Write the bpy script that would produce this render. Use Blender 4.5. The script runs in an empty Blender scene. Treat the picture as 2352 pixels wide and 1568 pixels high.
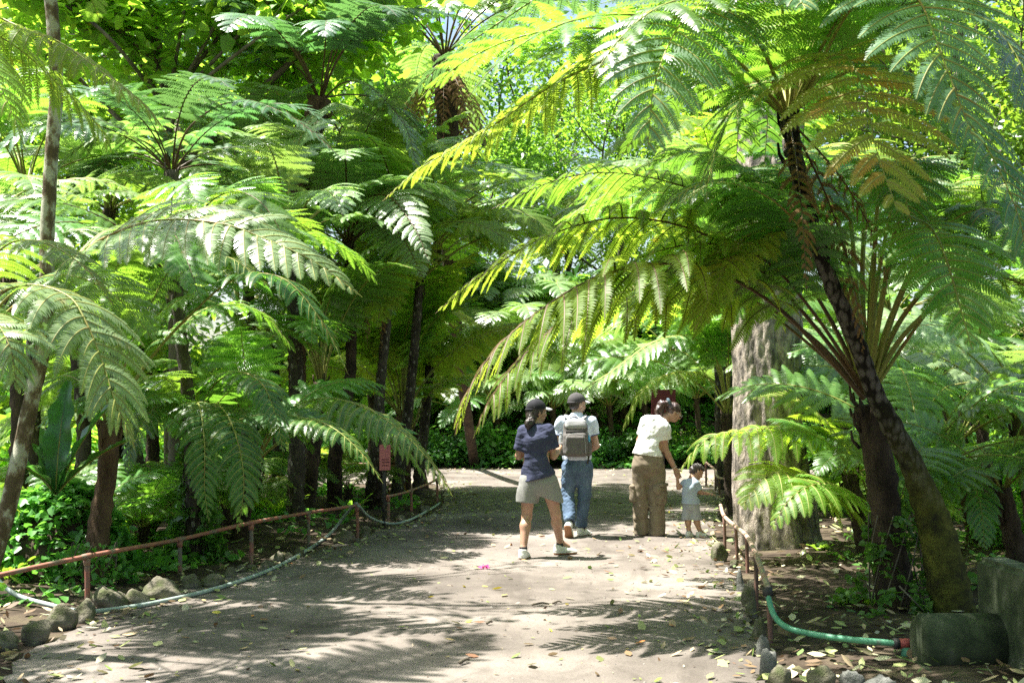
import bpy, math, random
import numpy as np
from mathutils import Vector
random.seed(7); RNG = np.random.default_rng(7)
S = bpy.context.scene
C = S.collection
PI = math.pi
# ------------------------------------------------------------------ camera model
FPX, CX, CY, HOR, CAMH = 2613.0, 1176.0, 784.0, 942.0, 1.55
_th = math.atan((HOR-CY)/FPX); _c, _s = math.cos(_th), math.sin(_th)
def ray(px, py):
    a, b = (px-CX)/FPX, (CY-py)/FPX
    return np.array([a, _c-_s*b, _s+_c*b])
def W(px, py, Y):
    d = ray(px, py); t = Y/d[1]
    return np.array([d[0]*t, Y, CAMH+d[2]*t])
def G(px, py, z=0.0):
    d = ray(px, py); t = (z-CAMH)/d[2]
    return np.array([d[0]*t, d[1]*t, z])
def nrm(v):
    v = np.asarray(v, float)
    return v/np.maximum(np.linalg.norm(v, axis=-1, keepdims=True), 1e-9)
def spline(P, n):
    P = np.asarray(P, float)
    if len(P) == 2: return P[0]+(P[1]-P[0])*np.linspace(0, 1, n)[:, None]
    Q = np.vstack([2*P[0]-P[1], P, 2*P[-1]-P[-2]])
    out = []
    for i in range(len(P)-1):
        a, b, c, d = Q[i:i+4]
        t = np.linspace(0, 1, 16, endpoint=False)[:, None]
        out.append(0.5*((2*b)+(c-a)*t+(2*a-5*b+4*c-d)*t*t+(3*b-a-3*c+d)*t**3))
    out.append(P[-1:]); R = np.vstack(out)
    L = np.r_[0, np.cumsum(np.linalg.norm(np.diff(R, axis=0), axis=1))]
    s = np.linspace(0, L[-1], n)
    return np.stack([np.interp(s, L, R[:, k]) for k in range(R.shape[1])], 1)
# ------------------------------------------------------------------ mesh builder
class MB:
    def __init__(s): s.V = []; s.F = []; s.n = 0; s.T = []
    def add(s, V, F, mat=0, tint=None):
        V = np.asarray(V, float).reshape(-1, 3); F = np.asarray(F, int)
        s.V.append(V); s.F.append((F+s.n, mat)); s.n += len(V)
        s.T.append(np.full(len(V), 0.5) if tint is None else np.asarray(tint, float).reshape(-1))
    def tube(s, P, R, seg=8, mat=0, rough=0.0, caps=True, flat=1.0, rng=RNG):
        P = np.asarray(P, float); n = len(P); R = np.broadcast_to(np.asarray(R, float), (n,))
        T = nrm(np.gradient(P, axis=0))
        ref = np.array([0, 0, 1.0]) if abs(T[0][2]) < 0.9 else np.array([1.0, 0, 0])
        a = nrm(np.cross(T[0], ref)); A = [a]
        for i in range(1, n):
            a = a-T[i]*np.dot(a, T[i]); a = nrm(a); A.append(a)
        A = np.array(A); B = np.cross(T, A)
        ang = np.arange(seg)*2*PI/seg
        rr = R[:, None]*(1+rough*rng.uniform(-1, 1, (n, seg)))
        V = P[:, None]+rr[..., None]*(np.cos(ang)[None, :, None]*A[:, None]+flat*np.sin(ang)[None, :, None]*B[:, None])
        i = np.arange(n-1)[:, None]*seg; j = np.arange(seg)[None]; k = (j+1) % seg
        F = np.stack([i+j, i+k, i+seg+k, i+seg+j], -1).reshape(-1, 4)
        s.add(V, F, mat)
        if caps:
            b0 = s.n-n*seg
            s.F.append((np.array([np.arange(seg)[::-1]])+b0, mat)); s.F.append((np.array([np.arange(seg)])+b0+(n-1)*seg, mat))
    def box(s, c, d, mat=0, rz=0):
        x, y, z = np.asarray(d)/2
        V = np.array([[-x,-y,-z],[x,-y,-z],[x,y,-z],[-x,y,-z],[-x,-y,z],[x,-y,z],[x,y,z],[-x,y,z]])
        ca, sa = math.cos(rz), math.sin(rz)
        V = np.stack([V[:,0]*ca-V[:,1]*sa, V[:,0]*sa+V[:,1]*ca, V[:,2]], 1)+np.asarray(c)
        s.add(V, [[0,3,2,1],[4,5,6,7],[0,1,5,4],[1,2,6,5],[2,3,7,6],[3,0,4,7]], mat)
    def mesh(s, name, mats, smooth=True, tint=False):
        V = np.vstack(s.V); me = bpy.data.meshes.new(name)
        me.vertices.add(len(V)); me.vertices.foreach_set('co', V.astype(np.float32).ravel())
        idx = np.concatenate([f.ravel() for f, m in s.F]); tot = np.concatenate([np.full(len(f), f.shape[1]) for f, m in s.F])
        mi = np.concatenate([np.full(len(f), m) for f, m in s.F])
        me.loops.add(len(idx)); me.loops.foreach_set('vertex_index', idx.astype(np.int32))
        me.polygons.add(len(tot)); st = np.r_[0, np.cumsum(tot)[:-1]]
        me.polygons.foreach_set('loop_start', st.astype(np.int32)); me.polygons.foreach_set('loop_total', tot.astype(np.int32))
        for m in mats: me.materials.append(m)
        me.polygons.foreach_set('material_index', mi.astype(np.int32))
        me.polygons.foreach_set('use_smooth', np.full(len(tot), smooth))
        if tint:
            a = me.attributes.new('tint', 'FLOAT', 'POINT'); a.data.foreach_set('value', np.concatenate(s.T).astype(np.float32))
        me.update(calc_edges=True); me.validate()
        return me
    def build(s, name, mats, parent=None, smooth=True, tint=False, loc=None):
        if not isinstance(mats, (list, tuple)): mats = [mats]
        return link(name, s.mesh(name, mats, smooth, tint), parent, loc)
def link(name, me, parent=None, loc=None, rot=None, sc=None):
    o = bpy.data.objects.new(name, me); C.objects.link(o)
    if parent is not None: o.parent = parent
    if loc is not None: o.location = tuple(loc)
    if rot is not None: o.rotation_euler = rot
    if sc is not None: o.scale = (sc, sc, sc) if np.isscalar(sc) else sc
    return o
def tag(o, label=None, cat=None, group=None, kind=None):
    if label: o['label'] = label
    if cat: o['category'] = cat
    if group: o['group'] = group
    if kind: o['kind'] = kind
    return o
def thing(name, label, cat, loc=(0, 0, 0), rz=0.0, group=None):
    o = bpy.data.objects.new(name, None); C.objects.link(o)
    o.location = tuple(loc); o.rotation_euler = (0, 0, rz); o.empty_display_size = 0.2
    return tag(o, label, cat, group)
# ------------------------------------------------------------------ materials
def newmat(name):
    m = bpy.data.materials.new(name); m.use_nodes = True
    nt = m.node_tree; nt.nodes.clear()
    return m, nt, (lambda t, **k: _nd(nt, t, k))
def _nd(nt, t, k):
    n = nt.nodes.new(t)
    for a, b in k.items():
        if a.startswith('i_'): n.inputs[a[2:].replace('_', ' ')].default_value = b
        else: setattr(n, a, b)
    return n
def rgb(c): return (c[0], c[1], c[2], 1.0)
def ramp(nd, cols):
    r = nd('ShaderNodeValToRGB'); e = r.color_ramp.elements
    e[0].position, e[0].color = cols[0][0], rgb(cols[0][1])
    e[1].position, e[1].color = cols[-1][0], rgb(cols[-1][1])
    for p, c in cols[1:-1]:
        x = e.new(p); x.color = rgb(c)
    return r
def leafmat(name, top, back, rough=0.42, spec=0.5, mixf=0.42, var=0.35, nscale=2.0, alt=None, altf=0.35, tint=None):
    """foliage: glossy upper surface mixed with translucent scattering; varies per frond and over space"""
    m, nt, nd = newmat(name); L = nt.links.new
    out = nd('ShaderNodeOutputMaterial'); mix = nd('ShaderNodeMixShader'); mix.inputs[0].default_value = mixf
    pb = nd('ShaderNodeBsdfPrincipled'); pb.inputs['Roughness'].default_value = rough
    pb.inputs['Specular IOR Level'].default_value = spec
    tr = nd('ShaderNodeBsdfTranslucent')
    oi = nd('ShaderNodeObjectInfo'); tc = nd('ShaderNodeNewGeometry')
    nz = nd('ShaderNodeTexNoise', i_Scale=nscale, i_Detail=2.0); L(tc.outputs['Position'], nz.inputs['Vector'])
    mr = nd('ShaderNodeMapRange'); mr.inputs['To Min'].default_value = 1-var; mr.inputs['To Max'].default_value = 1+var
    ad = nd('ShaderNodeMath', operation='ADD'); L(oi.outputs['Random'], ad.inputs[0]); L(nz.outputs['Fac'], ad.inputs[1])
    ml = nd('ShaderNodeMath', operation='MULTIPLY'); ml.inputs[1].default_value = 0.5
    L(ad.outputs[0], ml.inputs[0]); L(ml.outputs[0], mr.inputs['Value'])
    def colour(c, ca):
        hv = nd('ShaderNodeHueSaturation'); L(mr.outputs[0], hv.inputs['Value'])
        mr2 = nd('ShaderNodeMapRange'); mr2.inputs['To Min'].default_value = 0.485; mr2.inputs['To Max'].default_value = 0.512
        L(oi.outputs['Random'], mr2.inputs['Value']); L(mr2.outputs[0], hv.inputs['Hue'])
        if ca is None and tint is None: hv.inputs['Color'].default_value = rgb(c)
        elif tint is not None:
            at = nd('ShaderNodeAttribute', attribute_name='tint'); r = ramp(nd, tint); r.color_ramp.interpolation = 'CONSTANT' if len(tint) > 4 else 'LINEAR'
            L(at.outputs['Fac'], r.inputs[0]); L(r.outputs[0], hv.inputs['Color'])
        else:
            n2 = nd('ShaderNodeTexNoise', i_Scale=3.5, i_Detail=3.0); L(tc.outputs['Position'], n2.inputs['Vector'])
            r = ramp(nd, [(0.52, c), (0.66, ca)]); L(n2.outputs['Fac'], r.inputs[0]); L(r.outputs[0], hv.inputs['Color'])
        if tint is not None: return hv.outputs[0]
        n5 = nd('ShaderNodeTexNoise', i_Scale=7.0, i_Detail=3.0); L(tc.outputs['Position'], n5.inputs['Vector'])
        m5 = nd('ShaderNodeMapRange'); m5.inputs['From Min'].default_value = 0.66; m5.inputs['From Max'].default_value = 0.76; m5.inputs['To Max'].default_value = 0.75; L(n5.outputs['Fac'], m5.inputs['Value'])
        x5 = nd('ShaderNodeMixRGB'); L(m5.outputs[0], x5.inputs[0]); L(hv.outputs[0], x5.inputs[1]); x5.inputs[2].default_value = (c[0]*1.8+0.05, c[1]*0.85+0.02, c[2]*0.8, 1)
        return x5.outputs[0]
    L(colour(top, alt[0] if alt else None), pb.inputs['Base Color']); L(colour(back, alt[1] if alt else None), tr.inputs['Color'])
    L(pb.outputs[0], mix.inputs[1]); L(tr.outputs[0], mix.inputs[2]); L(mix.outputs[0], out.inputs[0])
    return m
def surf(name, cols, scale=4.0, rough=0.85, bump=0.3, bscale=None, detail=6.0, spec=0.3, stretch=None, coord='Object', metal=0.0, bdist=0.02, vor=None):
    """plain surface: noise driven colour ramp + bump; vor = (scale, colour, threshold) pale patches"""
    m, nt, nd = newmat(name); L = nt.links.new
    out = nd('ShaderNodeOutputMaterial'); pb = nd('ShaderNodeBsdfPrincipled'); L(pb.outputs[0], out.inputs[0])
    tc = nd('ShaderNodeTexCoord'); src = tc.outputs[coord]
    if stretch:
        mp = nd('ShaderNodeMapping'); mp.inputs['Scale'].default_value = stretch; L(src, mp.inputs[0]); src = mp.outputs[0]
    nz = nd('ShaderNodeTexNoise', i_Scale=scale, i_Detail=detail, i_Roughness=0.6); L(src, nz.inputs['Vector'])
    r = ramp(nd, cols); L(nz.outputs['Fac'], r.inputs[0]); col = r.outputs[0]
    if vor:
        v = nd('ShaderNodeTexVoronoi', i_Scale=vor[0]); v.inputs['Randomness'].default_value = 0.7; L(src, v.inputs['Vector'])
        n3 = nd('ShaderNodeTexNoise', i_Scale=vor[0]*1.3, i_Detail=2.0); L(src, n3.inputs['Vector'])
        a3 = nd('ShaderNodeMath', operation='MULTIPLY_ADD'); a3.inputs[1].default_value = 0.5; L(n3.outputs['Fac'], a3.inputs[0]); L(v.outputs['Distance'], a3.inputs[2])
        mr = nd('ShaderNodeMapRange'); mr.inputs['From Min'].default_value = vor[2]+0.06; mr.inputs['From Max'].default_value = vor[2]-0.02
        L(a3.outputs[0], mr.inputs['Value'])
        mx = nd('ShaderNodeMixRGB'); L(mr.outputs[0], mx.inputs[0]); L(col, mx.inputs[1]); mx.inputs[2].default_value = rgb(vor[1]); col = mx.outputs[0]
    L(col, pb.inputs['Base Color']); pb.inputs['Roughness'].default_value = rough
    pb.inputs['Specular IOR Level'].default_value = spec; pb.inputs['Metallic'].default_value = metal
    if bump:
        nb = nd('ShaderNodeTexNoise', i_Scale=bscale or scale*3, i_Detail=8.0, i_Roughness=0.65); L(src, nb.inputs['Vector'])
        bp = nd('ShaderNodeBump', i_Strength=bump, i_Distance=bdist); L(nb.outputs['Fac'], bp.inputs['Height']); L(bp.outputs[0], pb.inputs['Normal'])
    return m
M = {}
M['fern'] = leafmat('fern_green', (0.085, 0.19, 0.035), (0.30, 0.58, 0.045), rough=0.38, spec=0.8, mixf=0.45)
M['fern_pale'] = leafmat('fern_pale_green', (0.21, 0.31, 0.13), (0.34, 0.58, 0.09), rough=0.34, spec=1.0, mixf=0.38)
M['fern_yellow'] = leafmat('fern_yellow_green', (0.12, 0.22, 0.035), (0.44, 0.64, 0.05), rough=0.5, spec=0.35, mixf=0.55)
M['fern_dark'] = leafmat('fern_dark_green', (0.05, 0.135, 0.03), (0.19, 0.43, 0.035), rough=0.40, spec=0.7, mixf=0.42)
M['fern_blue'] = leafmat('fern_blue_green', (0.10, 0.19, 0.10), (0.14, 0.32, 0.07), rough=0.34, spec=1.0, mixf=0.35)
M['fern_sunlit'] = leafmat('fern_sunlit_green', (0.13, 0.26, 0.035), (0.50, 0.80, 0.05), rough=0.45, spec=0.5, mixf=0.52)  # fern green brightened in colour to stand in for sun shining through
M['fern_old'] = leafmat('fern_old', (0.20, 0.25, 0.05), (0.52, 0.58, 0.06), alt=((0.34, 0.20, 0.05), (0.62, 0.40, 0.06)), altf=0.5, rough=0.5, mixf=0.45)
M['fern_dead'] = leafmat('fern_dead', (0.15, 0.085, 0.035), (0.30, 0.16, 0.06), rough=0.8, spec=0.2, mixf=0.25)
M['stipe'] = surf('frond_stalk', [(0.33, (0.25, 0.16, 0.045)), (0.48, (0.22, 0.23, 0.055)), (0.7, (0.27, 0.28, 0.06))], scale=3, rough=0.5, bump=0.1, coord='Object')
M['stipe_dark'] = surf('frond_stalk_dark', [(0.3, (0.05, 0.03, 0.015)), (0.7, (0.13, 0.08, 0.03))], scale=3, rough=0.5, bump=0.1)
M['leaf'] = leafmat('broad_leaf', (0.075, 0.175, 0.03), (0.32, 0.60, 0.045), rough=0.36, spec=0.6, mixf=0.48, nscale=0.9)
M['leaf_lime'] = leafmat('lime_leaf', (0.13, 0.27, 0.035), (0.42, 0.70, 0.05), rough=0.4, spec=0.5, mixf=0.55, nscale=1.2)
M['leaf_dark'] = leafmat('dark_leaf', (0.04, 0.12, 0.028), (0.12, 0.32, 0.04), rough=0.34, spec=0.6, mixf=0.38, nscale=1.2)
M['leaf_cover'] = leafmat('cover_leaf', (0.08, 0.20, 0.04), (0.22, 0.50, 0.05), rough=0.38, spec=0.5, mixf=0.38, nscale=2.5, var=0.5)
M['trunk_fern'] = surf('fern_trunk', [(0.35, (0.022, 0.016, 0.011)), (0.7, (0.10, 0.07, 0.045))], scale=9, rough=0.95, bump=1.0, bscale=30, stretch=(1, 1, 0.45), bdist=0.04)
M['trunk_scar'] = surf('fern_trunk_scars', [(0.35, (0.025, 0.02, 0.014)), (0.7, (0.09, 0.075, 0.055))], scale=9, rough=0.9, bump=1.0, bscale=26, stretch=(1, 1, 0.55), vor=(13, (0.20, 0.18, 0.15), 0.46), bdist=0.03)
def zmix(name, low, high, z0, z1):
    """low part of a trunk in one look, upper part in another (object height)"""
    m, nt, nd = newmat(name); out = nd('ShaderNodeOutputMaterial'); mixs = nd('ShaderNodeMixShader'); tc = nd('ShaderNodeTexCoord'); sp = nd('ShaderNodeSeparateXYZ')
    nt.links.new(tc.outputs['Object'], sp.inputs[0]); nz = nd('ShaderNodeTexNoise', i_Scale=6.0, i_Detail=4.0); nt.links.new(tc.outputs['Object'], nz.inputs['Vector'])
    ad = nd('ShaderNodeMath', operation='MULTIPLY_ADD'); ad.inputs[1].default_value = 1.2; nt.links.new(nz.outputs['Fac'], ad.inputs[0]); nt.links.new(sp.outputs[2], ad.inputs[2])
    mr = nd('ShaderNodeMapRange'); mr.inputs['From Min'].default_value = z0+0.6; mr.inputs['From Max'].default_value = z1+0.6; nt.links.new(ad.outputs[0], mr.inputs['Value'])
    nt.links.new(mr.outputs[0], mixs.inputs[0])
    for k, (c0, c1, c2, bs) in enumerate((low, high)):
        pb = nd('ShaderNodeBsdfPrincipled'); pb.inputs['Roughness'].default_value = 0.95; pb.inputs['Specular IOR Level'].default_value = 0.15
        n1 = nd('ShaderNodeTexNoise', i_Scale=6.0, i_Detail=8.0, i_Roughness=0.65); nt.links.new(tc.outputs['Object'], n1.inputs['Vector'])
        r = ramp(nd, [(0.36, c0), (0.5, c1), (0.66, c2)]); nt.links.new(n1.outputs['Fac'], r.inputs[0]); col = r.outputs[0]
        if k:
            mp = nd('ShaderNodeMapping'); mp.inputs['Scale'].default_value = (1.25, 1.25, 0.62); nt.links.new(tc.outputs['Object'], mp.inputs[0])
            v = nd('ShaderNodeTexVoronoi', i_Scale=17.0); v.inputs['Randomness'].default_value = 0.6; nt.links.new(mp.outputs[0], v.inputs['Vector'])
            r2 = ramp(nd, [(0.30, (0.15, 0.135, 0.12)), (0.50, (0.085, 0.075, 0.062)), (0.60, (0.012, 0.010, 0.008))]); nt.links.new(v.outputs['Distance'], r2.inputs[0])
            mx = nd('ShaderNodeMixRGB'); mx.inputs[0].default_value = 0.85; nt.links.new(col, mx.inputs[1]); nt.links.new(r2.outputs[0], mx.inputs[2]); col = mx.outputs[0]
        nt.links.new(col, pb.inputs['Base Color']); nb = nd('ShaderNodeTexNoise', i_Scale=bs, i_Detail=8.0, i_Roughness=0.7); nt.links.new(tc.outputs['Object'], nb.inputs['Vector'])
        bp = nd('ShaderNodeBump', i_Strength=1.0, i_Distance=0.03); nt.links.new(nb.outputs['Fac'], bp.inputs['Height']); nt.links.new(bp.outputs[0], pb.inputs['Normal']); nt.links.new(pb.outputs[0], mixs.inputs[1+k])
    nt.links.new(mixs.outputs[0], out.inputs[0]); return m
M['trunk_leaning'] = zmix('leaning_trunk', ((0.03, 0.026, 0.016), (0.075, 0.075, 0.018), (0.15, 0.145, 0.03), 35), ((0.02, 0.016, 0.012), (0.06, 0.05, 0.04), (0.12, 0.10, 0.08), 30), 1.0, 1.7)
M['trunk_moss'] = surf('mossy_trunk', [(0.38, (0.035, 0.03, 0.018)), (0.5, (0.07, 0.075, 0.015)), (0.66, (0.13, 0.13, 0.02))], scale=5, rough=1.0, bump=0.8, bscale=40, spec=0.1)
M['trunk_brown'] = surf('brown_trunk', [(0.3, (0.05, 0.03, 0.018)), (0.7, (0.17, 0.105, 0.06))], scale=7, rough=0.95, bump=0.9, stretch=(1, 1, 0.35), bscale=22, bdist=0.04)
M['lichen'] = surf('lichen_bark', [(0.42, (0.09, 0.065, 0.035)), (0.50, (0.17, 0.13, 0.08)), (0.545, (0.32, 0.31, 0.23)), (0.7, (0.44, 0.43, 0.34))], scale=9, rough=0.9, bump=0.5, stretch=(1, 1, 0.6), bscale=30)
M['bark_big'] = surf('rough_grey_bark', [(0.36, (0.085, 0.075, 0.062)), (0.46, (0.20, 0.175, 0.145)), (0.54, (0.32, 0.27, 0.215)), (0.68, (0.47, 0.415, 0.35))], scale=12, rough=0.95, bump=0.75, bscale=34, stretch=(1, 1, 0.5), bdist=0.05, detail=12)
M['bark'] = surf('plain_bark', [(0.3, (0.06, 0.05, 0.035)), (0.7, (0.19, 0.16, 0.12))], scale=6, rough=0.9, bump=0.6, stretch=(1, 1, 0.3))
# ------------------------------------------------------------------ fern frond generator
def frond_mb(path, stipe=0.28, pmax=0.5, pairs=20, npin=22, seed=0, r0=0.016, droop=0.35, sweep=(0.05, 0.75), pw=0.155, roll=0.0, lift=0.12, ragged=0.06, up=(0, 0, 1), ribs=True):
    """path: world/local polyline of the rachis. Pinnae in pairs, each with two rows of tapering pinnules. lengths in metres"""
    r = np.random.default_rng(seed)
    n = 60; P = spline(path, n); L = np.r_[0, np.cumsum(np.linalg.norm(np.diff(P, axis=0), axis=1))]; Lt = L[-1]
    T = nrm(np.gradient(P, axis=0)); upv = np.array(up, float)
    Sd = np.cross(T, upv); w = np.linalg.norm(Sd, axis=1)
    hz = nrm(np.array([P[-1][0]-P[0][0], P[-1][1]-P[0][1], 0.0])); S0 = nrm(np.cross(hz, upv))
    k = np.clip(w/0.35, 0, 1)[:, None]; Sd = nrm(nrm(Sd)*k*np.sign((nrm(Sd)@S0))[:, None]+S0*(1-k)+1e-6)
    Sd = nrm(Sd-T*np.sum(Sd*T, 1, keepdims=True)); Nn = np.cross(Sd, T); Nn *= np.sign(Nn[:, 2:3].sum()+1e-9)
    cr, sr = math.cos(roll), math.sin(roll); Sd, Nn = Sd*cr+Nn*sr, Nn*cr-Sd*sr
    mb = MB()
    rr = r0*(1-0.88*(L/Lt)**0.8)
    mb.tube(P, rr, 6, 1, caps=False, rng=r)
    u = (np.arange(pairs)+0.5)/pairs; u = u**0.92
    s = (stipe+(0.985-stipe)*u)*Lt
    s2 = np.concatenate([s, s+0.3*Lt*(1-stipe)/pairs]); sg = np.r_[np.ones(pairs), -np.ones(pairs)]; uu = np.r_[u, u]
    s2 = np.minimum(s2, Lt*0.995); K = len(s2)
    ip = lambda A: np.stack([np.interp(s2, L, A[:, q]) for q in range(3)], 1)
    p0, t0, d0, n0 = ip(P), nrm(ip(T)), nrm(ip(Sd)), nrm(ip(Nn))
    prof = np.minimum(1, 0.55+1.5*uu)*np.power(np.clip(1-uu**2.1, 0, 1), 0.85)+0.03
    ln = pmax*prof*(1+ragged*r.uniform(-1.5, 1, K)); ln = ln*np.where(r.uniform(0, 1, K) < 0.07, r.uniform(0.25, 0.8, K), 1)
    a = sweep[0]+(sweep[1]-sweep[0])*uu**1.5+r.normal(0, 0.09, K)
    dd = nrm(d0*sg[:, None]*np.cos(a)[:, None]+t0*np.sin(a)[:, None]+n0*(lift+r.normal(0, 0.10, K))[:, None])
    m = npin; v = (np.arange(m+1)/m)
    g = np.array([0, 0, -1.0]); dr = droop*(1+0.35*r.uniform(-1, 1, K))
    dirs = nrm(dd[:, None]+g*(dr[:, None]*v[None]**1.2*1.6)[..., None]+t0[:, None]*(0.25*v[None, :, None]))
    st = ln[:, None, None]/m
    Q = np.concatenate([p0[:, None], p0[:, None]+np.cumsum(dirs[:, :-1]*st, axis=1)], 1)       # K,m+1,3
    # pinnules
    vj = (np.arange(m)+0.55)/m; j0 = np.arange(m)
    q = Q[:, :-1]*0.45+Q[:, 1:]*0.55; tj = dirs[:, :-1]
    nn = nrm(n0[:, None]-tj*np.sum(n0[:, None]*tj, -1, keepdims=True)+1e-6)
    bb = np.cross(tj, nn)
    lp = pw*pmax*np.power(np.clip(1-vj**2.2, 0, 1), 0.75)*np.minimum(1, 0.6+3*vj)
    lp = lp[None]*np.sqrt(ln/pmax)[:, None]*(1+0.08*r.normal(0, 1, (K, m)))+0.002
    wd = (ln[:, None]/m)*0.46*np.ones((K, m))
    VV = []
    for sd in (1, -1):
        e = nrm(bb*sd*0.93+tj*0.36+nn*(-0.10+0.12*r.normal(0, 1, (K, m))[..., None]*0.5))
        e2 = nrm(e+g*0.35)
        b = q
        md = b+e*(lp*0.55)[..., None]; tp = md+e2*(lp*0.45)[..., None]+tj*(wd*0.4)[..., None]
        ww = tj*wd[..., None]
        VV.append(np.stack([b-ww, b+ww, md+ww*0.92, md-ww*0.92, tp], 2))
    V = np.stack(VV, 2).reshape(-1, 5, 3); N = len(V); b0 = np.arange(N)[:, None]*5
    mb.add(V, np.hstack([b0, b0+1, b0+2, b0+3]), 0); off = mb.n-N*5
    mb.F.append((np.hstack([b0+3, b0+2, b0+4])+off, 0))
    # terminal leaflet of each pinna is implied by taper; midribs as thin strips just proud of the leaf
    if ribs:
        rw = (np.linspace(1, 0.25, m+1)*0.0045*max(pmax/0.5, 0.3))[None, :, None]
        nq = np.concatenate([nn, nn[:, -1:]], 1); bq = np.concatenate([bb, bb[:, -1:]], 1)
        A = Q+bq*rw+nq*0.001; B = Q-bq*rw+nq*0.001; Tt = Q+nq*rw*1.2
        R = np.stack([A, Tt, B], 2).reshape(-1, 3)
        kk = np.arange(K)[:, None]*(m+1); i = kk+np.arange(m)[None]; i = i.reshape(-1)*3
        F = np.vstack([np.stack([i, i+1, i+4, i+3], 1), np.stack([i+1, i+2, i+5, i+4], 1)])
        mb.add(R, F, 1)
    return mb
def gpath(th0, th1, L=1.0, curl=0.0, n=14, pw=1.25):
    s = np.linspace(0, 1, n); th = np.radians(th0+(th1-th0)*s**pw); az = curl*s
    d = np.stack([np.cos(th)*np.cos(az), np.cos(th)*np.sin(az), np.sin(th)], 1)*L/(n-1)
    return np.vstack([[0, 0, 0], np.cumsum(d[:-1], 0)])
LIB = {}
def lib(kind):
    """shared unit-length (scaled 1 m = whole frond) frond meshes: kind = steep, high, mid, low, hang, dead"""
    if kind in LIB: return LIB[kind]
    spec = {'steep': (84, 5), 'high': (72, -25), 'mid': (52, -45), 'low': (28, -65), 'arch': (66, -72), 'full': (48, -48), 'fullhigh': (70, -30), 'hang': (-25, -86), 'dead': (-50, -88)}[kind]
    out = []
    for k in range(4 if kind != 'dead' else 3):
        s = hash_(kind)+k*13
        r = np.random.default_rng(s)
        p = gpath(spec[0]+r.uniform(-7, 7), spec[1]+r.uniform(-12, 12), 1.0, r.uniform(-0.35, 0.35))
        if kind == 'dead':
            mb = frond_mb(p, stipe=0.15, pmax=0.11, pairs=18, npin=12, seed=s, r0=0.006, droop=1.6, ragged=0.4, pw=0.14, ribs=False)
        else:
            mb = frond_mb(p, stipe=0.11 if 'full' in kind else 0.30, pmax=0.225, pairs=21, npin=20, seed=s, r0=0.0062, droop=r.uniform(0.25, 0.6), pw=0.155, roll=r.uniform(-0.25, 0.25), ribs=False)
        out.append(mb.mesh('frond_'+kind, [M['fern'], M['stipe']]))
    LIB[kind] = out
    return out
def hash_(s): return sum(ord(c)*(i+3) for i, c in enumerate(s))
def setmats(o, leaf, st):
    for i, m in enumerate((leaf, st)):
        o.material_slots[i].link = 'OBJECT'; o.material_slots[i].material = m
def trunk_tube(mb, pts, rad, seg=12, mat=0, rough=0.10, ph=2.0, rng=RNG, scar=True):
    L = float(np.sum(np.linalg.norm(np.diff(np.asarray(pts), axis=0), axis=1))); n = max(8, int(L/0.07))
    P = spline(pts, n); R = np.interp(np.linspace(0, 1, n), np.linspace(0, 1, len(rad)), rad)
    if scar: R = R*(1+0.07*np.sin(np.linspace(0, L*2*PI/0.16, n)+rng.uniform(0, 6)))
    mb.tube(P, R, seg, mat, rough=rough, rng=rng)
def tree_fern(label, trunk, crown_fronds, heroes=(), rad=(0.11, 0.07), tmat='trunk_fern', leaf='fern', st='stipe', group='tree ferns beside the path', length=2.4, seed=0, dead=0, name='tree_fern', cat='tree fern', azs=None, tilt=0.25, kinds=('steep', 'high', 'high', 'mid', 'mid', 'low')):
    """trunk: list of world points base -> crown. heroes: list of dict(path=[world pts], ...)"""
    r = np.random.default_rng(seed+100)
    base = np.array(trunk[0]); root = thing(name, label, cat, base, group=group)
    top = np.array(trunk[-1])
    if np.linalg.norm(top-base) > 0.12:
        mb = MB(); trunk_tube(mb, [np.array(p)-base for p in trunk], rad, rng=r)
        # stubs of old fronds round the trunk head
        for k in range(14):
            a = r.uniform(0, 2*PI); z = top-base-np.array([0, 0, r.uniform(0.0, 0.35)])
            d = np.array([math.cos(a), math.sin(a), 0.0])
            mb.tube([z+d*rad[-1]*0.6, z+d*(rad[-1]+0.012)+[0, 0, 0.06], z+d*(rad[-1]+0.022)+[0, 0, r.uniform(0.09, 0.17)]], [0.017, 0.013, 0.009], 5, 0, rng=r)
        mb.build('trunk', M[tmat], root)
    loc = top-base
    off = r.uniform(0, 6.28)
    for i in range(crown_fronds):
        kd = kinds[int(i % len(kinds))]; meshes = lib(kd); me = meshes[int(r.integers(len(meshes)))]
        az = off+i*2.399963+r.normal(0, 0.15) if azs is None else math.radians(azs[i % len(azs)])+r.normal(0, 0.12)
        o = link('frond', me, root, loc+np.array([math.cos(az), math.sin(az), 0])*0.04, (r.normal(0, 0.10)+tilt*math.cos(az), r.normal(0, 0.08), az), length*r.uniform(0.82, 1.12))
        setmats(o, M[leaf], M[st])
    for i in range(dead):
        me = lib('dead')[i % 3]; az = r.uniform(0, 6.28)
        o = link('frond', me, root, loc+np.array([0, 0, -0.05]), (0, 0, az), length*r.uniform(0.5, 0.75)); setmats(o, M['fern_dead'], M['stipe_dark'])
        o['label'] = 'dead brown hanging frond'
    for i, h in enumerate(heroes):
        h = dict(h); lf = h.pop('leaf', leaf); s_ = h.pop('st', st); lb = h.pop('label', None)
        pts = [np.array(p)-base for p in h.pop('path')]
        L = float(np.sum(np.linalg.norm(np.diff(np.array(pts), axis=0), axis=1)))
        kw = dict(stipe=0.25, pmax=0.21*L, pairs=24, npin=24, seed=seed*31+i, r0=0.006*L, droop=0.5); kw.update(h)
        o = frond_mb(pts, **kw).build('frond', [M[lf], M[s_]], root)
        if lb: o['label'] = lb
    return root
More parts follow.
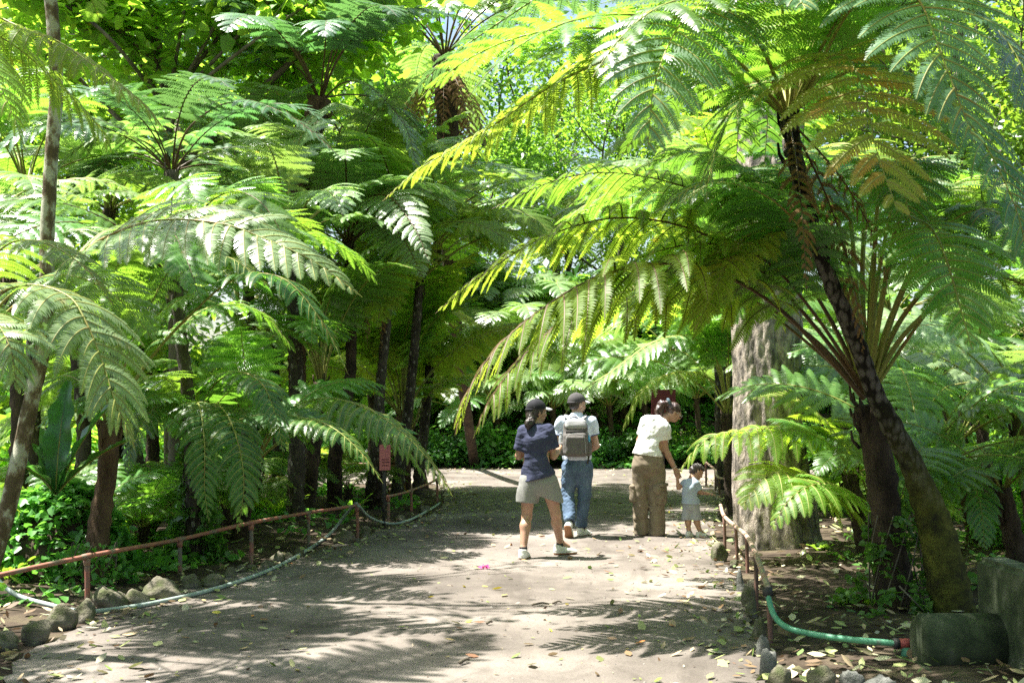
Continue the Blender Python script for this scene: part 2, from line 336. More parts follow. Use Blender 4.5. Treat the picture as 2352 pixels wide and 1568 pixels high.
# ------------------------------------------------------------------ leaf clouds
def leaf_cloud(mb, ctr, rad, n, size, rng, mat=0, shape='oval', tilt=0.6, sq=0.75, szvar=0.35, tint=None):
    """n leaves in clumps round each centre (centres Kx3)"""
    ctr = np.atleast_2d(ctr); K = len(ctr); rad = np.broadcast_to(np.asarray(rad, float), (K,))
    N = K*n; d = nrm(rng.normal(0, 1, (N, 3))); rr = rng.uniform(0.25, 1, N)**0.5
    R = np.repeat(rad, n)
    p = np.repeat(ctr, n, 0)+d*(rr*R)[:, None]*np.array([1, 1, sq])
    nr = nrm(np.array([0, 0, 1.0])+rng.normal(0, tilt, (N, 3))+d*0.3)
    t = nrm(np.cross(nr, nrm(rng.normal(0, 1, (N, 3))))+np.array([0, 0, -0.25])); t = nrm(t-nr*np.sum(t*nr, 1, keepdims=True)*0.8); b = np.cross(nr, t)
    s = size*(1+szvar*rng.uniform(-1, 1, N))
    if shape == 'heart':
        loc = np.array([[0, 0.0, 0], [0.42, 0.28, 0.06], [0.30, 0.75, -0.02], [0, 1.1, -0.18], [-0.30, 0.75, -0.02], [-0.42, 0.28, 0.06]])
        F = np.array([[0, 1, 2, 3], [0, 3, 4, 5]])
    elif shape == 'long':
        loc = np.array([[0, 0, 0], [0.16, 0.4, 0.05], [0, 1.0, -0.14], [-0.16, 0.4, 0.05]]); F = np.array([[0, 1, 2, 3]])
    else:
        loc = np.array([[0, 0, 0], [0.27, 0.45, 0.06], [0, 1.0, -0.12], [-0.27, 0.45, 0.06]]); F = np.array([[0, 1, 2, 3]])
    k = len(loc)
    V = p[:, None]+s[:, None, None]*(loc[None, :, 0:1]*b[:, None]+loc[None, :, 1:2]*t[:, None]+loc[None, :, 2:3]*nr[:, None])
    FF = (np.arange(N)*k)[:, None, None]+F[None]
    mb.add(V, FF.reshape(-1, 4), mat, None if tint is None else np.repeat(tint(N), k))
def branches(mb, p, d, L, r, depth, rng, tips, spread=0.6, upb=0.15, seg=6, mat=0):
    n = 6; pts = [np.array(p, float)]; dd = np.array(d, float)
    for i in range(n):
        dd = nrm(dd+rng.normal(0, 0.12, 3)+np.array([0, 0, upb*0.3])); pts.append(pts[-1]+dd*L/n)
    mb.tube(pts, np.linspace(r, r*0.6, n+1), seg, mat, rough=0.05, rng=rng)
    if depth == 0:
        tips.append(pts[-1]); tips.append(pts[-3]); return
    tips.append(pts[-1]) if depth == 1 else None
    for k in range(int(rng.integers(2, 5))):
        i = int(rng.integers(2, n+1)) if k else n
        d2 = nrm(dd+rng.normal(0, spread, 3)+np.array([0, 0, upb]))
        branches(mb, pts[i], d2, L*rng.uniform(0.6, 0.85), r*0.55, depth-1, rng, tips, spread, upb, max(4, seg-1), mat)
TREES = []
def tree_model(seed, H, leaf, n=60, size=0.16, depth=3, shape='oval', trunk_r=0.18, first=0.35, cl=1.0, bark='bark', lean=0.0):
    r = np.random.default_rng(seed); wood = MB(); tips = []
    pts = [np.array([0, 0, -0.1]), np.array([lean*0.3, 0.05, H*0.3]), np.array([lean, 0.1, H*0.62])]
    P = spline(pts, 14); wood.tube(P, np.linspace(trunk_r, trunk_r*0.55, 14), 9, 0, rough=0.06, rng=r)
    for k in range(9):
        i = int(14*first)+int(r.integers(0, 13-int(14*first))); a = k*2.4+r.uniform(-.4, .4)
        branches(wood, P[min(i, 13)], nrm([math.cos(a), math.sin(a), r.uniform(0.15, 1.0)]), H*0.20*r.uniform(0.8, 1.2), trunk_r*0.35, depth-1, r, tips)
    branches(wood, P[-1], (0, 0, 1), H*0.2, trunk_r*0.5, depth-1, r, tips)
    lv = MB(); tp = np.array(tips); leaf_cloud(lv, tp, r.uniform(0.5, 1.0, len(tp))*cl, n, size, r, shape=shape)
    return wood.mesh('trunk', [M[bark]]), lv.mesh('crown', [M[leaf]])
def place_tree(model, loc, rz, sc, label, group=None, leaf=None, name='broadleaf_tree', cat='tree'):
    root = thing(name, label, cat, loc, rz, group); root.scale = (sc, sc, sc)
    link('trunk', model[0], root); c = link('crown', model[1], root)
    if leaf: c.material_slots[0].link = 'OBJECT'; c.material_slots[0].material = M[leaf]
    return root
# ------------------------------------------------------------------ ground and path
PATH_PX_L = [(150, 1800), (-60, 1640), (60, 1505), (215, 1425), (420, 1352), (600, 1303), (760, 1256), (860, 1224), (960, 1196), (1012, 1172), (1022, 1140), (1000, 1112)]
PATH_PX_R = [(1800, 1800), (1770, 1620), (1750, 1500), (1712, 1390), (1676, 1310), (1640, 1262), (1640, 1215), (1655, 1150), (1640, 1102)]
pl = [G(*p)[:2] for p in PATH_PX_L]; pr = [G(*p)[:2] for p in PATH_PX_R]
pl = [np.array([-1.6, -3.0]), np.array([-2.0, 2.0])]+pl[1:]; pr = [np.array([1.3, -3.0]), np.array([1.35, 2.0])]+pr[1:]
road_l = [np.array([-8, 24.2]), np.array([-30, 22.0]), np.array([-30, 26.5]), np.array([-8, 29.6])]
road_r = [np.array([4, 30.3]), np.array([14, 29.4]), np.array([16, 24.5]), np.array([6, 25.3])]
poly = np.array(pl+road_l+road_r+pr[::-1])
def densify(P, step, jit, rng):
    out = []
    for a, b in zip(P, np.roll(P, -1, 0)):
        n = max(1, int(np.linalg.norm(b-a)/step))
        for t in np.arange(n)/n: out.append(a+(b-a)*t+rng.normal(0, jit, 2))
    return np.array(out)
polyd = densify(poly, 0.12, 0.025, RNG)
def inside(pts, P):
    x, y = pts[:, 0], pts[:, 1]; c = np.zeros(len(pts), bool)
    for a, b in zip(P, np.roll(P, -1, 0)):
        if abs(b[1]-a[1]) < 1e-9: continue
        k = (a[1] > y) != (b[1] > y); c ^= k & (x < (b[0]-a[0])*(y-a[1])/(b[1]-a[1])+a[0])
    return c
def pdist(pts, P):
    D = np.full(len(pts), 1e9)
    for a, b in zip(P, np.roll(P, -1, 0)):
        ab = b-a; t = np.clip(((pts-a)@ab)/max(ab@ab, 1e-9), 0, 1); D = np.minimum(D, np.linalg.norm(pts-a-t[:, None]*ab, axis=1))
    return D
def hnoise(x, y):
    return (np.sin(x*1.7+0.6*np.sin(y*1.1))*np.cos(y*1.3+0.7*np.sin(x*0.9))+0.5*np.sin(x*4.1+y*2.3)*np.sin(y*3.7-x*1.1)+0.25*np.sin(x*9.1+1)*np.sin(y*8.3))
def ground_z(x, y, d=None):
    P = np.stack([np.ravel(x), np.ravel(y)], 1)
    if d is None: d = np.where(inside(P, poly), 0, pdist(P, poly))
    k = np.clip((d-0.05)/1.2, 0, 1); k = k*k*(3-2*k)
    bank = np.clip((P[:, 1]-30.6)/7, 0, 1); bank = bank*bank*(3-2*bank)*3.2*(0.6+0.4*np.sin(P[:, 0]*0.13+1))
    return (k*(0.05+0.035*hnoise(P[:, 0], P[:, 1]))+bank).reshape(np.shape(x))
xs = np.unique(np.r_[np.linspace(-220, -26, 20), np.arange(-26, 22, 0.3), np.linspace(22, 220, 20)])
ys = np.unique(np.r_[np.linspace(-60, -4, 10), np.arange(-4, 42, 0.3), np.linspace(42, 330, 24)])
X, Y = np.meshgrid(xs, ys); Z = ground_z(X, Y); V = np.stack([X, Y, Z], -1).reshape(-1, 3)
nx = len(xs); i = (np.arange(len(ys)-1)[:, None]*nx+np.arange(nx-1)[None]).ravel()
mb = MB(); mb.add(V, np.stack([i, i+1, i+nx+1, i+nx], 1))
M['soil'] = surf('garden_soil', [(0.35, (0.030, 0.022, 0.015)), (0.55, (0.075, 0.056, 0.040)), (0.72, (0.12, 0.10, 0.06))], scale=2.2, rough=0.97, bump=0.9, bscale=18, coord='Object', bdist=0.04, spec=0.15)
tag(mb.build('ground', M['soil']), kind='structure')
# path material: packed grey sand, mottled, gravelly
m, nt, nd = newmat('packed_path'); L = nt.links.new
out = nd('ShaderNodeOutputMaterial'); pb = nd('ShaderNodeBsdfPrincipled'); L(pb.outputs[0], out.inputs[0]); tc = nd('ShaderNodeTexCoord')
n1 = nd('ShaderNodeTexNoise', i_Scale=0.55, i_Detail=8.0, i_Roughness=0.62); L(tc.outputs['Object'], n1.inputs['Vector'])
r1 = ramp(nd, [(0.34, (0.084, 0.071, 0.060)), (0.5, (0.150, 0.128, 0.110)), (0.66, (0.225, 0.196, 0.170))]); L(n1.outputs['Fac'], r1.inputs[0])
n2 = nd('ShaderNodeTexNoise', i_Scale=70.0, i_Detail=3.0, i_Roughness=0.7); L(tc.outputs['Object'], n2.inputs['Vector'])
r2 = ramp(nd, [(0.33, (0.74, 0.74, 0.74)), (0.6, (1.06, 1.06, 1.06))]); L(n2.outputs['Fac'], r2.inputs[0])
mx = nd('ShaderNodeMixRGB', blend_type='MULTIPLY'); mx.inputs[0].default_value = 0.75; L(r1.outputs[0], mx.inputs[1]); L(r2.outputs[0], mx.inputs[2])
v1 = nd('ShaderNodeTexVoronoi', i_Scale=26.0); L(tc.outputs['Object'], v1.inputs['Vector'])
r3 = ramp(nd, [(0.04, (0.82, 0.8, 0.78)), (0.14, (1, 1, 1))]); L(v1.outputs['Distance'], r3.inputs[0])
mx2 = nd('ShaderNodeMixRGB', blend_type='MULTIPLY'); mx2.inputs[0].default_value = 0.8; L(mx.outputs[0], mx2.inputs[1]); L(r3.outputs[0], mx2.inputs[2])
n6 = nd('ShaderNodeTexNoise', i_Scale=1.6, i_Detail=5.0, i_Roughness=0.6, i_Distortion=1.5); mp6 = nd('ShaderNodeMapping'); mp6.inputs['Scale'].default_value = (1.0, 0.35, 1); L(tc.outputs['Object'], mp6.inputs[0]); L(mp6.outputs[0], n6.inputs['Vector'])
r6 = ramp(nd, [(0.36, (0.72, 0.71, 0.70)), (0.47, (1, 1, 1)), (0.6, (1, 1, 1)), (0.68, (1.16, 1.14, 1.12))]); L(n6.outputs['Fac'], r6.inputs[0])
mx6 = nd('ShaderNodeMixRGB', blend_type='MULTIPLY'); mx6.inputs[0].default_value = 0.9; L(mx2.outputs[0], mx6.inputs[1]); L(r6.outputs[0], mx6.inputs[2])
L(mx6.outputs[0], pb.inputs['Base Color']); pb.inputs['Roughness'].default_value = 0.93; pb.inputs['Specular IOR Level'].default_value = 0.25
n4 = nd('ShaderNodeTexNoise', i_Scale=3.0, i_Detail=10.0, i_Roughness=0.7); L(tc.outputs['Object'], n4.inputs['Vector'])
b1 = nd('ShaderNodeBump', i_Strength=0.6, i_Distance=0.06); L(n4.outputs['Fac'], b1.inputs['Height'])
b2 = nd('ShaderNodeBump', i_Strength=0.4, i_Distance=0.004); L(n2.outputs['Fac'], b2.inputs['Height']); L(b1.outputs[0], b2.inputs['Normal']); L(b2.outputs[0], pb.inputs['Normal'])
M['path'] = m
from mathutils.geometry import tessellate_polygon
tris = tessellate_polygon([[Vector((p[0], p[1], 0)) for p in polyd]])
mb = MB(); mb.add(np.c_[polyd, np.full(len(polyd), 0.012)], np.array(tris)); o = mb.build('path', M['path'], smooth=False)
bpy.context.view_layer.update()
if o.data.polygons[0].normal.z < 0: o.data.flip_normals()
tag(o, kind='structure')
# ------------------------------------------------------------------ fallen leaves (uncountable litter)
def litter(name, n, region, size, tint_ramp, seed, zoff=0.016, lift=0.25):
    r = np.random.default_rng(seed); mb = MB()
    p = region(n, r); p = p[:n]; N = len(p)
    z = ground_z(p[:, 0], p[:, 1])+zoff
    a = r.uniform(0, 2*PI, N); nr = nrm(np.array([0, 0, 1.0])+r.normal(0, lift, (N, 3))); t = nrm(np.stack([np.cos(a), np.sin(a), 0*a], 1)); t = nrm(t-nr*np.sum(t*nr, 1, keepdims=True)); b = np.cross(nr, t)
    s = size*r.uniform(0.35, 1.25, N)**1.3; wv = r.uniform(0.16, 0.3, N)
    cu = r.uniform(-0.1, 0.22, N)
    loc = [(0, 0, 0.0), (1, 0.38, 0.3), (0.8, 0.75, 0.2), (0, 1.05, 0), (-0.8, 0.75, 0.2), (-1, 0.38, 0.3)]
    Vs = [np.stack([p[:, 0], p[:, 1], z+s*0.12], 1)+s[:, None]*(b*(x*wv)[:, None]+t*(y-0.5)+nr*(zz*cu+(y-0.5)**2*cu)[:, None]) for x, y, zz in loc]
    V = np.stack(Vs, 1); k = (np.arange(N)*6)[:, None]
    mb.add(V, np.vstack([np.hstack([k, k+1, k+2, k+3]), np.hstack([k, k+3, k+4, k+5])]), 0, np.repeat(r.uniform(0, 1, N), 6))
    mt = leafmat(name+'_mat', (0, 0, 0), (0, 0, 0), rough=0.55, mixf=0.15, var=0.25, tint=tint_ramp)
    return tag(mb.build(name, mt, tint=True), kind='stuff')
def reg_path(n, r):
    u = r.uniform(0, 1, n*6); yy = 3+27*u**1.3; xx = r.uniform(-8, 8, n*6); P = np.stack([xx, yy], 1); k = inside(P, poly); P = P[k]
    return P
def reg_edge(n, r):
    P = reg_path(n*4, r); d = pdist(P, poly); return P[d < r.exponential(0.35, len(P))]
def reg_bed(n, r):
    P = np.stack([r.uniform(-12, 9, n*4), 4.5+20*r.uniform(0, 1, n*4)**1.4], 1); P = P[~inside(P, poly)]
    k = r.uniform(0, 1, len(P)) < np.clip(1.2-0.05*P[:, 1], 0.1, 1); return P[k]
litter('fallen_leaves', 900, reg_path, 0.085, [(0, (0.30, 0.36, 0.09)), (0.18, (0.42, 0.40, 0.20)), (0.42, (0.14, 0.24, 0.05)), (0.6, (0.45, 0.33, 0.16)), (0.78, (0.20, 0.10, 0.05)), (0.88, (0.55, 0.46, 0.06)), (0.95, (0.50, 0.20, 0.05))], 5)
litter('leaf_litter', 2600, reg_path, 0.032, [(0, (0.12, 0.09, 0.06)), (0.3, (0.30, 0.25, 0.17)), (0.55, (0.18, 0.22, 0.06)), (0.75, (0.08, 0.05, 0.03)), (0.9, (0.45, 0.35, 0.1))], 6)
litter('edge_leaf_litter', 2400, reg_edge, 0.082, [(0, (0.42, 0.38, 0.26)), (0.25, (0.30, 0.32, 0.12)), (0.5, (0.38, 0.28, 0.17)), (0.7, (0.16, 0.22, 0.05)), (0.85, (0.20, 0.12, 0.06))], 8, lift=0.4)
litter('bed_leaf_litter', 15000, reg_bed, 0.10, [(0, (0.46, 0.42, 0.27)), (0.22, (0.32, 0.34, 0.13)), (0.45, (0.40, 0.30, 0.18)), (0.65, (0.12, 0.17, 0.05)), (0.8, (0.14, 0.085, 0.05))], 7, zoff=0.02, lift=0.35)

# small stones scattered on the packed surface
r = np.random.default_rng(19); P = reg_path(2600, r)[:2600]; d = pdist(P, poly); P = P[(d < 0.5) | (r.uniform(0, 1, len(P)) < 0.55)]; N = len(P); s_ = 0.004+0.011*r.uniform(0, 1, N)**3
oc = np.array([[1,0,0],[0,1,0],[-1,0,0],[0,-1,0],[0,0,0.8],[0,0,-0.8]]); V = np.c_[P, np.full(N, 0.014)][:, None]+oc[None]*s_[:, None, None]*r.uniform(0.6, 1.3, (N, 6, 1)); k = (np.arange(N)*6)[:, None, None]
F = k+np.array([[0,1,4],[1,2,4],[2,3,4],[3,0,4],[1,0,5],[2,1,5],[3,2,5],[0,3,5]])[None]; mb = MB(); mb.add(V, F.reshape(-1, 3)); M['grit'] = surf('grit', [(0.3, (0.10, 0.09, 0.08)), (0.7, (0.30, 0.27, 0.24))], scale=9, bump=0); tag(mb.build('gravel', M['grit'], smooth=False), kind='stuff')
# ------------------------------------------------------------------ tree ferns
def PP(*pts): return [W(*p) for p in pts]
def up_by(p, dx=0, dy=0, dz=0): return np.array(p)+np.array([dx, dy, dz])
# leaning fern at right, its crown over the path
b = G(2200, 1420); A0 = b
tree_fern('tall tree fern leaning left on a thick mossy trunk beside the concrete bench', [b+[0,0,-.1], W(2170,1300,8.6), W(2140,1180,8.6), W(2100,1080,8.55), W(2050,980,8.45), W(2010,905,8.4), W(1965,780,8.25), W(1905,640,8.1), W(1860,500,8.0), W(1832,390,7.9), W(1812,262,7.8)], 14,
    heroes=[
    dict(path=PP((1830,240,7.7),(1880,150,7.3),(1938,128,6.9),(1985,210,6.5),(2012,340,6.2),(2062,485,6.05)), leaf='fern_old', pmax=0.74, pairs=12, npin=22, stipe=0.22, pw=0.125, droop=0.35, roll=0.0, sweep=(0.1,0.7), up=(0, -1, 0.5), label='yellow and brown ageing frond'),
    dict(path=PP((1850,220,7.6),(1940,40,7.0),(2040,-60,6.4),(2110,0,5.9),(2160,120,5.6),(2240,330,5.5)), leaf='fern_blue', pmax=0.66, pairs=17, npin=24, stipe=0.34, pw=0.13, droop=0.38, sweep=(0.15,0.8), up=(0, -1, 0.8)),
    dict(path=PP((1790,230,7.7),(1730,60,7.3),(1640,0,7.0),(1560,60,6.7),(1505,190,6.5),(1487,348,6.45)), leaf='fern_blue', pmax=0.64, pairs=16, npin=24, stipe=0.30, pw=0.13, droop=0.45, up=(0, -1, 0.7)),
    dict(path=PP((1790,250,7.8),(1640,130,7.9),(1480,110,8.1),(1289,185,8.3),(1114,300,8.4),(969,385,8.4),(879,462,8.4)), leaf='fern_yellow', pmax=0.50, pairs=26, stipe=0.3, droop=1.1),
    dict(path=PP((1800,240,7.8),(1650,-30,8.0),(1480,-90,8.3),(1300,-40,8.5),(1120,70,8.6),(1000,160,8.7),(930,240,8.8)), leaf='fern_blue', pmax=0.52, pairs=26, stipe=0.3, droop=0.9),
    dict(path=PP((1800,240,7.8),(1720,100,8.3),(1590,50,8.8),(1430,90,9.3),(1290,180,9.7),(1180,300,9.9)), leaf='fern_yellow', pmax=0.50, pairs=24, stipe=0.3, droop=0.9),
    dict(path=PP((1830,240,7.8),(1990,60,7.9),(2150,0,7.8),(2290,70,7.6),(2380,230,7.4),(2420,420,7.3)), leaf='fern_blue', pmax=0.62, pairs=22, stipe=0.22, droop=0.6),
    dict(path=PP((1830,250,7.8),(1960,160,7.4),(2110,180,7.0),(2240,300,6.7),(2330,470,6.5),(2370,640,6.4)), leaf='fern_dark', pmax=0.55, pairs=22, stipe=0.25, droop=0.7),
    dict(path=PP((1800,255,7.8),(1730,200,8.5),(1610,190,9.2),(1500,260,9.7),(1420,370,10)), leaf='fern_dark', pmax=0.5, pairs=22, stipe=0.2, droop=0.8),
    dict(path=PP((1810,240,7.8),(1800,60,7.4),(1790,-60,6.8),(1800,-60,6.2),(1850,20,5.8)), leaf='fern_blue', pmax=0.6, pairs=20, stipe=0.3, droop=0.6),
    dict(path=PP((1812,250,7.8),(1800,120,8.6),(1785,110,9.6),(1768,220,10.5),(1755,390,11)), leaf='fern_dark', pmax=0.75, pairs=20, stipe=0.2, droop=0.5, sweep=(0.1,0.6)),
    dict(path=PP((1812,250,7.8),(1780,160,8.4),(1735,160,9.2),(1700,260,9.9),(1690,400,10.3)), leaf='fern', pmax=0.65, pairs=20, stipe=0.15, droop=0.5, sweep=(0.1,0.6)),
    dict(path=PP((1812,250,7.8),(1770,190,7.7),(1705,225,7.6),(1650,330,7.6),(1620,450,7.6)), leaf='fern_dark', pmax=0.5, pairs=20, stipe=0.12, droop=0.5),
    dict(path=PP((1815,250,7.8),(1830,90,8.6),(1830,40,9.6),(1810,70,10.6),(1790,200,11.4)), leaf='fern', pmax=0.7, pairs=20, stipe=0.2, droop=0.5),
    dict(path=PP((1820,250,7.8),(1870,100,8.5),(1950,40,9.2),(2060,80,9.9),(2150,180,10.4)), leaf='fern', pmax=0.5, pairs=20, stipe=0.25, droop=0.7),
    ], rad=(0.17, 0.135, 0.085, 0.066, 0.058, 0.056, 0.056), tmat='trunk_leaning', leaf='fern', seed=1, length=2.7, dead=3, kinds=('fullhigh', 'full', 'full', 'fullhigh', 'full'))
# fern with the big fan of stalks
b = G(2060, 1402)
cw = W(1992, 905, 8.9)
fan = []
for k, (tx, ty, ex, ey, Y1, Y2) in enumerate([(1880,520,1700,560,8.7,8.2),(1915,480,1780,400,9.2,9.8),(1950,490,1880,360,9.4,10.6),(1985,470,1960,330,9.6,11.2),(2015,480,2060,380,8.5,7.6),
        (2050,470,2110,380,9.0,9.3),(2090,500,2230,430,9.2,9.6),(2140,560,2300,470,8.6,8.3),(2200,590,2380,560,8.9,9.0),(2235,640,2400,700,8.7,8.5),(1900,600,1750,610,9.4,10.2),(2060,520,2160,560,8.2,7.2)]):
    e = np.array(PP((ex, ey, Y2)))[0]; t = W(tx, ty, Y1)
    mid = (t+e)/2+np.array([0, 0, 0.10]); end = e+(e-t)*0.55+np.array([0, 0, -0.55])
    fan.append(dict(path=[cw, cw*0.5+t*0.5+np.array([(cw[0]-t[0])*0.12, 0, 0.05]), t, mid, e, end], pmax=0.55, pairs=20, npin=20, stipe=0.52, droop=0.5, r0=0.029, st='stipe', leaf=['fern_yellow', 'fern_dark', 'fern'][k % 3]))
tree_fern('tree fern with dark ivy-footed trunk and a wide fan of tan stalks at right', [b+[0,0,-.1], W(2045,1260,8.95), W(2028,1120,8.9), W(2008,1000,8.9), cw+[0,0,-0.08]], 0,
    heroes=[
    dict(path=PP((1985,915,8.9),(1900,820,8.8),(1785,705,8.6),(1650,628,8.4),(1500,606,8.2),(1340,650,8.0),(1170,770,7.8),(1080,890,7.7),(1045,1000,7.7)), leaf='fern_yellow', stipe=0.24, pmax=0.95, pairs=27, npin=30, pw=0.115, droop=0.95, roll=-0.2, r0=0.022, st='stipe_dark', lift=0.0, label='long arching frond reaching over the walkers'),
    dict(path=PP((1985,900,8.9),(1880,760,8.8),(1760,630,8.7),(1600,530,8.7),(1420,500,8.6),(1250,545,8.5),(1110,630,8.4),(1000,720,8.4)), leaf='fern_yellow', stipe=0.28, pmax=0.72, pairs=28, npin=28, pw=0.12, droop=0.8, roll=-0.2, r0=0.020, st='stipe_dark'),
    dict(path=PP((1990,900,9),(1900,720,9),(1800,580,9),(1650,460,8.9),(1450,400,8.9),(1290,410,8.9),(1130,480,8.8)), leaf='fern', stipe=0.26, pmax=0.70, pairs=28, npin=28, pw=0.13, droop=0.7, roll=-0.2, r0=0.020, st='stipe_dark'),
    dict(path=PP((1990,900,8.9),(1940,690,9.3),(1860,520,9.8),(1740,410,10.3),(1580,370,10.8),(1420,400,11.2),(1300,480,11.5)), leaf='fern_dark', stipe=0.30, pmax=0.55, pairs=24, npin=22, droop=0.6, r0=0.020),
    dict(path=PP((1985,905,8.9),(1870,800,9.2),(1740,700,9.5),(1640,660,9.8),(1520,660,10),(1420,710,10.2),(1340,790,10.3)), leaf='fern_yellow', stipe=0.30, pmax=0.5, pairs=22, npin=22, droop=0.8, r0=0.018, st='stipe_dark'),
    dict(path=PP((2000,900,8.9),(2060,690,8.6),(2150,540,8.2),(2260,480,7.8),(2370,560,7.4),(2430,700,7.2)), leaf='fern_dark', stipe=0.32, pmax=0.55, pairs=22, npin=22, droop=0.7, r0=0.020),
    dict(path=PP((2000,905,8.9),(2120,730,8.9),(2230,610,8.8),(2330,580,8.7),(2420,680,8.6)), leaf='fern', stipe=0.36, pmax=0.5, pairs=20, npin=22, droop=0.7, r0=0.020),
    dict(path=PP((1990,900,8.9),(1930,700,8.3),(1850,540,7.9),(1760,450,7.5),(1650,420,7.2),(1560,470,7.0)), leaf='fern_dark', stipe=0.34, pmax=0.5, pairs=22, npin=22, droop=0.6, r0=0.018),
    dict(path=PP((1985,905,8.9),(1860,770,9.1),(1700,680,9.2),(1510,655,9.2),(1330,715,9.1),(1200,820,9.0),(1120,930,8.9),(1085,1010,8.9)), leaf='fern_yellow', stipe=0.26, pmax=0.85, pairs=26, npin=26, pw=0.12, droop=1.0, r0=0.018, st='stipe_dark', lift=0.0),
    dict(path=PP((1990,900,8.9),(1850,640,9.4),(1700,500,9.9),(1530,450,10.3),(1370,470,10.6),(1240,560,10.8)), leaf='fern', stipe=0.36, pmax=0.7, pairs=24, npin=24, droop=0.7, r0=0.020),
    dict(path=PP((1990,900,8.9),(1890,640,9.1),(1800,470,9.3),(1700,380,9.5),(1570,350,9.7),(1440,400,9.8)), leaf='fern_dark', stipe=0.40, pmax=0.7, pairs=24, npin=24, droop=0.7, r0=0.020),
    dict(path=PP((1990,900,8.9),(1900,660,8.6),(1830,520,8.4),(1740,430,8.2),(1620,420,8.0),(1500,490,7.9)), leaf='fern_dark', stipe=0.38, pmax=0.62, pairs=24, npin=26, droop=0.7, r0=0.020),
    dict(path=PP((1990,900,8.9),(1930,640,9.8),(1880,450,10.5),(1810,330,11.2),(1720,270,11.8),(1600,290,12.3)), leaf='fern_dark', stipe=0.42, pmax=0.7, pairs=24, npin=22, droop=0.7, r0=0.020),
    dict(path=PP((1990,900,8.9),(1870,720,8.7),(1760,600,8.5),(1640,560,8.3),(1500,580,8.2),(1380,650,8.1),(1290,750,8.0)), leaf='fern_yellow', stipe=0.26, pmax=0.6, pairs=26, npin=26, droop=0.9, r0=0.018, st='stipe_dark', roll=-0.2),
    dict(path=PP((1995,900,8.9),(2000,640,9.3),(2030,460,9.8),(2100,370,10.3),(2200,370,10.8)), leaf='fern', stipe=0.42, pmax=0.6, pairs=22, npin=22, droop=0.7, r0=0.022),
    dict(path=PP((1995,900,8.9),(2080,660,9.3),(2180,500,9.6),(2290,430,9.9),(2400,470,10.2)), leaf='fern', stipe=0.42, pmax=0.6, pairs=22, npin=22, droop=0.7, r0=0.022),
    ]+fan, rad=(0.16, 0.13, 0.12, 0.11), tmat='trunk_fern', seed=2)
# far-left off-frame fern whose big lit frond arches in
cL = W(-70, 800, 9.6)
tree_fern('tree fern at the left edge whose broad pale frond arches toward the path', [[cL[0]-0.1, cL[1], -0.1], [cL[0]-0.05, cL[1], 1.0], cL], 2, heroes=[
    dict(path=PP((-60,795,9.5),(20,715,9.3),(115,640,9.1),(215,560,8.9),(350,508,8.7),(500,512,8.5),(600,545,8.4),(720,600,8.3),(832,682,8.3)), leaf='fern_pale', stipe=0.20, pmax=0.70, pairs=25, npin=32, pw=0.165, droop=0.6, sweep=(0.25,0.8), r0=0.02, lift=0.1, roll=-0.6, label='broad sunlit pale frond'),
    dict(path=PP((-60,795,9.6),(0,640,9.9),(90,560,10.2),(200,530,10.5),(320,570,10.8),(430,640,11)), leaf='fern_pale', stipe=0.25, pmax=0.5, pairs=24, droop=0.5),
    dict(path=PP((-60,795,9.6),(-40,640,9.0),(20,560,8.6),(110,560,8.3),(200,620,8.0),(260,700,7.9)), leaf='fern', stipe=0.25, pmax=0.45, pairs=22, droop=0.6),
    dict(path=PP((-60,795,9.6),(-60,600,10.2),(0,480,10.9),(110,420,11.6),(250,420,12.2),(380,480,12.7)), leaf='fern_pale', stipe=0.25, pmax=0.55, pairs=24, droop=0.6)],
    rad=(0.12, 0.09), leaf='fern', seed=3, length=2.5, kinds=('high', 'mid'))
cN = W(-150, 830, 6.6)
tree_fern('near tree fern at the left edge with pale drooping fronds hanging past the mottled trunk', [[cN[0], cN[1], -0.1], [cN[0], cN[1], 1.0], cN], 3, heroes=[
    dict(path=PP((-140,810,6.6),(-60,710,6.5),(50,655,6.4),(153,678,6.3),(200,745,6.2),(240,845,6.15),(262,915,6.1),(309,1030,6.1)), leaf='fern_pale', stipe=0.30, pmax=0.52, pairs=18, npin=26, pw=0.14, droop=0.8, r0=0.013, lift=0.1),
    dict(path=PP((-140,810,6.6),(-90,730,6.2),(-30,720,6.0),(20,790,5.8),(40,900,5.8)), leaf='fern_pale', stipe=0.30, pmax=0.42, pairs=18, npin=22, droop=0.8, r0=0.010)],
    rad=(0.1, 0.08), seed=4, leaf='fern_pale', length=1.8, kinds=('mid',), azs=(200, 250, 160))
# upper-left off-frame fern with yellow-lit hanging fronds
cU = W(-160, 60, 7.48)
tree_fern('tall tree fern at the upper left corner with yellow-green backlit fronds', [[cU[0]-0.3, cU[1], -0.1], [cU[0]-0.1, cU[1], 2.0], cU], 1, heroes=[
    dict(path=PP((-150,50,7.48),(-60,20,7.39),(40,60,7.31),(140,100,7.22),(240,170,7.13),(330,240,7.05),(388,312,7.05)), leaf='fern_yellow', stipe=0.2, pmax=0.42, pairs=20, npin=20, droop=1.3),
    dict(path=PP((-150,60,7.48),(-60,60,7.74),(40,110,7.92),(140,200,8.09),(210,270,8.18),(258,348,8.27)), leaf='fern_yellow', stipe=0.2, pmax=0.45, pairs=20, npin=20, droop=1.3),
    dict(path=PP((-150,60,7.48),(-100,60,7.05),(-40,130,6.79),(20,240,6.61),(60,350,6.61)), leaf='fern_yellow', stipe=0.2, pmax=0.4, pairs=20, npin=20, droop=1.2)],
    rad=(0.12, 0.08), seed=5, leaf='fern_yellow', length=2.4, kinds=('high', 'mid'))
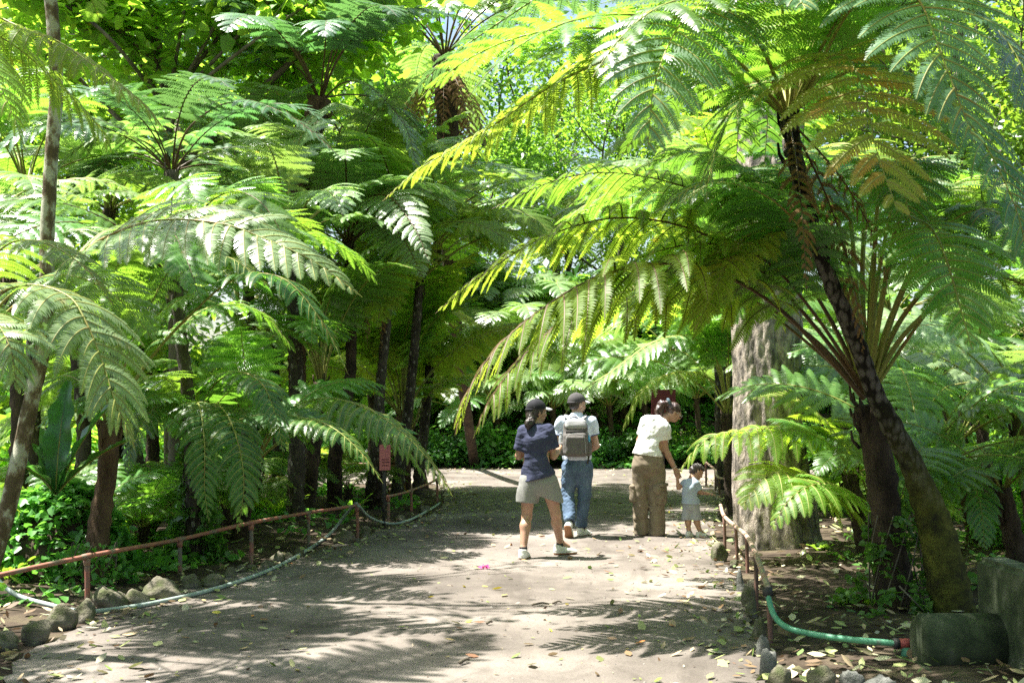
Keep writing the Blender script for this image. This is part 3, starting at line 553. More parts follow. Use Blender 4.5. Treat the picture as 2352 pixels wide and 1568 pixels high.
# brown-trunk fern behind the left railing
b = G(215, 1350); c0 = W(250, 965, 10.3)
tree_fern('tree fern on a thick brown trunk behind the ivy mound at left', [b+[0,0,-.1], W(228,1210,10.2), W(246,1080,10.3), c0], 6, heroes=[
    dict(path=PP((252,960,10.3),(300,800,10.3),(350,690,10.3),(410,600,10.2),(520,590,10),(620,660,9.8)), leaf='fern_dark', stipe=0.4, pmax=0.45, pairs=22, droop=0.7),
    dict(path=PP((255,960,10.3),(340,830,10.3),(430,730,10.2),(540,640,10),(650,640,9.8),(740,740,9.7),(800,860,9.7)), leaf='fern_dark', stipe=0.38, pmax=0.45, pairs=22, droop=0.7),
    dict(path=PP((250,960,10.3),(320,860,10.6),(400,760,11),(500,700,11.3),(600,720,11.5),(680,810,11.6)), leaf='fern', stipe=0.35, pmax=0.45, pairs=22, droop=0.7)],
    rad=(0.12, 0.10, 0.085, 0.09), tmat='trunk_brown', leaf='fern', seed=6, length=2.0, kinds=('high', 'steep', 'mid'))
# slim dark fern, canopy under the big frond
b = G(446, 1292); c0 = W(402, 630, 11.6)
tree_fern('slim tree fern with a dark trunk', [b+[0,0,-.1], W(442,1100,11.6), W(434,930,11.6), W(418,790,11.6), c0], 11, rad=(0.085, 0.07, 0.065, 0.06), tmat='trunk_scar', leaf='fern', st='stipe_dark', seed=7, length=2.5, kinds=('low', 'mid', 'mid', 'arch', 'high'))
b = G(470, 1262); c0 = W(455, 1010, 12.0)
tree_fern('low dark green fern with fronds hanging over the second railing post', [b+[0,0,-.1], W(462,1120,12), c0], 8, heroes=[
    dict(path=PP((450,1010,11.9),(480,900,11.6),(540,855,11.2),(600,880,10.9),(635,960,10.7),(650,1040,10.6)), leaf='fern_dark', stipe=0.25, pmax=0.42, droop=0.9),
    dict(path=PP((450,1010,11.9),(480,930,11.3),(520,950,10.8),(550,1030,10.5),(560,1120,10.4),(545,1225,10.4)), leaf='fern_dark', stipe=0.25, pmax=0.42, droop=0.9),
    dict(path=PP((450,1010,11.9),(450,930,11.3),(460,940,10.8),(470,1020,10.5),(470,1120,10.4),(480,1200,10.4)), leaf='fern_dark', stipe=0.25, pmax=0.38, droop=0.9),
    dict(path=PP((450,1010,11.9),(400,930,11.4),(350,940,11),(310,1010,10.8),(290,1090,10.7)), leaf='fern_dark', stipe=0.25, pmax=0.35, droop=0.9)],
    rad=(0.07, 0.06), leaf='fern_dark', seed=8, length=1.7, kinds=('mid', 'low', 'arch'))
# smaller fern whose frond hangs over the path
b = G(545, 1245); c0 = W(585, 1062, 13.4)
tree_fern('short tree fern with a slanting black trunk whose long frond hangs over the path edge', [b+[0,0,-.1], W(562,1160,13.4), c0], 9, heroes=[
    dict(path=PP((590,1055,13.3),(645,970,13.1),(734,915,12.9),(842,938,12.6),(932,1000,12.3),(1000,1075,12.1),(1040,1140,12.0)), leaf='fern', stipe=0.18, pmax=0.60, pairs=26, npin=24, pw=0.12, droop=1.3, r0=0.014, lift=0.0, label='feathery frond hanging over the path'),
    dict(path=PP((590,1055,13.3),(620,990,12.6),(680,960,12.0),(760,980,11.6),(830,1040,11.4),(880,1110,11.3)), leaf='fern', stipe=0.2, pmax=0.45, pairs=24, droop=1.0),
    dict(path=PP((590,1055,13.3),(680,990,13.6),(760,960,13.9),(850,975,14.1),(930,1030,14.2),(985,1110,14.3)), leaf='fern_pale', stipe=0.2, pmax=0.5, pairs=24, droop=1.1)],
    rad=(0.10, 0.085), leaf='fern', seed=9, length=2.1, kinds=('high', 'mid', 'arch', 'steep'))
b = G(702, 1188); c0 = W(738, 878, 16.2)
tree_fern('tree fern on straight black trunk with tall stalk fan, left of the pink sign', [b+[0,0,-.1], W(716,1060,16.2), c0], 12, rad=(0.12, 0.10), leaf='fern', seed=10, length=3.0, kinds=('steep', 'steep', 'high', 'mid'))
b = G(768, 1168); c0 = W(800, 560, 17.4)
tree_fern('tall thin tree fern with a wavy black trunk behind the railing end', [b+[0,0,-.1], W(772,1030,17.3), W(803,880,17.3), W(806,760,17.4), c0], 12, rad=(0.13, 0.09, 0.07), leaf='fern_pale', st='stipe_dark', seed=11, length=2.9, dead=2, heroes=[  # pale leaf colour stands in for fill light in the dim centre-left
    dict(path=PP((800,560,17.4),(850,500,16.6),(920,540,15.8),(972,640,15.2)), leaf='fern_pale', pmax=0.6, pairs=24, roll=-0.5),
    dict(path=PP((800,560,17.4),(830,470,16.4),(890,450,15.4),(950,520,14.7),(985,600,14.4)), leaf='fern_pale', pmax=0.6, pairs=24, roll=-0.5),
    dict(path=PP((800,560,17.4),(745,490,16.4),(680,510,15.6),(640,590,15.2)), leaf='fern_pale', pmax=0.55, pairs=22, roll=0.5)])
b = G(862, 1168); c0 = W(905, 570, 17.6)
tree_fern('slender tree fern with pale foot behind the pink sign', [b+[0,0,-.1], W(868,1040,17.1), W(873,900,17.2), W(890,720,17.4), c0], 12, rad=(0.20, 0.13, 0.075, 0.07, 0.07), tmat='trunk_scar', leaf='fern_yellow', st='stipe_dark', seed=12, length=2.8, dead=1)  # yellow-green leaf colour lightens this dim area in place of fill light
b = G(925, 1128); c0 = W(925, 955, 20.5)
tree_fern('fern with thick golden brown stalks behind the far end of the left railing', [b+[0,0,-.1], W(925,1050,20.5), c0], 15, rad=(0.16, 0.13), tmat='trunk_brown', leaf='fern_yellow', st='stipe', seed=13, length=3.6, kinds=('steep', 'steep', 'steep', 'high', 'mid'), dead=3)  # lighter yellow leaves, fill light put into the colour
b = G(975, 1120); c0 = W(945, 985, 21.3)
tree_fern('young fern with upright yellow stalks at the bend of the path', [b+[0,0,-.1], c0], 10, rad=(0.11, 0.10), leaf='fern_yellow', seed=14, length=2.6, kinds=('steep', 'high'))
# upper left mid-distance
b = G(405, 1225); c0 = W(395, 392, 14.3)
tree_fern('tall tree fern on a smooth grey trunk with upright stalks above the big pale frond', [b+[0,0,-.1], W(405,900,14.4), W(400,650,14.3), c0], 11, rad=(0.11, 0.09, 0.08), tmat='bark', leaf='fern_blue', st='stipe_dark', seed=15, length=2.3, kinds=('mid', 'full', 'low', 'mid', 'low'),
    heroes=[dict(path=PP((398,390,14.3),(430,300,14.1),(510,240,13.9),(600,240,13.6),(700,290,13.4),(790,370,13.3)), leaf='fern_blue', pmax=0.6, pairs=22),
            dict(path=PP((392,390,14.3),(340,330,14.1),(260,310,13.8),(180,340,13.6),(110,410,13.4)), leaf='fern_pale', pmax=0.5, pairs=22)])
b = G(690, 1160); c0 = W(735, 225, 17.5)
tree_fern('tall tree fern with a shaggy brown trunk rising above its neighbours left of centre', [b+[0,0,-.1], W(680,700,17.8), W(690,450,17.6), c0], 11, rad=(0.15, 0.14, 0.16, 0.17), tmat='trunk_brown', leaf='fern_blue', st='stipe_dark', seed=16, length=3.2, dead=6, kinds=('high', 'high', 'mid', 'low'),
    heroes=[dict(path=PP((740,230,17.5),(790,190,17.2),(850,200,17),(930,290,16.8),(960,400,16.7)), leaf='fern_pale', pmax=0.6, pairs=22)])
b = G(1040, 1105); c0 = W(1022, 128, 21.5)
tree_fern('tallest tree fern with a skirt of dead brown fronds in the centre background', [b+[0.3,6,-.1], W(1040,700,24), W(1030,350,22.5), c0], 15, rad=(0.13, 0.12, 0.16, 0.24), tmat='trunk_fern', leaf='fern_pale', st='stipe_dark', seed=17, length=3.8, dead=16, kinds=('high', 'mid', 'arch', 'low'))
# centre-right behind the big trunk
b = G(1665, 1105); c0 = W(1672, 950, 17.2); b = np.array([c0[0]+0.1, 17.2, 0])
tree_fern('pale fern arching out from behind the big grey trunk toward the dark red sign', [b+[0,0,-.1], c0], 13, rad=(0.14, 0.12), leaf='fern', st='stipe', seed=18, length=2.7, kinds=('steep', 'high', 'mid'), heroes=[
    dict(path=PP((1670,945,17.2),(1640,880,17),(1590,855,16.8),(1535,860,16.6),(1475,900,16.4),(1428,990,16.3)), leaf='fern_yellow', pmax=0.5, pairs=20, droop=1.2),
    dict(path=PP((1670,945,17.2),(1645,840,17),(1590,775,16.8),(1505,785,16.6),(1410,850,16.4),(1330,905,16.3),(1290,965,16.3)), leaf='fern_pale', pmax=0.6, pairs=24, droop=0.8),
    dict(path=PP((1670,945,17.2),(1640,790,17.3),(1550,720,17.4),(1440,735,17.5),(1340,800,17.6),(1260,870,17.7)), leaf='fern_pale', pmax=0.6, pairs=24, droop=0.7),
    dict(path=PP((1675,945,17.2),(1660,760,17.6),(1600,680,18),(1500,650,18.4),(1390,690,18.8),(1300,760,19)), leaf='fern_pale', pmax=0.6, pairs=24, droop=0.7)])
# ferns round the right-hand bed
b = G(2005, 1262); c0 = b+[0, 0, 0.28]
tree_fern('ground fern between the big grey trunk and the ivy-footed fern trunk', [b+[0,0,-.1], c0], 5, rad=(0.06, 0.05), leaf='fern_sunlit', seed=19, length=1.5, kinds=('mid', 'high'), azs=(20, 70, 110, 330, 290), group='low ferns in the right bed', cat='fern', name='fern', heroes=[
    dict(path=[c0, W(1968,1184,12.4), W(1918,1144,12.1), W(1850,1098,11.8), W(1770,1088,11.5), W(1702,1165,11.3)], leaf='fern_sunlit', stipe=0.26, pmax=0.70, pairs=19, npin=26, pw=0.17, droop=0.8, r0=0.014, roll=0.45),
    dict(path=[c0, W(1975,1170,12.2), W(1930,1120,11.8), W(1880,1110,11.4), W(1820,1140,11.2), W(1770,1215,11.1)], leaf='fern_sunlit', stipe=0.26, pmax=0.55, pairs=17, npin=22, pw=0.17, droop=0.8, r0=0.012, roll=0.4),
    dict(path=[c0, W(1985,1110,12.5), W(1940,1030,12.4), W(1890,960,12.2), W(1810,912,12.0), W(1722,915,11.8)], leaf='fern_sunlit', stipe=0.22, pmax=0.62, pairs=20, npin=26, pw=0.17, droop=0.4, r0=0.014, roll=0.35),
    dict(path=[c0, W(1970,1120,12.3), W(1900,1020,12.1), W(1800,985,11.9), W(1700,990,11.8), W(1620,1010,11.7), W(1560,1080,11.7)], leaf='fern_sunlit', stipe=0.46, pmax=0.60, pairs=14, npin=22, pw=0.17, droop=1.4, r0=0.012, roll=0.2, label='bright frond hanging above the child'),
    dict(path=[c0, W(1990,1150,12.4), W(1930,1060,12.2), W(1860,1000,12.0), W(1790,990,11.9), W(1740,1040,11.8)], leaf='fern_sunlit', stipe=0.35, pmax=0.42, pairs=15, npin=20, droop=0.8, r0=0.012)])
b = np.array([W(2130, 1150, 10.4)[0], 10.4, 0]); c0 = W(2125, 1085, 10.4)
tree_fern('low fern right of the leaning mossy trunk with a frond drooping to the soil', [b+[0,0,-.1], c0], 9, rad=(0.07, 0.06), leaf='fern', seed=20, length=2.0, kinds=('high', 'mid', 'low'), group='low ferns in the right bed', cat='fern', name='fern', heroes=[
    dict(path=[c0, W(2170,1050,10.1), W(2220,1080,9.8), W(2252,1160,9.6), W(2262,1260,9.5)], leaf='fern_dark', stipe=0.2, pmax=0.34, pairs=20, droop=0.9, r0=0.01),
    dict(path=[c0, W(2180,980,10.2), W(2260,930,10.0), W(2350,950,9.8), W(2430,1030,9.6)], leaf='fern_pale', stipe=0.2, pmax=0.42, pairs=20, droop=0.6, r0=0.01)])
RB = [(2200, 1010, 13.0, 'fern', 2.4, 'pale green fern behind the low fern at right, level with the bench slab'), (2340, 960, 12.0, 'fern_pale', 2.4, 'wide pale fern cut by the right edge of the view'),
      (2080, 930, 15.0, 'fern_pale', 2.6, 'silvery fern seen through the fan of tan stalks'), (2240, 850, 16.5, 'fern_pale', 2.8, 'bright fern mass above the bench slab far behind'),
      (1930, 860, 17.0, 'fern', 2.8, 'fern directly right of the big grey trunk'), (2380, 780, 17.0, 'fern', 2.8, 'fern crown at the right edge above the wide pale fern'),
      (2050, 720, 20.0, 'fern_pale', 3.0, 'sunlit fern crown glimpsed high between the fan stalks'), (2300, 1120, 10.0, 'fern', 1.6, 'small bright fern low behind the concrete slab'),
      (2150, 600, 22.0, 'fern', 3.0, 'high fern crown behind the top of the stalk fan'), (1950, 1090, 12.2, 'fern', 1.1, 'leafy fern low behind the ivy-footed trunk')]
for k, (px, py, Yd, lf, ln, lab) in enumerate(RB):
    c0 = W(px, py, Yd); b = np.array([c0[0]+0.2, Yd, 0]); low = c0[2] < 1.3
    tree_fern(lab, [b+[0,0,-.1], c0], 10, rad=(0.10, 0.08), leaf=lf, seed=30+k, length=ln*1.08, tilt=0.45, kinds=('mid', 'full', 'mid', 'low', 'high'), group='ferns massed behind the right bed', name='fern' if low else 'tree_fern', cat='fern' if low else 'tree fern')
CB = [(1110, 760, 23, 'fern_pale', 3.0, 'pale fern crown in the centre distance over the dark bank'), 
      (1000, 620, 20.5, 'fern', 3.0, 'green fern crown just right of the slender lichen-footed trunk'),
      (1150, 560, 25, 'fern', 3.2, 'high fern crown behind the tip of the arching canopy'), (1300, 560, 28, 'fern_pale', 3.4, 'far fern crown in the gap under the canopy'),
      
      
      (900, 420, 22, 'fern_yellow', 3.2, 'yellowish fern crown right of the shaggy brown trunk'), (560, 480, 19, 'fern_pale', 3.0, 'pale fern crown far behind the big pale frond'),
      (250, 480, 16, 'fern_pale', 2.8, 'pale fern crown right of the white lichen trunk'), (60, 430, 15, 'fern', 2.6, 'fern crown left of the white lichen trunk'),
      (620, 780, 18, 'fern', 2.8, 'fern crown in the shade right of the slim dark trunk'), (550, 700, 21, 'fern_yellow', 2.8, 'backlit fern far behind the slim dark trunk'),
      (330, 800, 17, 'fern', 2.6, 'fern crown behind the thick brown trunk'), (170, 760, 15, 'fern', 2.4, 'fern crown right behind the mottled leaning trunk'),
      (80, 900, 18, 'fern_yellow', 2.4, 'bright backlit fern low at the left edge'), (300, 1000, 16, 'fern_yellow', 2.0, 'bright low fern between the brown and slim trunks'),
      (840, 780, 22, 'fern_yellow', 2.8, 'yellow-green fern crown between the two thin black trunks'), (660, 560, 15.5, 'fern_pale', 2.6, 'green fern crown under the tip of the big pale frond'),
      (20, 640, 12.5, 'fern_pale', 2.4, 'pale fern crown at the left edge above the near drooping fern')]
for k, (px, py, Yd, lf, ln, lab) in enumerate(CB):
    if px > 840 and Yd > 19: Yd += 15; ln *= 1.3
    c0 = W(px, py, Yd); g = float(ground_z(np.array([c0[0]]), np.array([Yd]))[0]); b = np.array([c0[0]+0.15, Yd, g])
    tree_fern(lab, [b+[0,0,-.1], (b+c0)/2+[0.08,0,0], c0], 10, rad=(0.13, 0.09, 0.085), leaf=lf, seed=60+k, length=ln, kinds=('high', 'mid', 'arch', 'low', 'steep'), group='ferns massed behind the path', tmat=('trunk_fern', 'trunk_scar')[k % 2])
MB_ = [(1008, 520, 21.0, [-1.75, 21.0], 'fern_pale', 'high fern crown over the far path, right of the slender lichen-footed trunk'), (965, 640, 19.0, [-1.95, 19.0], 'fern_yellow', 'lower yellow-green fern crown over the end of the left railing'),
       (1650, 610, 20.0, [3.85, 20.0], 'fern_pale', 'fern crown leaning over the path just left of the big grey trunk'), (1632, 470, 22.5, [4.1, 22.5], 'fern_yellow', 'higher yellow-green fern crown left of the big grey trunk')]
for k, (px, py, Yd, bb, lf, lab) in enumerate(MB_):
    c0 = W(px, py, Yd); b = np.array([bb[0], bb[1], 0.0])
    tree_fern(lab, [b+[0,0,-.1], (b+c0)/2+[0.05,0,0], c0], 14, rad=(0.11, 0.08, 0.075), leaf=lf, seed=210+k, length=3.6, kinds=('mid', 'full', 'arch', 'high', 'low'), group='ferns leaning over the far path', tmat='trunk_scar')
LB = [(330,1150,12.8,'small fern between the brown trunk and the slim trunk'),(520,1120,15.2,'small fern behind the slanting black trunk'),(640,1110,17.2,'small bright fern behind the light green rosette'),(800,1105,19,'small fern beside the pink sign'),(180,1120,12.0,'small fern behind the giant strap leaves'),(700,1075,21,'small fern near the far side of the left bed'),(400,1120,13.6,'bright fern right behind the slim ivy-wrapped trunk'),(60,1090,12.6,'small fern behind the mottled trunk at the left edge')]
for k, (px, py, Yd, lab) in enumerate(LB):
    c0 = W(px, py, Yd); c0[2] = max(c0[2], 0.3); b = np.array([c0[0], Yd, 0.0])
    tree_fern(lab, [b+[0,0,-.05], b+[0,0,0.25]], 12, rad=(0.06, 0.05), leaf=('fern', 'fern_yellow')[k % 2], seed=190+k, length=1.35, kinds=('mid', 'full', 'high'), group='small ferns in the left bed', name='fern', cat='fern')
BK = [(1075, 850, 33.6, 'fern_pale', 'bank fern above the end of the red railing'), (1185, 815, 33.8, 'fern_pale', 'bank fern behind the cap of the navy-shirt woman'), (1300, 850, 33.4, 'fern_yellow', 'bank fern right of the charcoal cap'),
      (1425, 850, 33.6, 'fern_pale', 'bank fern between the man and the dark red board'), (1545, 820, 33.5, 'fern', 'bank fern right above the dark red board'), (1240, 745, 37.5, 'fern_pale', 'second-row bank fern above the man'), (1385, 715, 37.8, 'fern_yellow', 'second-row bank fern in the centre gap under the canopy'),
      (1120, 700, 37.5, 'fern_pale', 'second-row bank fern left of centre'), (1510, 700, 37.6, 'fern', 'second-row bank fern below the arching frond'), (985, 770, 34.5, 'fern_yellow', 'bank fern between the lichen-footed trunk and the bank'),
      (1045, 940, 31.8, 'fern_pale', 'low fern at the road edge right of the hanging frond'), (1140, 930, 31.9, 'fern', 'low fern at the road edge just left of the navy-shirt woman'), (1270, 938, 31.8, 'fern_pale', 'low fern at the road edge between the two caps'), (1400, 932, 31.8, 'fern_pale', 'low fern at the road edge right of the backpack man'),
      (1480, 925, 31.9, 'fern', 'low fern at the road edge left of the dark red board'), (1600, 915, 31.8, 'fern_pale', 'low fern at the road edge behind the big trunk foot')]
for k, (px, py, Yd, lf, lab) in enumerate(BK):
    c0 = W(px, py, Yd); g = float(ground_z(np.array([c0[0]]), np.array([Yd]))[0]); b = np.array([c0[0]+0.1, Yd, min(g, c0[2]-0.3)])
    tree_fern(lab, [b+[0,0,-.1], c0], 11 if Yd > 32 else 8, rad=(0.15, 0.12) if Yd > 32 else (0.08, 0.07), leaf=lf, seed=160+k, length=3.3 if Yd > 32 else 2.6, tilt=0.4 if Yd > 32 else 0.6, kinds=('arch', 'mid', 'full', 'low', 'mid'), group='ferns growing on the bank')
# ferns outside the frame whose crowns shade the path
for k, (x, y, z, ln, nf) in enumerate([(-4.2, 6.6, 5.2, 3.2, 10), (-3.6, 3.0, 4.8, 3.0, 13), (3.2, 4.6, 4.6, 2.8, 13), (3.9, 1.0, 5, 3, 12), (-3.3, 4.9, 5.6, 3.0, 11)]):
    tree_fern('tree fern standing outside the view beside the path', [[x-0.3, y, -0.1], [x-0.2, y, z*0.5], [x, y, z]], nf, rad=(0.14, 0.09), seed=120+k, length=ln, kinds=('mid', 'high', 'low'), group='tree ferns outside the view')
# ------------------------------------------------------------------ big grey trunk (its crown is above the view)
def big_tree():
    base = np.array([W(1775, 1200, 13.0)[0], 13.0, 0.0]); root = thing('broadleaf_tree', 'massive grey barked tree with flaring roots at the right of the path', 'tree', base)
    r = np.random.default_rng(3); n = 520; seg = 150; H = 11.0
    z = np.r_[np.linspace(-0.15, 6.0, 330), np.linspace(6.05, H, n-330)]; cx = np.interp(z, [0, 1.5, 3.5, H], [0.02, -0.05, -0.02, 0.3])
    ang = np.arange(seg)*2*PI/seg; R = np.zeros((n, seg))
    for i, zz in enumerate(z):
        k = max(0, 1-zz/1.5)**2.2; lob = 0.5+0.5*np.cos(ang*5+0.6); lob2 = 0.5+0.5*np.cos(ang*3-1.0)
        R[i] = np.interp(zz, [0, 2, 4, H], [0.40, 0.375, 0.355, 0.26])+k*(0.03+0.18*lob**1.5*lob2*(0.35+0.65*(np.cos(ang+0.4) > -0.25)))+0.012*np.sin(ang*9+zz*2.2)+0.01*np.sin(ang*17+zz*5)+0.012*np.sin(zz*3+ang*2)
    from mathutils import noise as NZ
    ca, sa = np.cos(ang), np.sin(ang)
    for i, zz in enumerate(z[:330]):
        R[i] += [0.016*(1-2.2*abs(NZ.noise((c_*6.5, s_*6.5, zz*3.2))))*(0.6+0.4*NZ.noise((c_*2, s_*2, zz*0.8+9)))+0.012*NZ.noise((c_*14, s_*14, zz*9)) for c_, s_ in zip(ca, sa)]
    V = np.stack([cx[:, None]+R*np.cos(ang), R*np.sin(ang), np.repeat(z[:, None], seg, 1)], -1)
    i = np.arange(n-1)[:, None]*seg; j = np.arange(seg)[None]; k = (j+1) % seg
    mb = MB(); mb.add(V, np.stack([i+j, i+k, i+seg+k, i+seg+j], -1).reshape(-1, 4))
    tips = []
    for a in range(7):
        an = a*0.9; branches(mb, [0.3, 0, H-0.5-a*0.3], nrm([math.cos(an), math.sin(an), 0.5]), 3.2, 0.14, 2, r, tips)
    mb.build('trunk', M['bark_big'], root)
    lv = MB(); leaf_cloud(lv, np.array(tips), 0.9, 3, 0.16, r); lv.build('crown', M['leaf'], root)
big_tree()
# lichen tree at left
def lichen_tree():
    pts = PP((-60,1420,9.3), (-15,1280,9.4), (22,1150,9.5), (55,1000,9.6), (85,860,9.7), (104,760,9.8), (108,640,9.8), (109,530,9.8), (119,350,9.8), (130,200,9.8), (122,60,9.8), (112,-120,9.8), (130,-500,9.8))
    pts[0][2] = -0.1; root = thing('slender_tree', 'slender lichen-mottled tree curving up the whole left edge', 'tree', (pts[0][0], pts[0][1], 0)); b = np.array([pts[0][0], pts[0][1], 0])
    mb = MB(); r = np.random.default_rng(5); trunk_tube(mb, [p-b for p in pts], (0.075, 0.066, 0.060, 0.054, 0.048), rough=0.05, rng=r, scar=False)
    tips = []
    for a in range(6):
        branches(mb, pts[-1]-b-[0, 0, a*0.35], nrm([math.cos(a*1.3), math.sin(a*1.3), 0.6]), 1.6, 0.03, 2, r, tips)
    mb.build('trunk', M['lichen'], root); lv = MB(); leaf_cloud(lv, np.array(tips), 0.5, 3, 0.14, r); lv.build('crown', M['leaf'], root)
lichen_tree()
# heart-leaved tree at upper left with dark branches
def heart_tree():
    r = np.random.default_rng(11); Y0 = 19.0; ZS = 19.0/13
    base = np.array([W(372, 800, Y0)[0], Y0, 0.0]); root = thing('heart_leaved_tree', 'airy tree with big heart-shaped leaves and bare dark limbs at the upper left', 'tree', base)
    wood = MB(); tips = []
    def limb(pts, rad, leaves=(0.25, 1.0), side=True):
        P = spline(np.array(PP(*[(a_, b_, c_*ZS) for a_, b_, c_ in pts]))-base, 26); wood.tube(P, np.linspace(rad[0]*1.1, rad[1], 26), 7, rough=0.05, rng=r)
        for i in range(26):
            if i/25 < leaves[0]: continue
            for k in range(2):
                a = r.uniform(0, 6.28); d = nrm([math.cos(a), math.sin(a), r.uniform(-0.1, 0.6)]); Lb = r.uniform(0.4, 1.1)
                q = [P[i], P[i]+d*Lb*0.5+[0, 0, 0.03], P[i]+d*Lb]; wood.tube(q, [0.010, 0.007, 0.004], 4, rng=r); tips.append(q[-1]); tips.append(q[1])
    limb([(390,1150,13),(385,700,13),(384,330,13.0),(378,180,12.8),(350,20,12.5),(330,-150,12.2)], (0.085, 0.04), (0.72, 1))
    limb([(384,420,13.0),(470,330,12.9),(560,240,12.7),(640,170,12.4),(730,80,12.1),(830,0,11.8),(900,-60,11.6)], (0.07, 0.03), (0.45, 1))
    limb([(560,240,12.7),(640,190,12.9),(740,130,13),(830,90,13.0),(900,50,13.1)], (0.035, 0.015), (0.2, 1))
    limb([(384,330,13.0),(420,200,12.7),(520,60,12.4),(600,-60,12.1)], (0.045, 0.02), (0.3, 1))
    limb([(384,400,13.0),(300,300,13.2),(200,200,13.4),(120,90,13.6),(40,0,13.8)], (0.045, 0.02), (0.3, 1))
    limb([(378,180,12.8),(300,90,12.5),(200,20,12.2),(100,-60,12)], (0.035, 0.015), (0.2, 1))
    limb([(470,330,12.9),(560,300,13.4),(650,240,13.8),(720,200,14)], (0.03, 0.012), (0.4, 1))
    for a, (x, y) in enumerate([(150, -120), (300, -160), (450, -150), (600, -180), (750, -150), (60, -20), (880, -90)]):
        limb([(384, 250, 12.9), ((384+x)/2, 60, 12.8-a*0.2), (x, y, 12.4+0.3*(a % 3))], (0.035, 0.012), (0.5, 1))
    wood.build('trunk', M['bark'], root)
    lv = MB(); leaf_cloud(lv, np.array(tips), 0.50, 7, 0.22, r, shape='heart', tilt=0.5, sq=0.7); lv.build('crown', M['leaf_lime'], root)
heart_tree()
# background trees
MT = [tree_model(21, 12, 'leaf', n=42, size=0.20, cl=1.25), tree_model(22, 13, 'leaf', n=42, size=0.22, cl=1.3, first=0.2), tree_model(23, 11, 'leaf_dark', n=44, size=0.19, cl=1.2, first=0.15)]
BT = [(-21, 31, 1.2, 0, 'leaf'), (-15.5, 33, 1.35, 1, 'leaf_lime'), (-10.5, 35, 1.3, 0, 'leaf'), (-5.5, 38, 1.25, 2, 'leaf'), (-1.5, 43, 1.15, 1, 'leaf'), (4.2, 44, 1.05, 2, 'leaf'), (8, 35, 1.3, 0, 'leaf'), (13, 33, 1.4, 1, 'leaf'),
      (-24, 42, 1.6, 2, 'leaf'), (-16, 45, 1.6, 1, 'leaf_lime'), (-8, 47, 1.55, 0, 'leaf_dark'), (2, 50, 1.3, 2, 'leaf'), (9, 47, 1.6, 1, 'leaf'), (18, 44, 1.7, 0, 'leaf_dark'), (-17, 24, 0.8, 2, 'leaf_lime'), (13.5, 27, 1.0, 1, 'leaf')]
BL = ['bushy green tree at the far left of the background', 'lime green tree behind the heart-leaved tree', 'green background tree left of the shaggy fern trunk', 'green tree directly behind the shaggy fern trunk', 'mid green tree beside the tallest fern, under the sky gap',
      'leafy tree in the middle distance under the long arching frond', 'green background tree behind the big grey trunk', 'background tree behind the right bed', 'farthest tree at the left', 'tall lime tree far behind at left', 'tall dark tree far behind, left of centre', 'far tree filling the gap at the centre',
      'far tall tree behind the big grey trunk', 'far dark tree at the right edge', 'lime tree at the left edge in the middle distance', 'leafy tree at the right edge in the middle distance']
for (x, y, s_, k, lf), lab in zip(BT, BL):
    g = float(ground_z(np.array([x]), np.array([y]))[0]); place_tree(MT[k], (x, y, g-0.1), x*1.3, s_, lab, 'trees in the background', lf)
# bushes: multi-stem shrubs from ground level
def shrub_model(seed, leaf, R=1.0, n=900, size=0.12, shape='oval', sq=0.8):
    r = np.random.default_rng(seed); wd = MB(); c = []
    for k in range(26):
        a = r.uniform(0, 6.28); q = nrm([math.cos(a), math.sin(a), r.uniform(0.1, 1.8)])*R*r.uniform(0.5, 1.0)
        wd.tube([[0, 0, 0], q*0.5+[0, 0, 0.05], q], [0.02, 0.012, 0.005], 5, rng=r); c += [q, q*0.6]
    lv = MB(); leaf_cloud(lv, np.array(c), 0.34*R, n//26, size, r, shape=shape, sq=sq)
    return wd.mesh('stem', [M['bark']]), lv.mesh('foliage', [M[leaf]])
SM = [shrub_model(41, 'leaf'), shrub_model(42, 'leaf', shape='long', size=0.22, n=700), shrub_model(43, 'leaf', shape='heart', size=0.14, n=700), shrub_model(44, 'leaf', size=0.09, n=1500)]
def shrub(k, x, y, s_, lf, lab, grp, rz=0.0, sz=None):
    g = float(ground_z(np.array([x]), np.array([y]))[0]); root = thing('shrub', lab, 'shrub', (x, y, g), rz, grp); root.scale = (s_, s_, sz or s_)
    link('stem', SM[k][0], root); f = link('foliage', SM[k][1], root); f.material_slots[0].link = 'OBJECT'; f.material_slots[0].material = M[lf]
r = np.random.default_rng(77)
SH = []
for i in range(26):   # row on the bank
    x = -13+i*1.05+r.normal(0, 0.2); SH.append((int(r.integers(4)), x, 31.15+r.uniform(0, 0.4), r.uniform(0.85, 1.15), ['leaf_cover', 'leaf', 'leaf_cover', 'leaf_dark'][i % 4], 'dark leafy shrub in the row along the bank behind the path', 'shrubs along the bank'))
for i in range(20):
    x = -15+i*1.6+r.normal(0, 0.3); SH.append((int(r.integers(4)), x, 33.6+r.uniform(0, 1.5), r.uniform(1.5, 2.2), ['leaf_lime', 'leaf', 'leaf_lime', 'leaf'][i % 4], 'tall shrub at the back of the bank behind the path', 'tall shrubs at the back of the bank'))
for i in range(24):   # left bed, back
    x = -16+r.uniform(0, 9.5); y = r.uniform(16, 23.5)
    if x > -0.32*y+0.2: x -= 2.5
    SH.append((int(r.integers(4)), x, y, r.uniform(0.7, 1.2), ['leaf_lime', 'leaf', 'leaf_lime', 'leaf_dark'][i % 4], 'leafy shrub filling the back of the left bed', 'shrubs at the back of the left bed'))
for i in range(14):
    u = i/13; x = -4.6-u*4.2+r.normal(0, 0.3); y = 11.5+r.uniform(0, 5); x = min(x, -0.36*y-0.3)
    SH.append((int(r.integers(3)), x, y, r.uniform(0.45, 0.75), ['leaf_lime', 'leaf'][i % 2], 'small bright shrub in the left bed among the fern trunks', 'small shrubs in the left bed'))
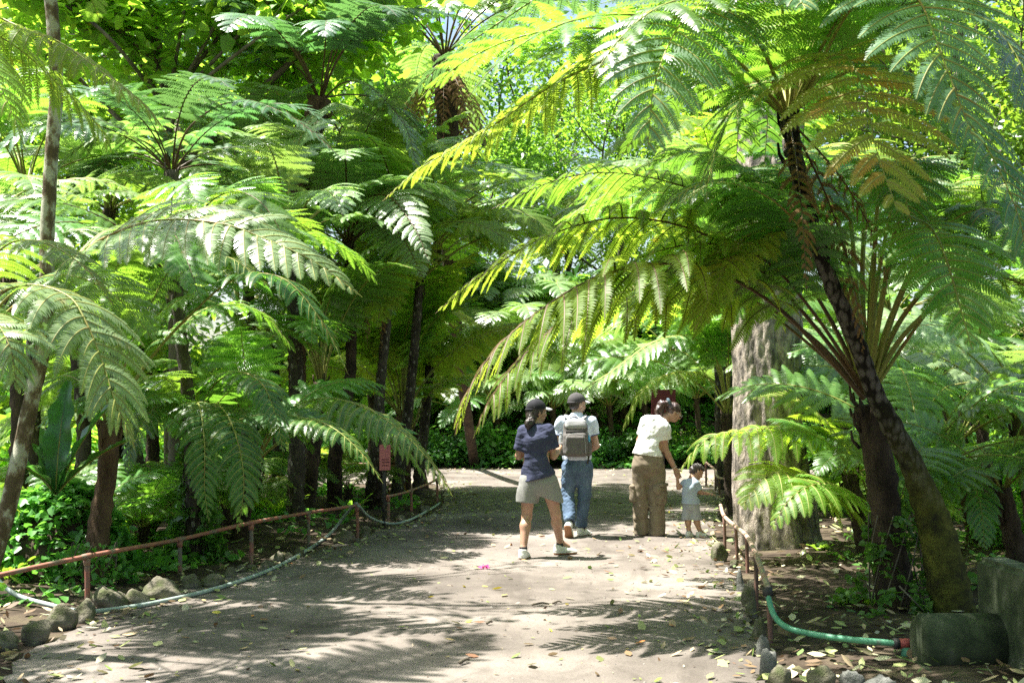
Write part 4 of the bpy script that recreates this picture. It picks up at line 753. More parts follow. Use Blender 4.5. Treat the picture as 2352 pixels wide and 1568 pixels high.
for i in range(26):   # right bed, back
    y = r.uniform(14.5, 24); x = 0.30*y+r.uniform(0, 7)
    SH.append((int(r.integers(4)), x, y, r.uniform(0.7, 1.3), ['leaf', 'leaf_dark', 'leaf', 'leaf_lime'][i % 4], 'leafy shrub filling the back of the right bed', 'shrubs at the back of the right bed'))
for i in range(14):
    y = r.uniform(11.3, 13.6); x = 0.40*y+0.3+r.uniform(0, 2.2)
    SH.append((3 if i % 2 else 0, x, y, r.uniform(0.3, 0.55), ['leaf', 'leaf_cover'][i % 2], 'low leafy shrub under the ferns at right', 'low shrubs under the ferns at right'))
for i in range(26):
    x = -26+i*1.9+r.normal(0, 0.3); SH.append((int(r.integers(4)), x, 37+r.uniform(0, 2), r.uniform(2.8, 3.6), ['leaf', 'leaf_lime', 'leaf_dark', 'leaf'][i % 4], 'very tall shrub closing the view behind the bank', 'very tall shrubs closing the view'))
for i in range(16):
    x = -13.5+i*0.62+r.normal(0, 0.2); y = 24+r.uniform(-1.2, 1.2)+(1.6 if x > -6 else 0); 
    if x < -6.5: SH.append((int(r.integers(4)), x, y, r.uniform(1.3, 1.9), ['leaf_lime', 'leaf', 'leaf_lime'][i % 3], 'tall bright shrub at the far side of the left bed', 'tall shrubs at the far side of the left bed'))
for i in range(9):
    SH.append((int(r.integers(4)), -14+i*1.1, 28.5+r.uniform(0, 1.5), r.uniform(1.8, 2.6), ['leaf_lime', 'leaf'][i % 2], 'tall shrub across the road at the left', 'tall shrubs across the road at the left')) if -14+i*1.1 < -8.5 else None
for s_ in SH: shrub(*s_, rz=r.uniform(0, 6))
# ivy / ground cover: uncountable
def cover(name, pts, size, leafm, n, rad, seed, label_kind='stuff', sq=0.45, shape='heart'):
    r = np.random.default_rng(seed); mb = MB(); leaf_cloud(mb, pts, rad, n, size, r, shape=shape, tilt=0.45, sq=sq); return tag(mb.build(name, M[leafm]), kind='stuff')
r = np.random.default_rng(81)
bk = np.stack([r.uniform(-13, 14, 900), 30.5+r.uniform(0, 1, 900)**1.5*4.5], 1); bz = ground_z(bk[:, 0], bk[:, 1])
cover('bank_ground_cover', np.c_[bk, bz+0.25+0.25*np.sin(bk[:, 0]*1.7)], 0.15, 'leaf_cover', 26, 0.42, 1)
# ivy mound at left front
mc = G(105, 1335); pts = []
for k in range(170):
    a, e = r.uniform(0, 6.28), r.uniform(0.0, 1.5); q = np.array([math.cos(a)*math.cos(e)*0.62, math.sin(a)*math.cos(e)*0.6, math.sin(e)*0.80]); pts.append(mc+[0.0, 0.35, 0]+q)
root = thing('ivy_mound', 'dark ivy-covered mound behind the left railing', 'ivy', mc+[0, 0.35, 0])
mb = MB(); z = np.linspace(0, 1, 9); P = [np.array([0, 0, -0.05+0.85*t]) for t in z]; mb.tube(P, [0.6, 0.6, 0.58, 0.54, 0.48, 0.40, 0.30, 0.18, 0.03], 20, rough=0.08, rng=r)
mb.build('core', M['soil'], root)
mb = MB(); leaf_cloud(mb, np.array(pts)-mc-[0, 0.35, 0], 0.13, 26, 0.075, r, shape='heart', tilt=0.5); mb.build('foliage', M['leaf_cover'], root)
# ivy at the feet of the trunks
def ivy(label, base, h, rad, n, seed, size=0.06):
    r = np.random.default_rng(seed); root = thing('ivy', label, 'ivy', base); p = []
    for k in range(n):
        z = h*r.uniform(0, 1)**1.8; a = r.uniform(0, 6.28); rr = rad*(1+1.6*(1-z/h)**3)*r.uniform(0.8, 1.15); p.append([math.cos(a)*rr, math.sin(a)*rr, z])
    st = MB()
    for k in range(10):
        a = k*0.63; t = np.linspace(0, 1, 8); st.tube(np.stack([np.cos(a+t*1.2)*rad*1.05, np.sin(a+t*1.2)*rad*1.05, t*h], 1), 0.006, 4, rng=r)
    st.build('stem', M['bark'], root); mb = MB(); leaf_cloud(mb, np.array(p), 0.07, 9, size, r, shape='heart', tilt=0.7); mb.build('foliage', M['leaf_cover'], root)
ivy('ivy round the foot of the dark trunk with the stalk fan', G(2060, 1402), 0.75, 0.19, 90, 1)
ivy('ivy sleeve on the slim trunk behind the second railing post', G(446, 1292), 1.5, 0.12, 190, 2, 0.07)
ivy('ivy at the base of the brown trunk beside the ivy mound', G(215, 1350), 0.4, 0.18, 60, 3)
# low cover patches in the beds
r = np.random.default_rng(91); P = np.stack([r.uniform(-9, -1.5, 900), r.uniform(8.8, 22, 900)], 1); P = P[~inside(P, poly)]; d = pdist(P, poly); P = P[(d > 0.55) & (np.sin(P[:, 0]*2.1+P[:, 1]*1.3)+np.sin(P[:, 1]*2.9) > 0.2)]
cover('low_ground_cover', np.c_[P, ground_z(P[:, 0], P[:, 1])+0.06], 0.10, 'leaf_cover', 12, 0.26, 2, sq=0.3)
P = np.stack([r.uniform(2, 8, 700), r.uniform(9.6, 20, 700)], 1); P = P[~inside(P, poly)]; d = pdist(P, poly); P = P[(d > 0.8) & (np.sin(P[:, 0]*2.1+P[:, 1]*1.3)+np.sin(P[:, 1]*2.9) > 0.55)]
cover('clover_ground_cover', np.c_[P, ground_z(P[:, 0], P[:, 1])+0.04], 0.07, 'leaf_cover', 12, 0.2, 3, sq=0.3)
# strap-leaved bird's-nest plants
def strap_plant(label, base, leaves, mat, seed, group='strap-leaved plants in the left bed', name='birds_nest_fern'):
    """leaves: list of (azimuth deg, length, start elev, end elev, half width)"""
    r = np.random.default_rng(seed); root = thing(name, label, 'plant', base, group=group)
    for az, Lf, e0, e1, hw in leaves:
        p = gpath(e0, e1, Lf, 0, 18); a = math.radians(az); ca, sa = math.cos(a), math.sin(a)
        P = np.stack([p[:, 0]*ca, p[:, 0]*sa, p[:, 2]], 1); Sd = np.array([-sa, ca, 0]); T = nrm(np.gradient(P, axis=0)); Nn = np.cross(T, Sd)
        u = np.linspace(0, 1, 18); w_ = hw*(np.sin(PI*np.clip(u*0.9+0.06, 0, 1))**0.8)*(1+0.08*np.sin(u*30+az)); wav = 0.25*w_*np.sin(u*22+az)
        cols = [P+Sd*(w_*k)[:, None]-Nn*(w_*0.28*abs(k)*-1)[:, None]+Nn*(wav*k*abs(k))[:, None] for k in (-1, -0.5, 0, 0.5, 1)]
        V = np.stack(cols, 1); i = (np.arange(17)[:, None]*5+np.arange(4)[None]).ravel(); mb = MB(); mb.add(V, np.stack([i, i+1, i+6, i+5], 1), 0)
        mb.tube(P-Nn*0.004, np.linspace(0.010, 0.003, 18)*(Lf**0.5), 5, 1, rng=r); mb.build('leaf', [M[mat], M['stipe']], root)
    return root
def rosette(n, L, w_, r, e=(78, 35)): return [(k*137.5+r.uniform(-15, 15), L*r.uniform(0.75, 1.1), r.uniform(*sorted((e[0]-15, e[0]+5))), e[1]+r.uniform(-25, 20), w_*r.uniform(0.8, 1.1)) for k in range(n)]
r = np.random.default_rng(15)
b = W(128, 1135, 9.9); strap_plant('giant dark strap leaves rising from the top of the ivy mound', b, [(80, 1.0, 88, 70, 0.13), (20, 0.98, 70, 45, 0.10), (175, 0.9, 50, -30, 0.11), (5, 0.85, 50, 15, 0.08), (-150, 0.5, 60, 0, 0.09), (150, 0.55, 70, 30, 0.08), (130, 0.7, 65, 40, 0.09)], 'leaf_dark', 1)
strap_plant('upright rosette of stiff green strap leaves in the middle of the left bed', G(345, 1243), rosette(12, 0.55, 0.055, r), 'leaf', 2)
strap_plant('light green rosette of strap leaves behind the third railing post', G(640, 1200), rosette(12, 0.55, 0.065, r, (70, 25)), 'leaf_lime', 3)
strap_plant('small strap-leaved rosette right of the brown trunk', G(285, 1232), rosette(8, 0.6, 0.05, r, (80, 40)), 'leaf', 4)
strap_plant('pale strap-leaved clump beside the black slanting trunk', G(590, 1195), rosette(8, 0.55, 0.06, r, (75, 30)), 'leaf_lime', 5)
strap_plant('low broad-leaved plant just behind the railing at left', G(258, 1260), rosette(7, 0.32, 0.06, r, (50, 5)), 'leaf_lime', 6)
strap_plant('small broad-leaved plant under the railing between the first two posts', G(400, 1275), rosette(6, 0.22, 0.05, r, (40, 0)), 'leaf_lime', 7)
strap_plant('tuft of dark strap leaves at the left edge below the rail', G(22, 1345), rosette(6, 0.42, 0.05, r, (65, 10)), 'leaf', 8)
strap_plant('small sprig of strap leaves behind the railing end', G(800, 1195), rosette(7, 0.5, 0.04, r, (65, 20)), 'leaf', 9)
strap_plant('little pale plant at the ivy foot of the dark trunk', G(1995, 1392), rosette(6, 0.14, 0.035, r, (50, 10)), 'leaf_lime', 10, 'small plants in the right bed', 'small_plant')
strap_plant('little leafy sprout at the roots of the big grey tree', G(1885, 1275), rosette(7, 0.22, 0.05, r, (60, 10)), 'leaf', 11, 'small plants in the right bed', 'small_plant')
# ------------------------------------------------------------------ railings, hoses, stones, signs, bench
M['rail_red'] = surf('red_rusty_pipe', [(0.36, (0.20, 0.17, 0.13)), (0.50, (0.29, 0.12, 0.085)), (0.7, (0.38, 0.15, 0.11))], scale=7, rough=0.6, bump=0.25, bscale=60, bdist=0.004, stretch=(1, 1, 1))
M['post_red'] = surf('red_faded_post', [(0.40, (0.16, 0.15, 0.12)), (0.55, (0.30, 0.12, 0.09)), (0.75, (0.42, 0.12, 0.09))], scale=5, rough=0.65, bump=0.25, bscale=60, bdist=0.004)
M['rail_tan'] = surf('worn_bamboo_pipe', [(0.38, (0.20, 0.16, 0.11)), (0.5, (0.36, 0.28, 0.22)), (0.6, (0.42, 0.20, 0.15)), (0.72, (0.50, 0.42, 0.34))], scale=9, rough=0.6, bump=0.3, bscale=50, bdist=0.004)
M['post_rust'] = surf('rust_post', [(0.35, (0.10, 0.065, 0.05)), (0.7, (0.24, 0.12, 0.09))], scale=8, rough=0.75, bump=0.3, bscale=60, bdist=0.004)
M['pipe_green'] = surf('green_painted_pipe', [(0.36, (0.12, 0.17, 0.13)), (0.46, (0.08, 0.27, 0.155)), (0.75, (0.12, 0.35, 0.21))], scale=12, rough=0.45, bump=0.15, bscale=50, bdist=0.003)
M['pipe_red'] = surf('red_coupling', [(0.35, (0.28, 0.06, 0.05)), (0.7, (0.45, 0.10, 0.08))], scale=12, rough=0.5, bump=0.2, bdist=0.003)
M['hose'] = surf('grey_hose', [(0.35, (0.20, 0.25, 0.23)), (0.7, (0.38, 0.43, 0.40))], scale=6, rough=0.5, bump=0.15, bscale=80, bdist=0.002)
M['wire'] = surf('dark_metal', [(0.35, (0.03, 0.03, 0.03)), (0.7, (0.08, 0.07, 0.06))], scale=12, rough=0.6, bump=0.0)
M['rock'] = surf('mossy_rock', [(0.36, (0.07, 0.09, 0.03)), (0.44, (0.10, 0.10, 0.055)), (0.54, (0.15, 0.135, 0.10)), (0.7, (0.24, 0.215, 0.175))], scale=5, rough=0.95, bump=1.0, bscale=14, bdist=0.04)
M['rock_grey'] = surf('grey_rock', [(0.36, (0.08, 0.085, 0.07)), (0.55, (0.15, 0.15, 0.135)), (0.75, (0.23, 0.225, 0.20))], scale=5, rough=0.95, bump=0.9, bscale=18, bdist=0.03)
def rail_run(label, tops, bases, rad, mrail, mpost, group, ext=None, prad=0.02, collars=True, mcol=None):
    """tops: rail points at posts; bases: ground points"""
    o0 = np.array(bases[0]); root = thing('railing', label, 'railing', o0, group=group)
    P = [np.array(p)-o0 for p in ([ext[0]] if ext and ext[0] is not None else [])+list(tops)+([ext[1]] if ext and ext[1] is not None else [])]
    mb = MB(); mb.tube(spline(P, 12*len(P)), rad, 12, rough=0.015); mb.build('rail', M[mrail], root)
    for t, b in zip(tops, bases):
        t, b = np.array(t)-o0, np.array(b)-o0; b = b.copy(); b[2] = -0.12
        mb = MB(); mb.tube(spline([b, (b+t)/2+[0.004, 0, 0], t-[0, 0, rad*0.8]], 8), prad, 10, rough=0.02)
        p = mb.build('post', M[mpost], root)
        if collars:
            mb = MB(); mb.tube([t-[0, 0, 0.07], t-[0, 0, rad]], prad*1.35, 12); d = nrm(P[min(len(P)-1, 1)]-P[0])
            mb.tube([t-d*0.045, t+d*0.045], rad*1.28, 12); mb.build('collar', M[mcol or mrail], p)
    return root
LP = [((-115,1345),(-112,1462)), ((200,1277),(200,1397)), ((413,1238),(413,1322)), ((577,1200),(577,1300)), ((708,1177),(709,1256)), ((820,1160),(821,1236))]
tops, bases = [], []
for (tx, ty), (bx, by) in LP:
    b = G(bx, by); bases.append(b); tops.append(W(tx, ty, b[1]))
rail_run('long red pipe railing at left, from the frame edge to where the hoses meet', tops, bases, 0.019, 'rail_red', 'post_red', 'red pipe railings at left')
tL = tops
tops, bases = [], []
for (tx, ty), (bx, by) in [((892,1140),(892,1197)), ((944,1126),(945,1176)), ((1004,1100),(1004,1152))]:
    b = G(bx, by); bases.append(b); tops.append(W(tx, ty, b[1]))
rail_run('short red pipe railing right of the pink sign', tops, bases, 0.019, 'rail_red', 'post_red', 'red pipe railings at left', ext=(None, W(997, 1085, 20.4)))
tM = tops
# right railing, tan and worn, ending in the green pipe
RPp = [((1663,1184),(1665,1262)), ((1690,1209),(1693,1292)), ((1714,1229),(1717,1316)), ((1735,1270),(1737,1398)), ((1765,1352),(1769,1480))]
tops, bases = [], []
for (tx, ty), (bx, by) in RPp:
    b = G(bx, by); bases.append(b); tops.append(W(tx, ty, b[1]))
# keep the run smooth: nudge the far posts back along their own sight distance
rail_run('low bent railing of worn tan pipe along the right path edge', tops, bases, 0.021, 'rail_tan', 'post_rust', 'pipes at the right path edge', prad=0.017, collars=False, ext=(W(1655, 1160, bases[0][1]+0.8), None))
Yb = bases[-1][1]
gp = [tops[-1]+[-0.004, 0.02, 0.0], W(1768,1385,Yb-0.03), W(1783,1420,Yb-0.10), W(1815,1443,Yb-0.2), W(1880,1458,Yb-0.32), W(1965,1469,Yb-0.44), W(2060,1477,Yb-0.55)]
gp = [np.array(p) for p in gp]; g0 = np.array([gp[-1][0], gp[-1][1], 0.0])
root = thing('water_pipe', 'green painted pipe curving from the right railing to the stone bench', 'pipe', g0)
mb = MB(); mb.tube(spline(np.array(gp)-g0, 60), 0.0195, 14, rough=0.01); mb.build('pipe', M['pipe_green'], root)
mb = MB(); q = gp[0]-g0; mb.tube([q+[0, 0, 0.01], q+[0.002, -0.01, -0.05]], 0.034, 14); mb.build('clamp', M['wire'], root); mb = MB(); q = gp[-1]-g0; mb.tube([q-[0.02, 0, 0], q+[0.012, 0, 0]], 0.033, 14); mb.build('clamp', M['wire'], root)
mb = MB(); mb.tube([q+[0.012, 0, 0], q+[0.10, -0.003, 0]], 0.031, 14); mb.build('coupling', M['pipe_red'], root)
mb = MB(); e = q+[0.055, -0.002, 0]; mb.tube([e-[0, 0, 0.02], e-[0, 0, 0.10]], 0.030, 14); mb.tube([e-[0, 0, 0.10], [e[0], e[1], -0.1]], 0.022, 14); mb.tube([e-[0, 0, 0.10], e-[0, 0, 0.125]], 0.036, 14); mb.build('elbow', M['pipe_green'], root)
# far railings
for lab, pts in (('tan pipe railing far behind the child, bending round the bed', [(1621,1061,23.2),(1643,1079,22.0),(1652,1097,21.0),(1720,1106,20.6),(1800,1108,20.6)]), ('faint pipe railing far behind the pink sign', [(620,1064,24.6),(722,1063,24.4),(847,1064,24.2)])):
    tp = [W(*p) for p in pts]; bs = [np.array([p[0], p[1], 0]) for p in tp]
    tp = [np.array([p[0], p[1], 0.42]) if 'faint' in lab else p for p in tp]
    rail_run(lab, tp, bs, 0.022, 'post_rust' if 'faint' in lab else 'rail_tan', 'post_rust', 'far railings', prad=0.022, collars=False)
# hoses
def hose(label, pts, rad=0.019):
    pts = [np.array(p) for p in pts]; b = pts[0].copy(); root = thing('hose', label, 'hose', (b[0], b[1], 0), group='grey hoses hung on the left railing'); b[2] = 0
    mb = MB(); mb.tube(spline(np.array(pts)-b, 90), rad, 10, rough=0.02); mb.build('tube', M['hose'], root)
Zp = lambda px, py, h=0.03: G(px, py, h)
hose('long grey hose sagging to the stones beneath the left railing', [W(-60,1270,9.6), W(-8,1328,9.2), Zp(40,1367,.10), Zp(120,1390,.05), Zp(165,1400,.04), Zp(215,1404), Zp(350,1385), Zp(500,1350), Zp(620,1308), Zp(700,1266), W(760,1224,14.1)+[0, -0.12, 0], W(800,1175,14.2)+[0, -0.06, 0], tL[5]+[0, -0.04, 0.03]])
hose('short grey hose looping from the last long-railing post past the pink sign', [tL[5]+[0.02, -0.04, 0.0], W(850,1188,14.6), Zp(893,1202), Zp(935,1196), Zp(985,1171), Zp(1010,1155)])
# stones
def rock(label, c, sx, sy, sz, seed, mat='rock', group=None, rz=0.0, name='rock'):
    r = np.random.default_rng(seed); n, seg = 14, 20
    th = np.linspace(0.0, PI, n); ph = np.arange(seg)*2*PI/seg
    D = np.stack([np.sin(th)[:, None]*np.cos(ph), np.sin(th)[:, None]*np.sin(ph), np.repeat(np.cos(th)[:, None], seg, 1)], -1)
    R = np.ones(D.shape[:2])
    for k in range(11):   # chipped facets
        nv = nrm(r.normal(0, 1, 3)); h = r.uniform(0.52, 0.86); dn = D@nv; R = np.minimum(R, np.where(dn > 0.05, h/np.maximum(dn, 0.05), 9))
    for k in range(5):
        f = r.normal(0, 2.8, 3); R *= 1+0.035*np.sin(D@f*1.6+r.uniform(0, 6))
    R += r.normal(0, 0.012, R.shape); R[0] = R[0].mean(); R[-1] = R[-1].mean()
    V = D*R[..., None]*np.array([sx, sy, sz])*1.12+np.array([0, 0, sz*0.42])
    i = np.arange(n-1)[:, None]*seg; j = np.arange(seg)[None]; k = (j+1) % seg
    mb = MB(); mb.add(V, np.stack([i+j, i+seg+j, i+seg+k, i+k], -1).reshape(-1, 4)); o = mb.build(name, M[mat], loc=c); o.rotation_euler = (0, 0, rz)
    return tag(o, label, 'stone', group)
def rk(px0, px1, ptop, pbot, seed, label, mat='rock', group='stones edging the left bed', dy=1.0, kz=1.0):
    b = G((px0+px1)/2, pbot-2); Y0 = b[1]; w_ = (px1-px0)/2*Y0/FPX; h = (pbot-ptop)*Y0/FPX; sy = max(w_*0.75, 0.05)*dy
    rock(label, (b[0], Y0+sy*0.6, 0), w_*0.98, sy, h*0.6*kz, seed, mat, group, rz=(seed % 7)*0.12-0.3)
LS = [(-40,38,1432,1500,'rounded stone at the left frame edge'), (32,112,1406,1482,'pale grey stone, second from the left frame edge'), (96,168,1378,1450,'moss-topped stone left of the first railing post'), (160,214,1368,1432,'dark mossy stone at the foot of the first railing post'),
      (206,288,1342,1402,'large pitted stone right of the first railing post'), (284,345,1348,1396,'low brown stone between two large pitted stones'), (322,406,1318,1382,'largest pitted stone under the rail'), (418,458,1310,1356,'upright stone right of the second railing post'),
      (462,512,1318,1352,'flat brown stone behind the hose'), (508,540,1302,1330,'small mossy stone between the flat stone and the third post'), (536,566,1298,1318,'little stone left of the third railing post'), (562,588,1296,1312,'little dark stone right of the third post'), (618,650,1260,1295,'pointed pale stone behind the hose'),
      (596,628,1288,1308,'flat dark stone before the pointed stone'), (650,676,1268,1290,'rounded small stone right of the pointed stone'), (672,700,1258,1282,'brown stone by the fourth post'), (755,812,1215,1252,'broad low stone left of the last long-railing post'), (826,852,1208,1232,'small stone right of the last long-railing post'), (905,935,1180,1200,'small stone under the short railing'), (958,990,1160,1180,'dark stone under the hanging frond')]
for k, (a, b_, t, bt, lab) in enumerate(LS): rk(a, b_, t, bt, 200+k, lab)
RS = [(1635,1678,1240,1292,'mossy stone at the far end of the right edging','rock'), (1688,1716,1306,1362,'narrow upright grey stone third from the far end','rock_grey'), (1704,1738,1318,1400,'tall mossy stone behind the second nearest post','rock'), (1672,1700,1284,1306,'small pale stone by the bent railing','rock'),
      (1716,1742,1370,1420,'pale stone leaning against the second nearest post','rock'), (1732,1764,1412,1478,'mossy yellow-green stone left of the nearest post','rock'), (1750,1800,1478,1560,'big smooth grey stone below the nearest post','rock_grey'), (1738,1768,1445,1510,'thin dark stone wedged behind the big grey stone','rock_grey'),
      (1768,1830,1528,1600,'dark stone cut by the bottom edge','rock'), (1848,1928,1520,1600,'faceted stone in the middle of the bottom edge row','rock'), (1930,1988,1530,1600,'angular grey stone before the bench platform','rock_grey'), (1990,2062,1548,1610,'low grey stone touching the bench platform','rock_grey')]
for k, (a, b_, t, bt, lab, mt) in enumerate(RS): rk(a, b_, t, bt, 300+k, lab, mt, 'stones edging the right bed', 1.0)
# signs
def board(label, c, w_, h, mat, post_to, tilt=0.0, rz=0.0, group=None, lines=(), tm='sign_ink', thick=0.02, text=None):
    root = thing('sign', label, 'sign', (c[0], c[1], 0), rz, group)
    mb = MB(); mb.box([0, 0.03, (c[2]+h/2-0.02)/2-0.06], [0.035, 0.03, c[2]+h/2+0.08]); mb.build('post', M['wire'], root)
    mb = MB(); mb.box([0, 0, c[2]], [w_, thick, h]); o = mb.build('board', M[mat], root, smooth=False)
    if abs(tilt) > 0: o.data.transform(__import__('mathutils').Matrix.Translation((0, 0, c[2])) @ __import__('mathutils').Matrix.Rotation(tilt, 4, 'Y') @ __import__('mathutils').Matrix.Translation((0, 0, -c[2])))
    if lines:
        rr = np.random.default_rng(4)
        for (x0, x1, z_, th) in lines:
            x = x0; mb = MB()
            while x < x1:
                l = rr.uniform(0.03, 0.07); mb.box([min(x+l/2, x1)*w_/2*1.0, -thick/2-0.002, c[2]+z_*h/2-x*math.tan(tilt)*w_/2], [l*w_/2*0.86, 0.003, th]); x += l*1.15
            mb.build('lettering', M[tm], root, smooth=False)
    return root
M['sign_pink'] = surf('faded_red_sign', [(0.35, (0.42, 0.13, 0.13)), (0.7, (0.52, 0.18, 0.17))], scale=6, rough=0.6, bump=0.05)
M['sign_red'] = surf('dark_red_board', [(0.35, (0.16, 0.03, 0.045)), (0.7, (0.22, 0.045, 0.06))], scale=6, rough=0.6, bump=0.05)
M['sign_ink'] = surf('sign_ink', [(0.3, (0.16, 0.05, 0.06)), (0.7, (0.18, 0.06, 0.07))], rough=0.8, bump=0)
board('faded pink sign on a thin dark post behind the left railing', W(884, 1050, 15.2), 0.15, 0.34, 'sign_pink', 0, rz=0.45, lines=((-0.6, 0.7, -0.15, 0.012), (-0.6, 0.75, -0.38, 0.012), (-0.6, 0.65, -0.62, 0.012)), tilt=0.0)
board('dark red board half hidden by fronds behind the stooping woman', W(1524, 925, 23.5), 0.50, 0.55, 'sign_red', 0, rz=0.0)
# stone bench: round bolster, slab and platform
M['concrete'] = surf('mossy_concrete', [(0.35, (0.022, 0.032, 0.016)), (0.52, (0.055, 0.068, 0.036)), (0.72, (0.13, 0.135, 0.095))], scale=6, rough=0.95, bump=0.7, bscale=45, bdist=0.008)
bc = W(2090, 1470, 6.75); root = thing('stone_bench', 'mossy concrete bench end with a round bolster and an upright slab', 'bench', (bc[0]+0.075, 6.75, 0))
def rbox(c, d, bev, mat, nm, rough=0.004):
    import bmesh
    bm = bmesh.new(); bmesh.ops.create_cube(bm, size=1)
    for v in bm.verts: v.co = Vector((v.co.x*d[0], v.co.y*d[1], v.co.z*d[2]))
    bmesh.ops.bevel(bm, geom=bm.edges[:], offset=bev, segments=3, affect='EDGES'); bmesh.ops.translate(bm, vec=Vector(c), verts=bm.verts)
    me = bpy.data.meshes.new(nm); bm.to_mesh(me); bm.free(); me.materials.append(M[mat])
    for p in me.polygons: p.use_smooth = False
    return link(nm, me, root)
zt = G(2075, 1525)[2]; xl = 0.0; zc = W(2090, 1415, 6.75)[2]; zb = W(2090, 1527, 6.75)[2]
mb = MB(); R_ = (zc-zb)/2+0.03; Lr = 0.50; xs_ = np.array([0, 0.008, 0.025, 0.055, 0.3, Lr]); rs_ = np.array([R_-0.055, R_-0.022, R_-0.006, R_, R_, R_])
mb.tube(np.stack([xs_, 0*xs_+0.10, 0*xs_+(zc-R_)], 1), rs_, 40, rough=0.004); mb.build('bolster', M['concrete'], root)
rbox([0.575, -0.06, (zb+W(2300, 1305, 6.6)[2])/2-0.1], [0.20, 0.9, (W(2300, 1305, 6.6)[2]-zb)+0.2], 0.03, 'concrete', 'slab')
rbox([0.55, -0.42, zb/2-0.06], [1.16, 1.25, zb+0.12], 0.012, 'concrete', 'platform')
# wire peg, twigs, flower
def twig(label, pts, rad, mat='bark', name='twig'):
    pts = np.array(pts); b = pts[0].copy(); mb = MB(); mb.tube(spline(pts-b, 12), np.linspace(rad, rad*0.6, 12), 6, rough=0.12); o = mb.build(name, M[mat], loc=b); tag(o, label, 'twig')
twig('thin pale stick leaning from the ivy foot toward the mossy trunk', [W(2065, 1345, 8.4), W(2100, 1380, 8.3), G(2130, 1412, 0.02)], 0.006)
def gtwig(lab, a, b_, rad): pa, pb_ = G(*a, 0.03), G(*b_, 0.03); twig(lab, [pa, (pa+pb_)/2+[0.01, 0.02, 0.008], pb_], rad)
gtwig('short brown stick on the sunlit path at the bottom centre', (1056, 1520), (1078, 1514), 0.013)
gtwig('dark curved twig in the middle of the path', (1222, 1388), (1262, 1386), 0.010)
gtwig('second dark twig just right of the curved twig', (1270, 1384), (1290, 1382), 0.010)
gtwig('small dark twig lying in the leaf shadow at left of the path', (1118, 1430), (1130, 1428), 0.012)
M['petal'] = leafmat('pink_petal', (0.65, 0.06, 0.35), (0.7, 0.1, 0.4), mixf=0.3, var=0.1)
mb = MB(); leaf_cloud(mb, np.array([[0, 0, 0.02]]), 0.03, 14, 0.05, np.random.default_rng(3)); fb = G(1115, 1306, 0.012); tag(mb.build('fallen_flower', M['petal'], loc=fb), 'small magenta flower fallen on the path at the edge of the shade', 'flower')
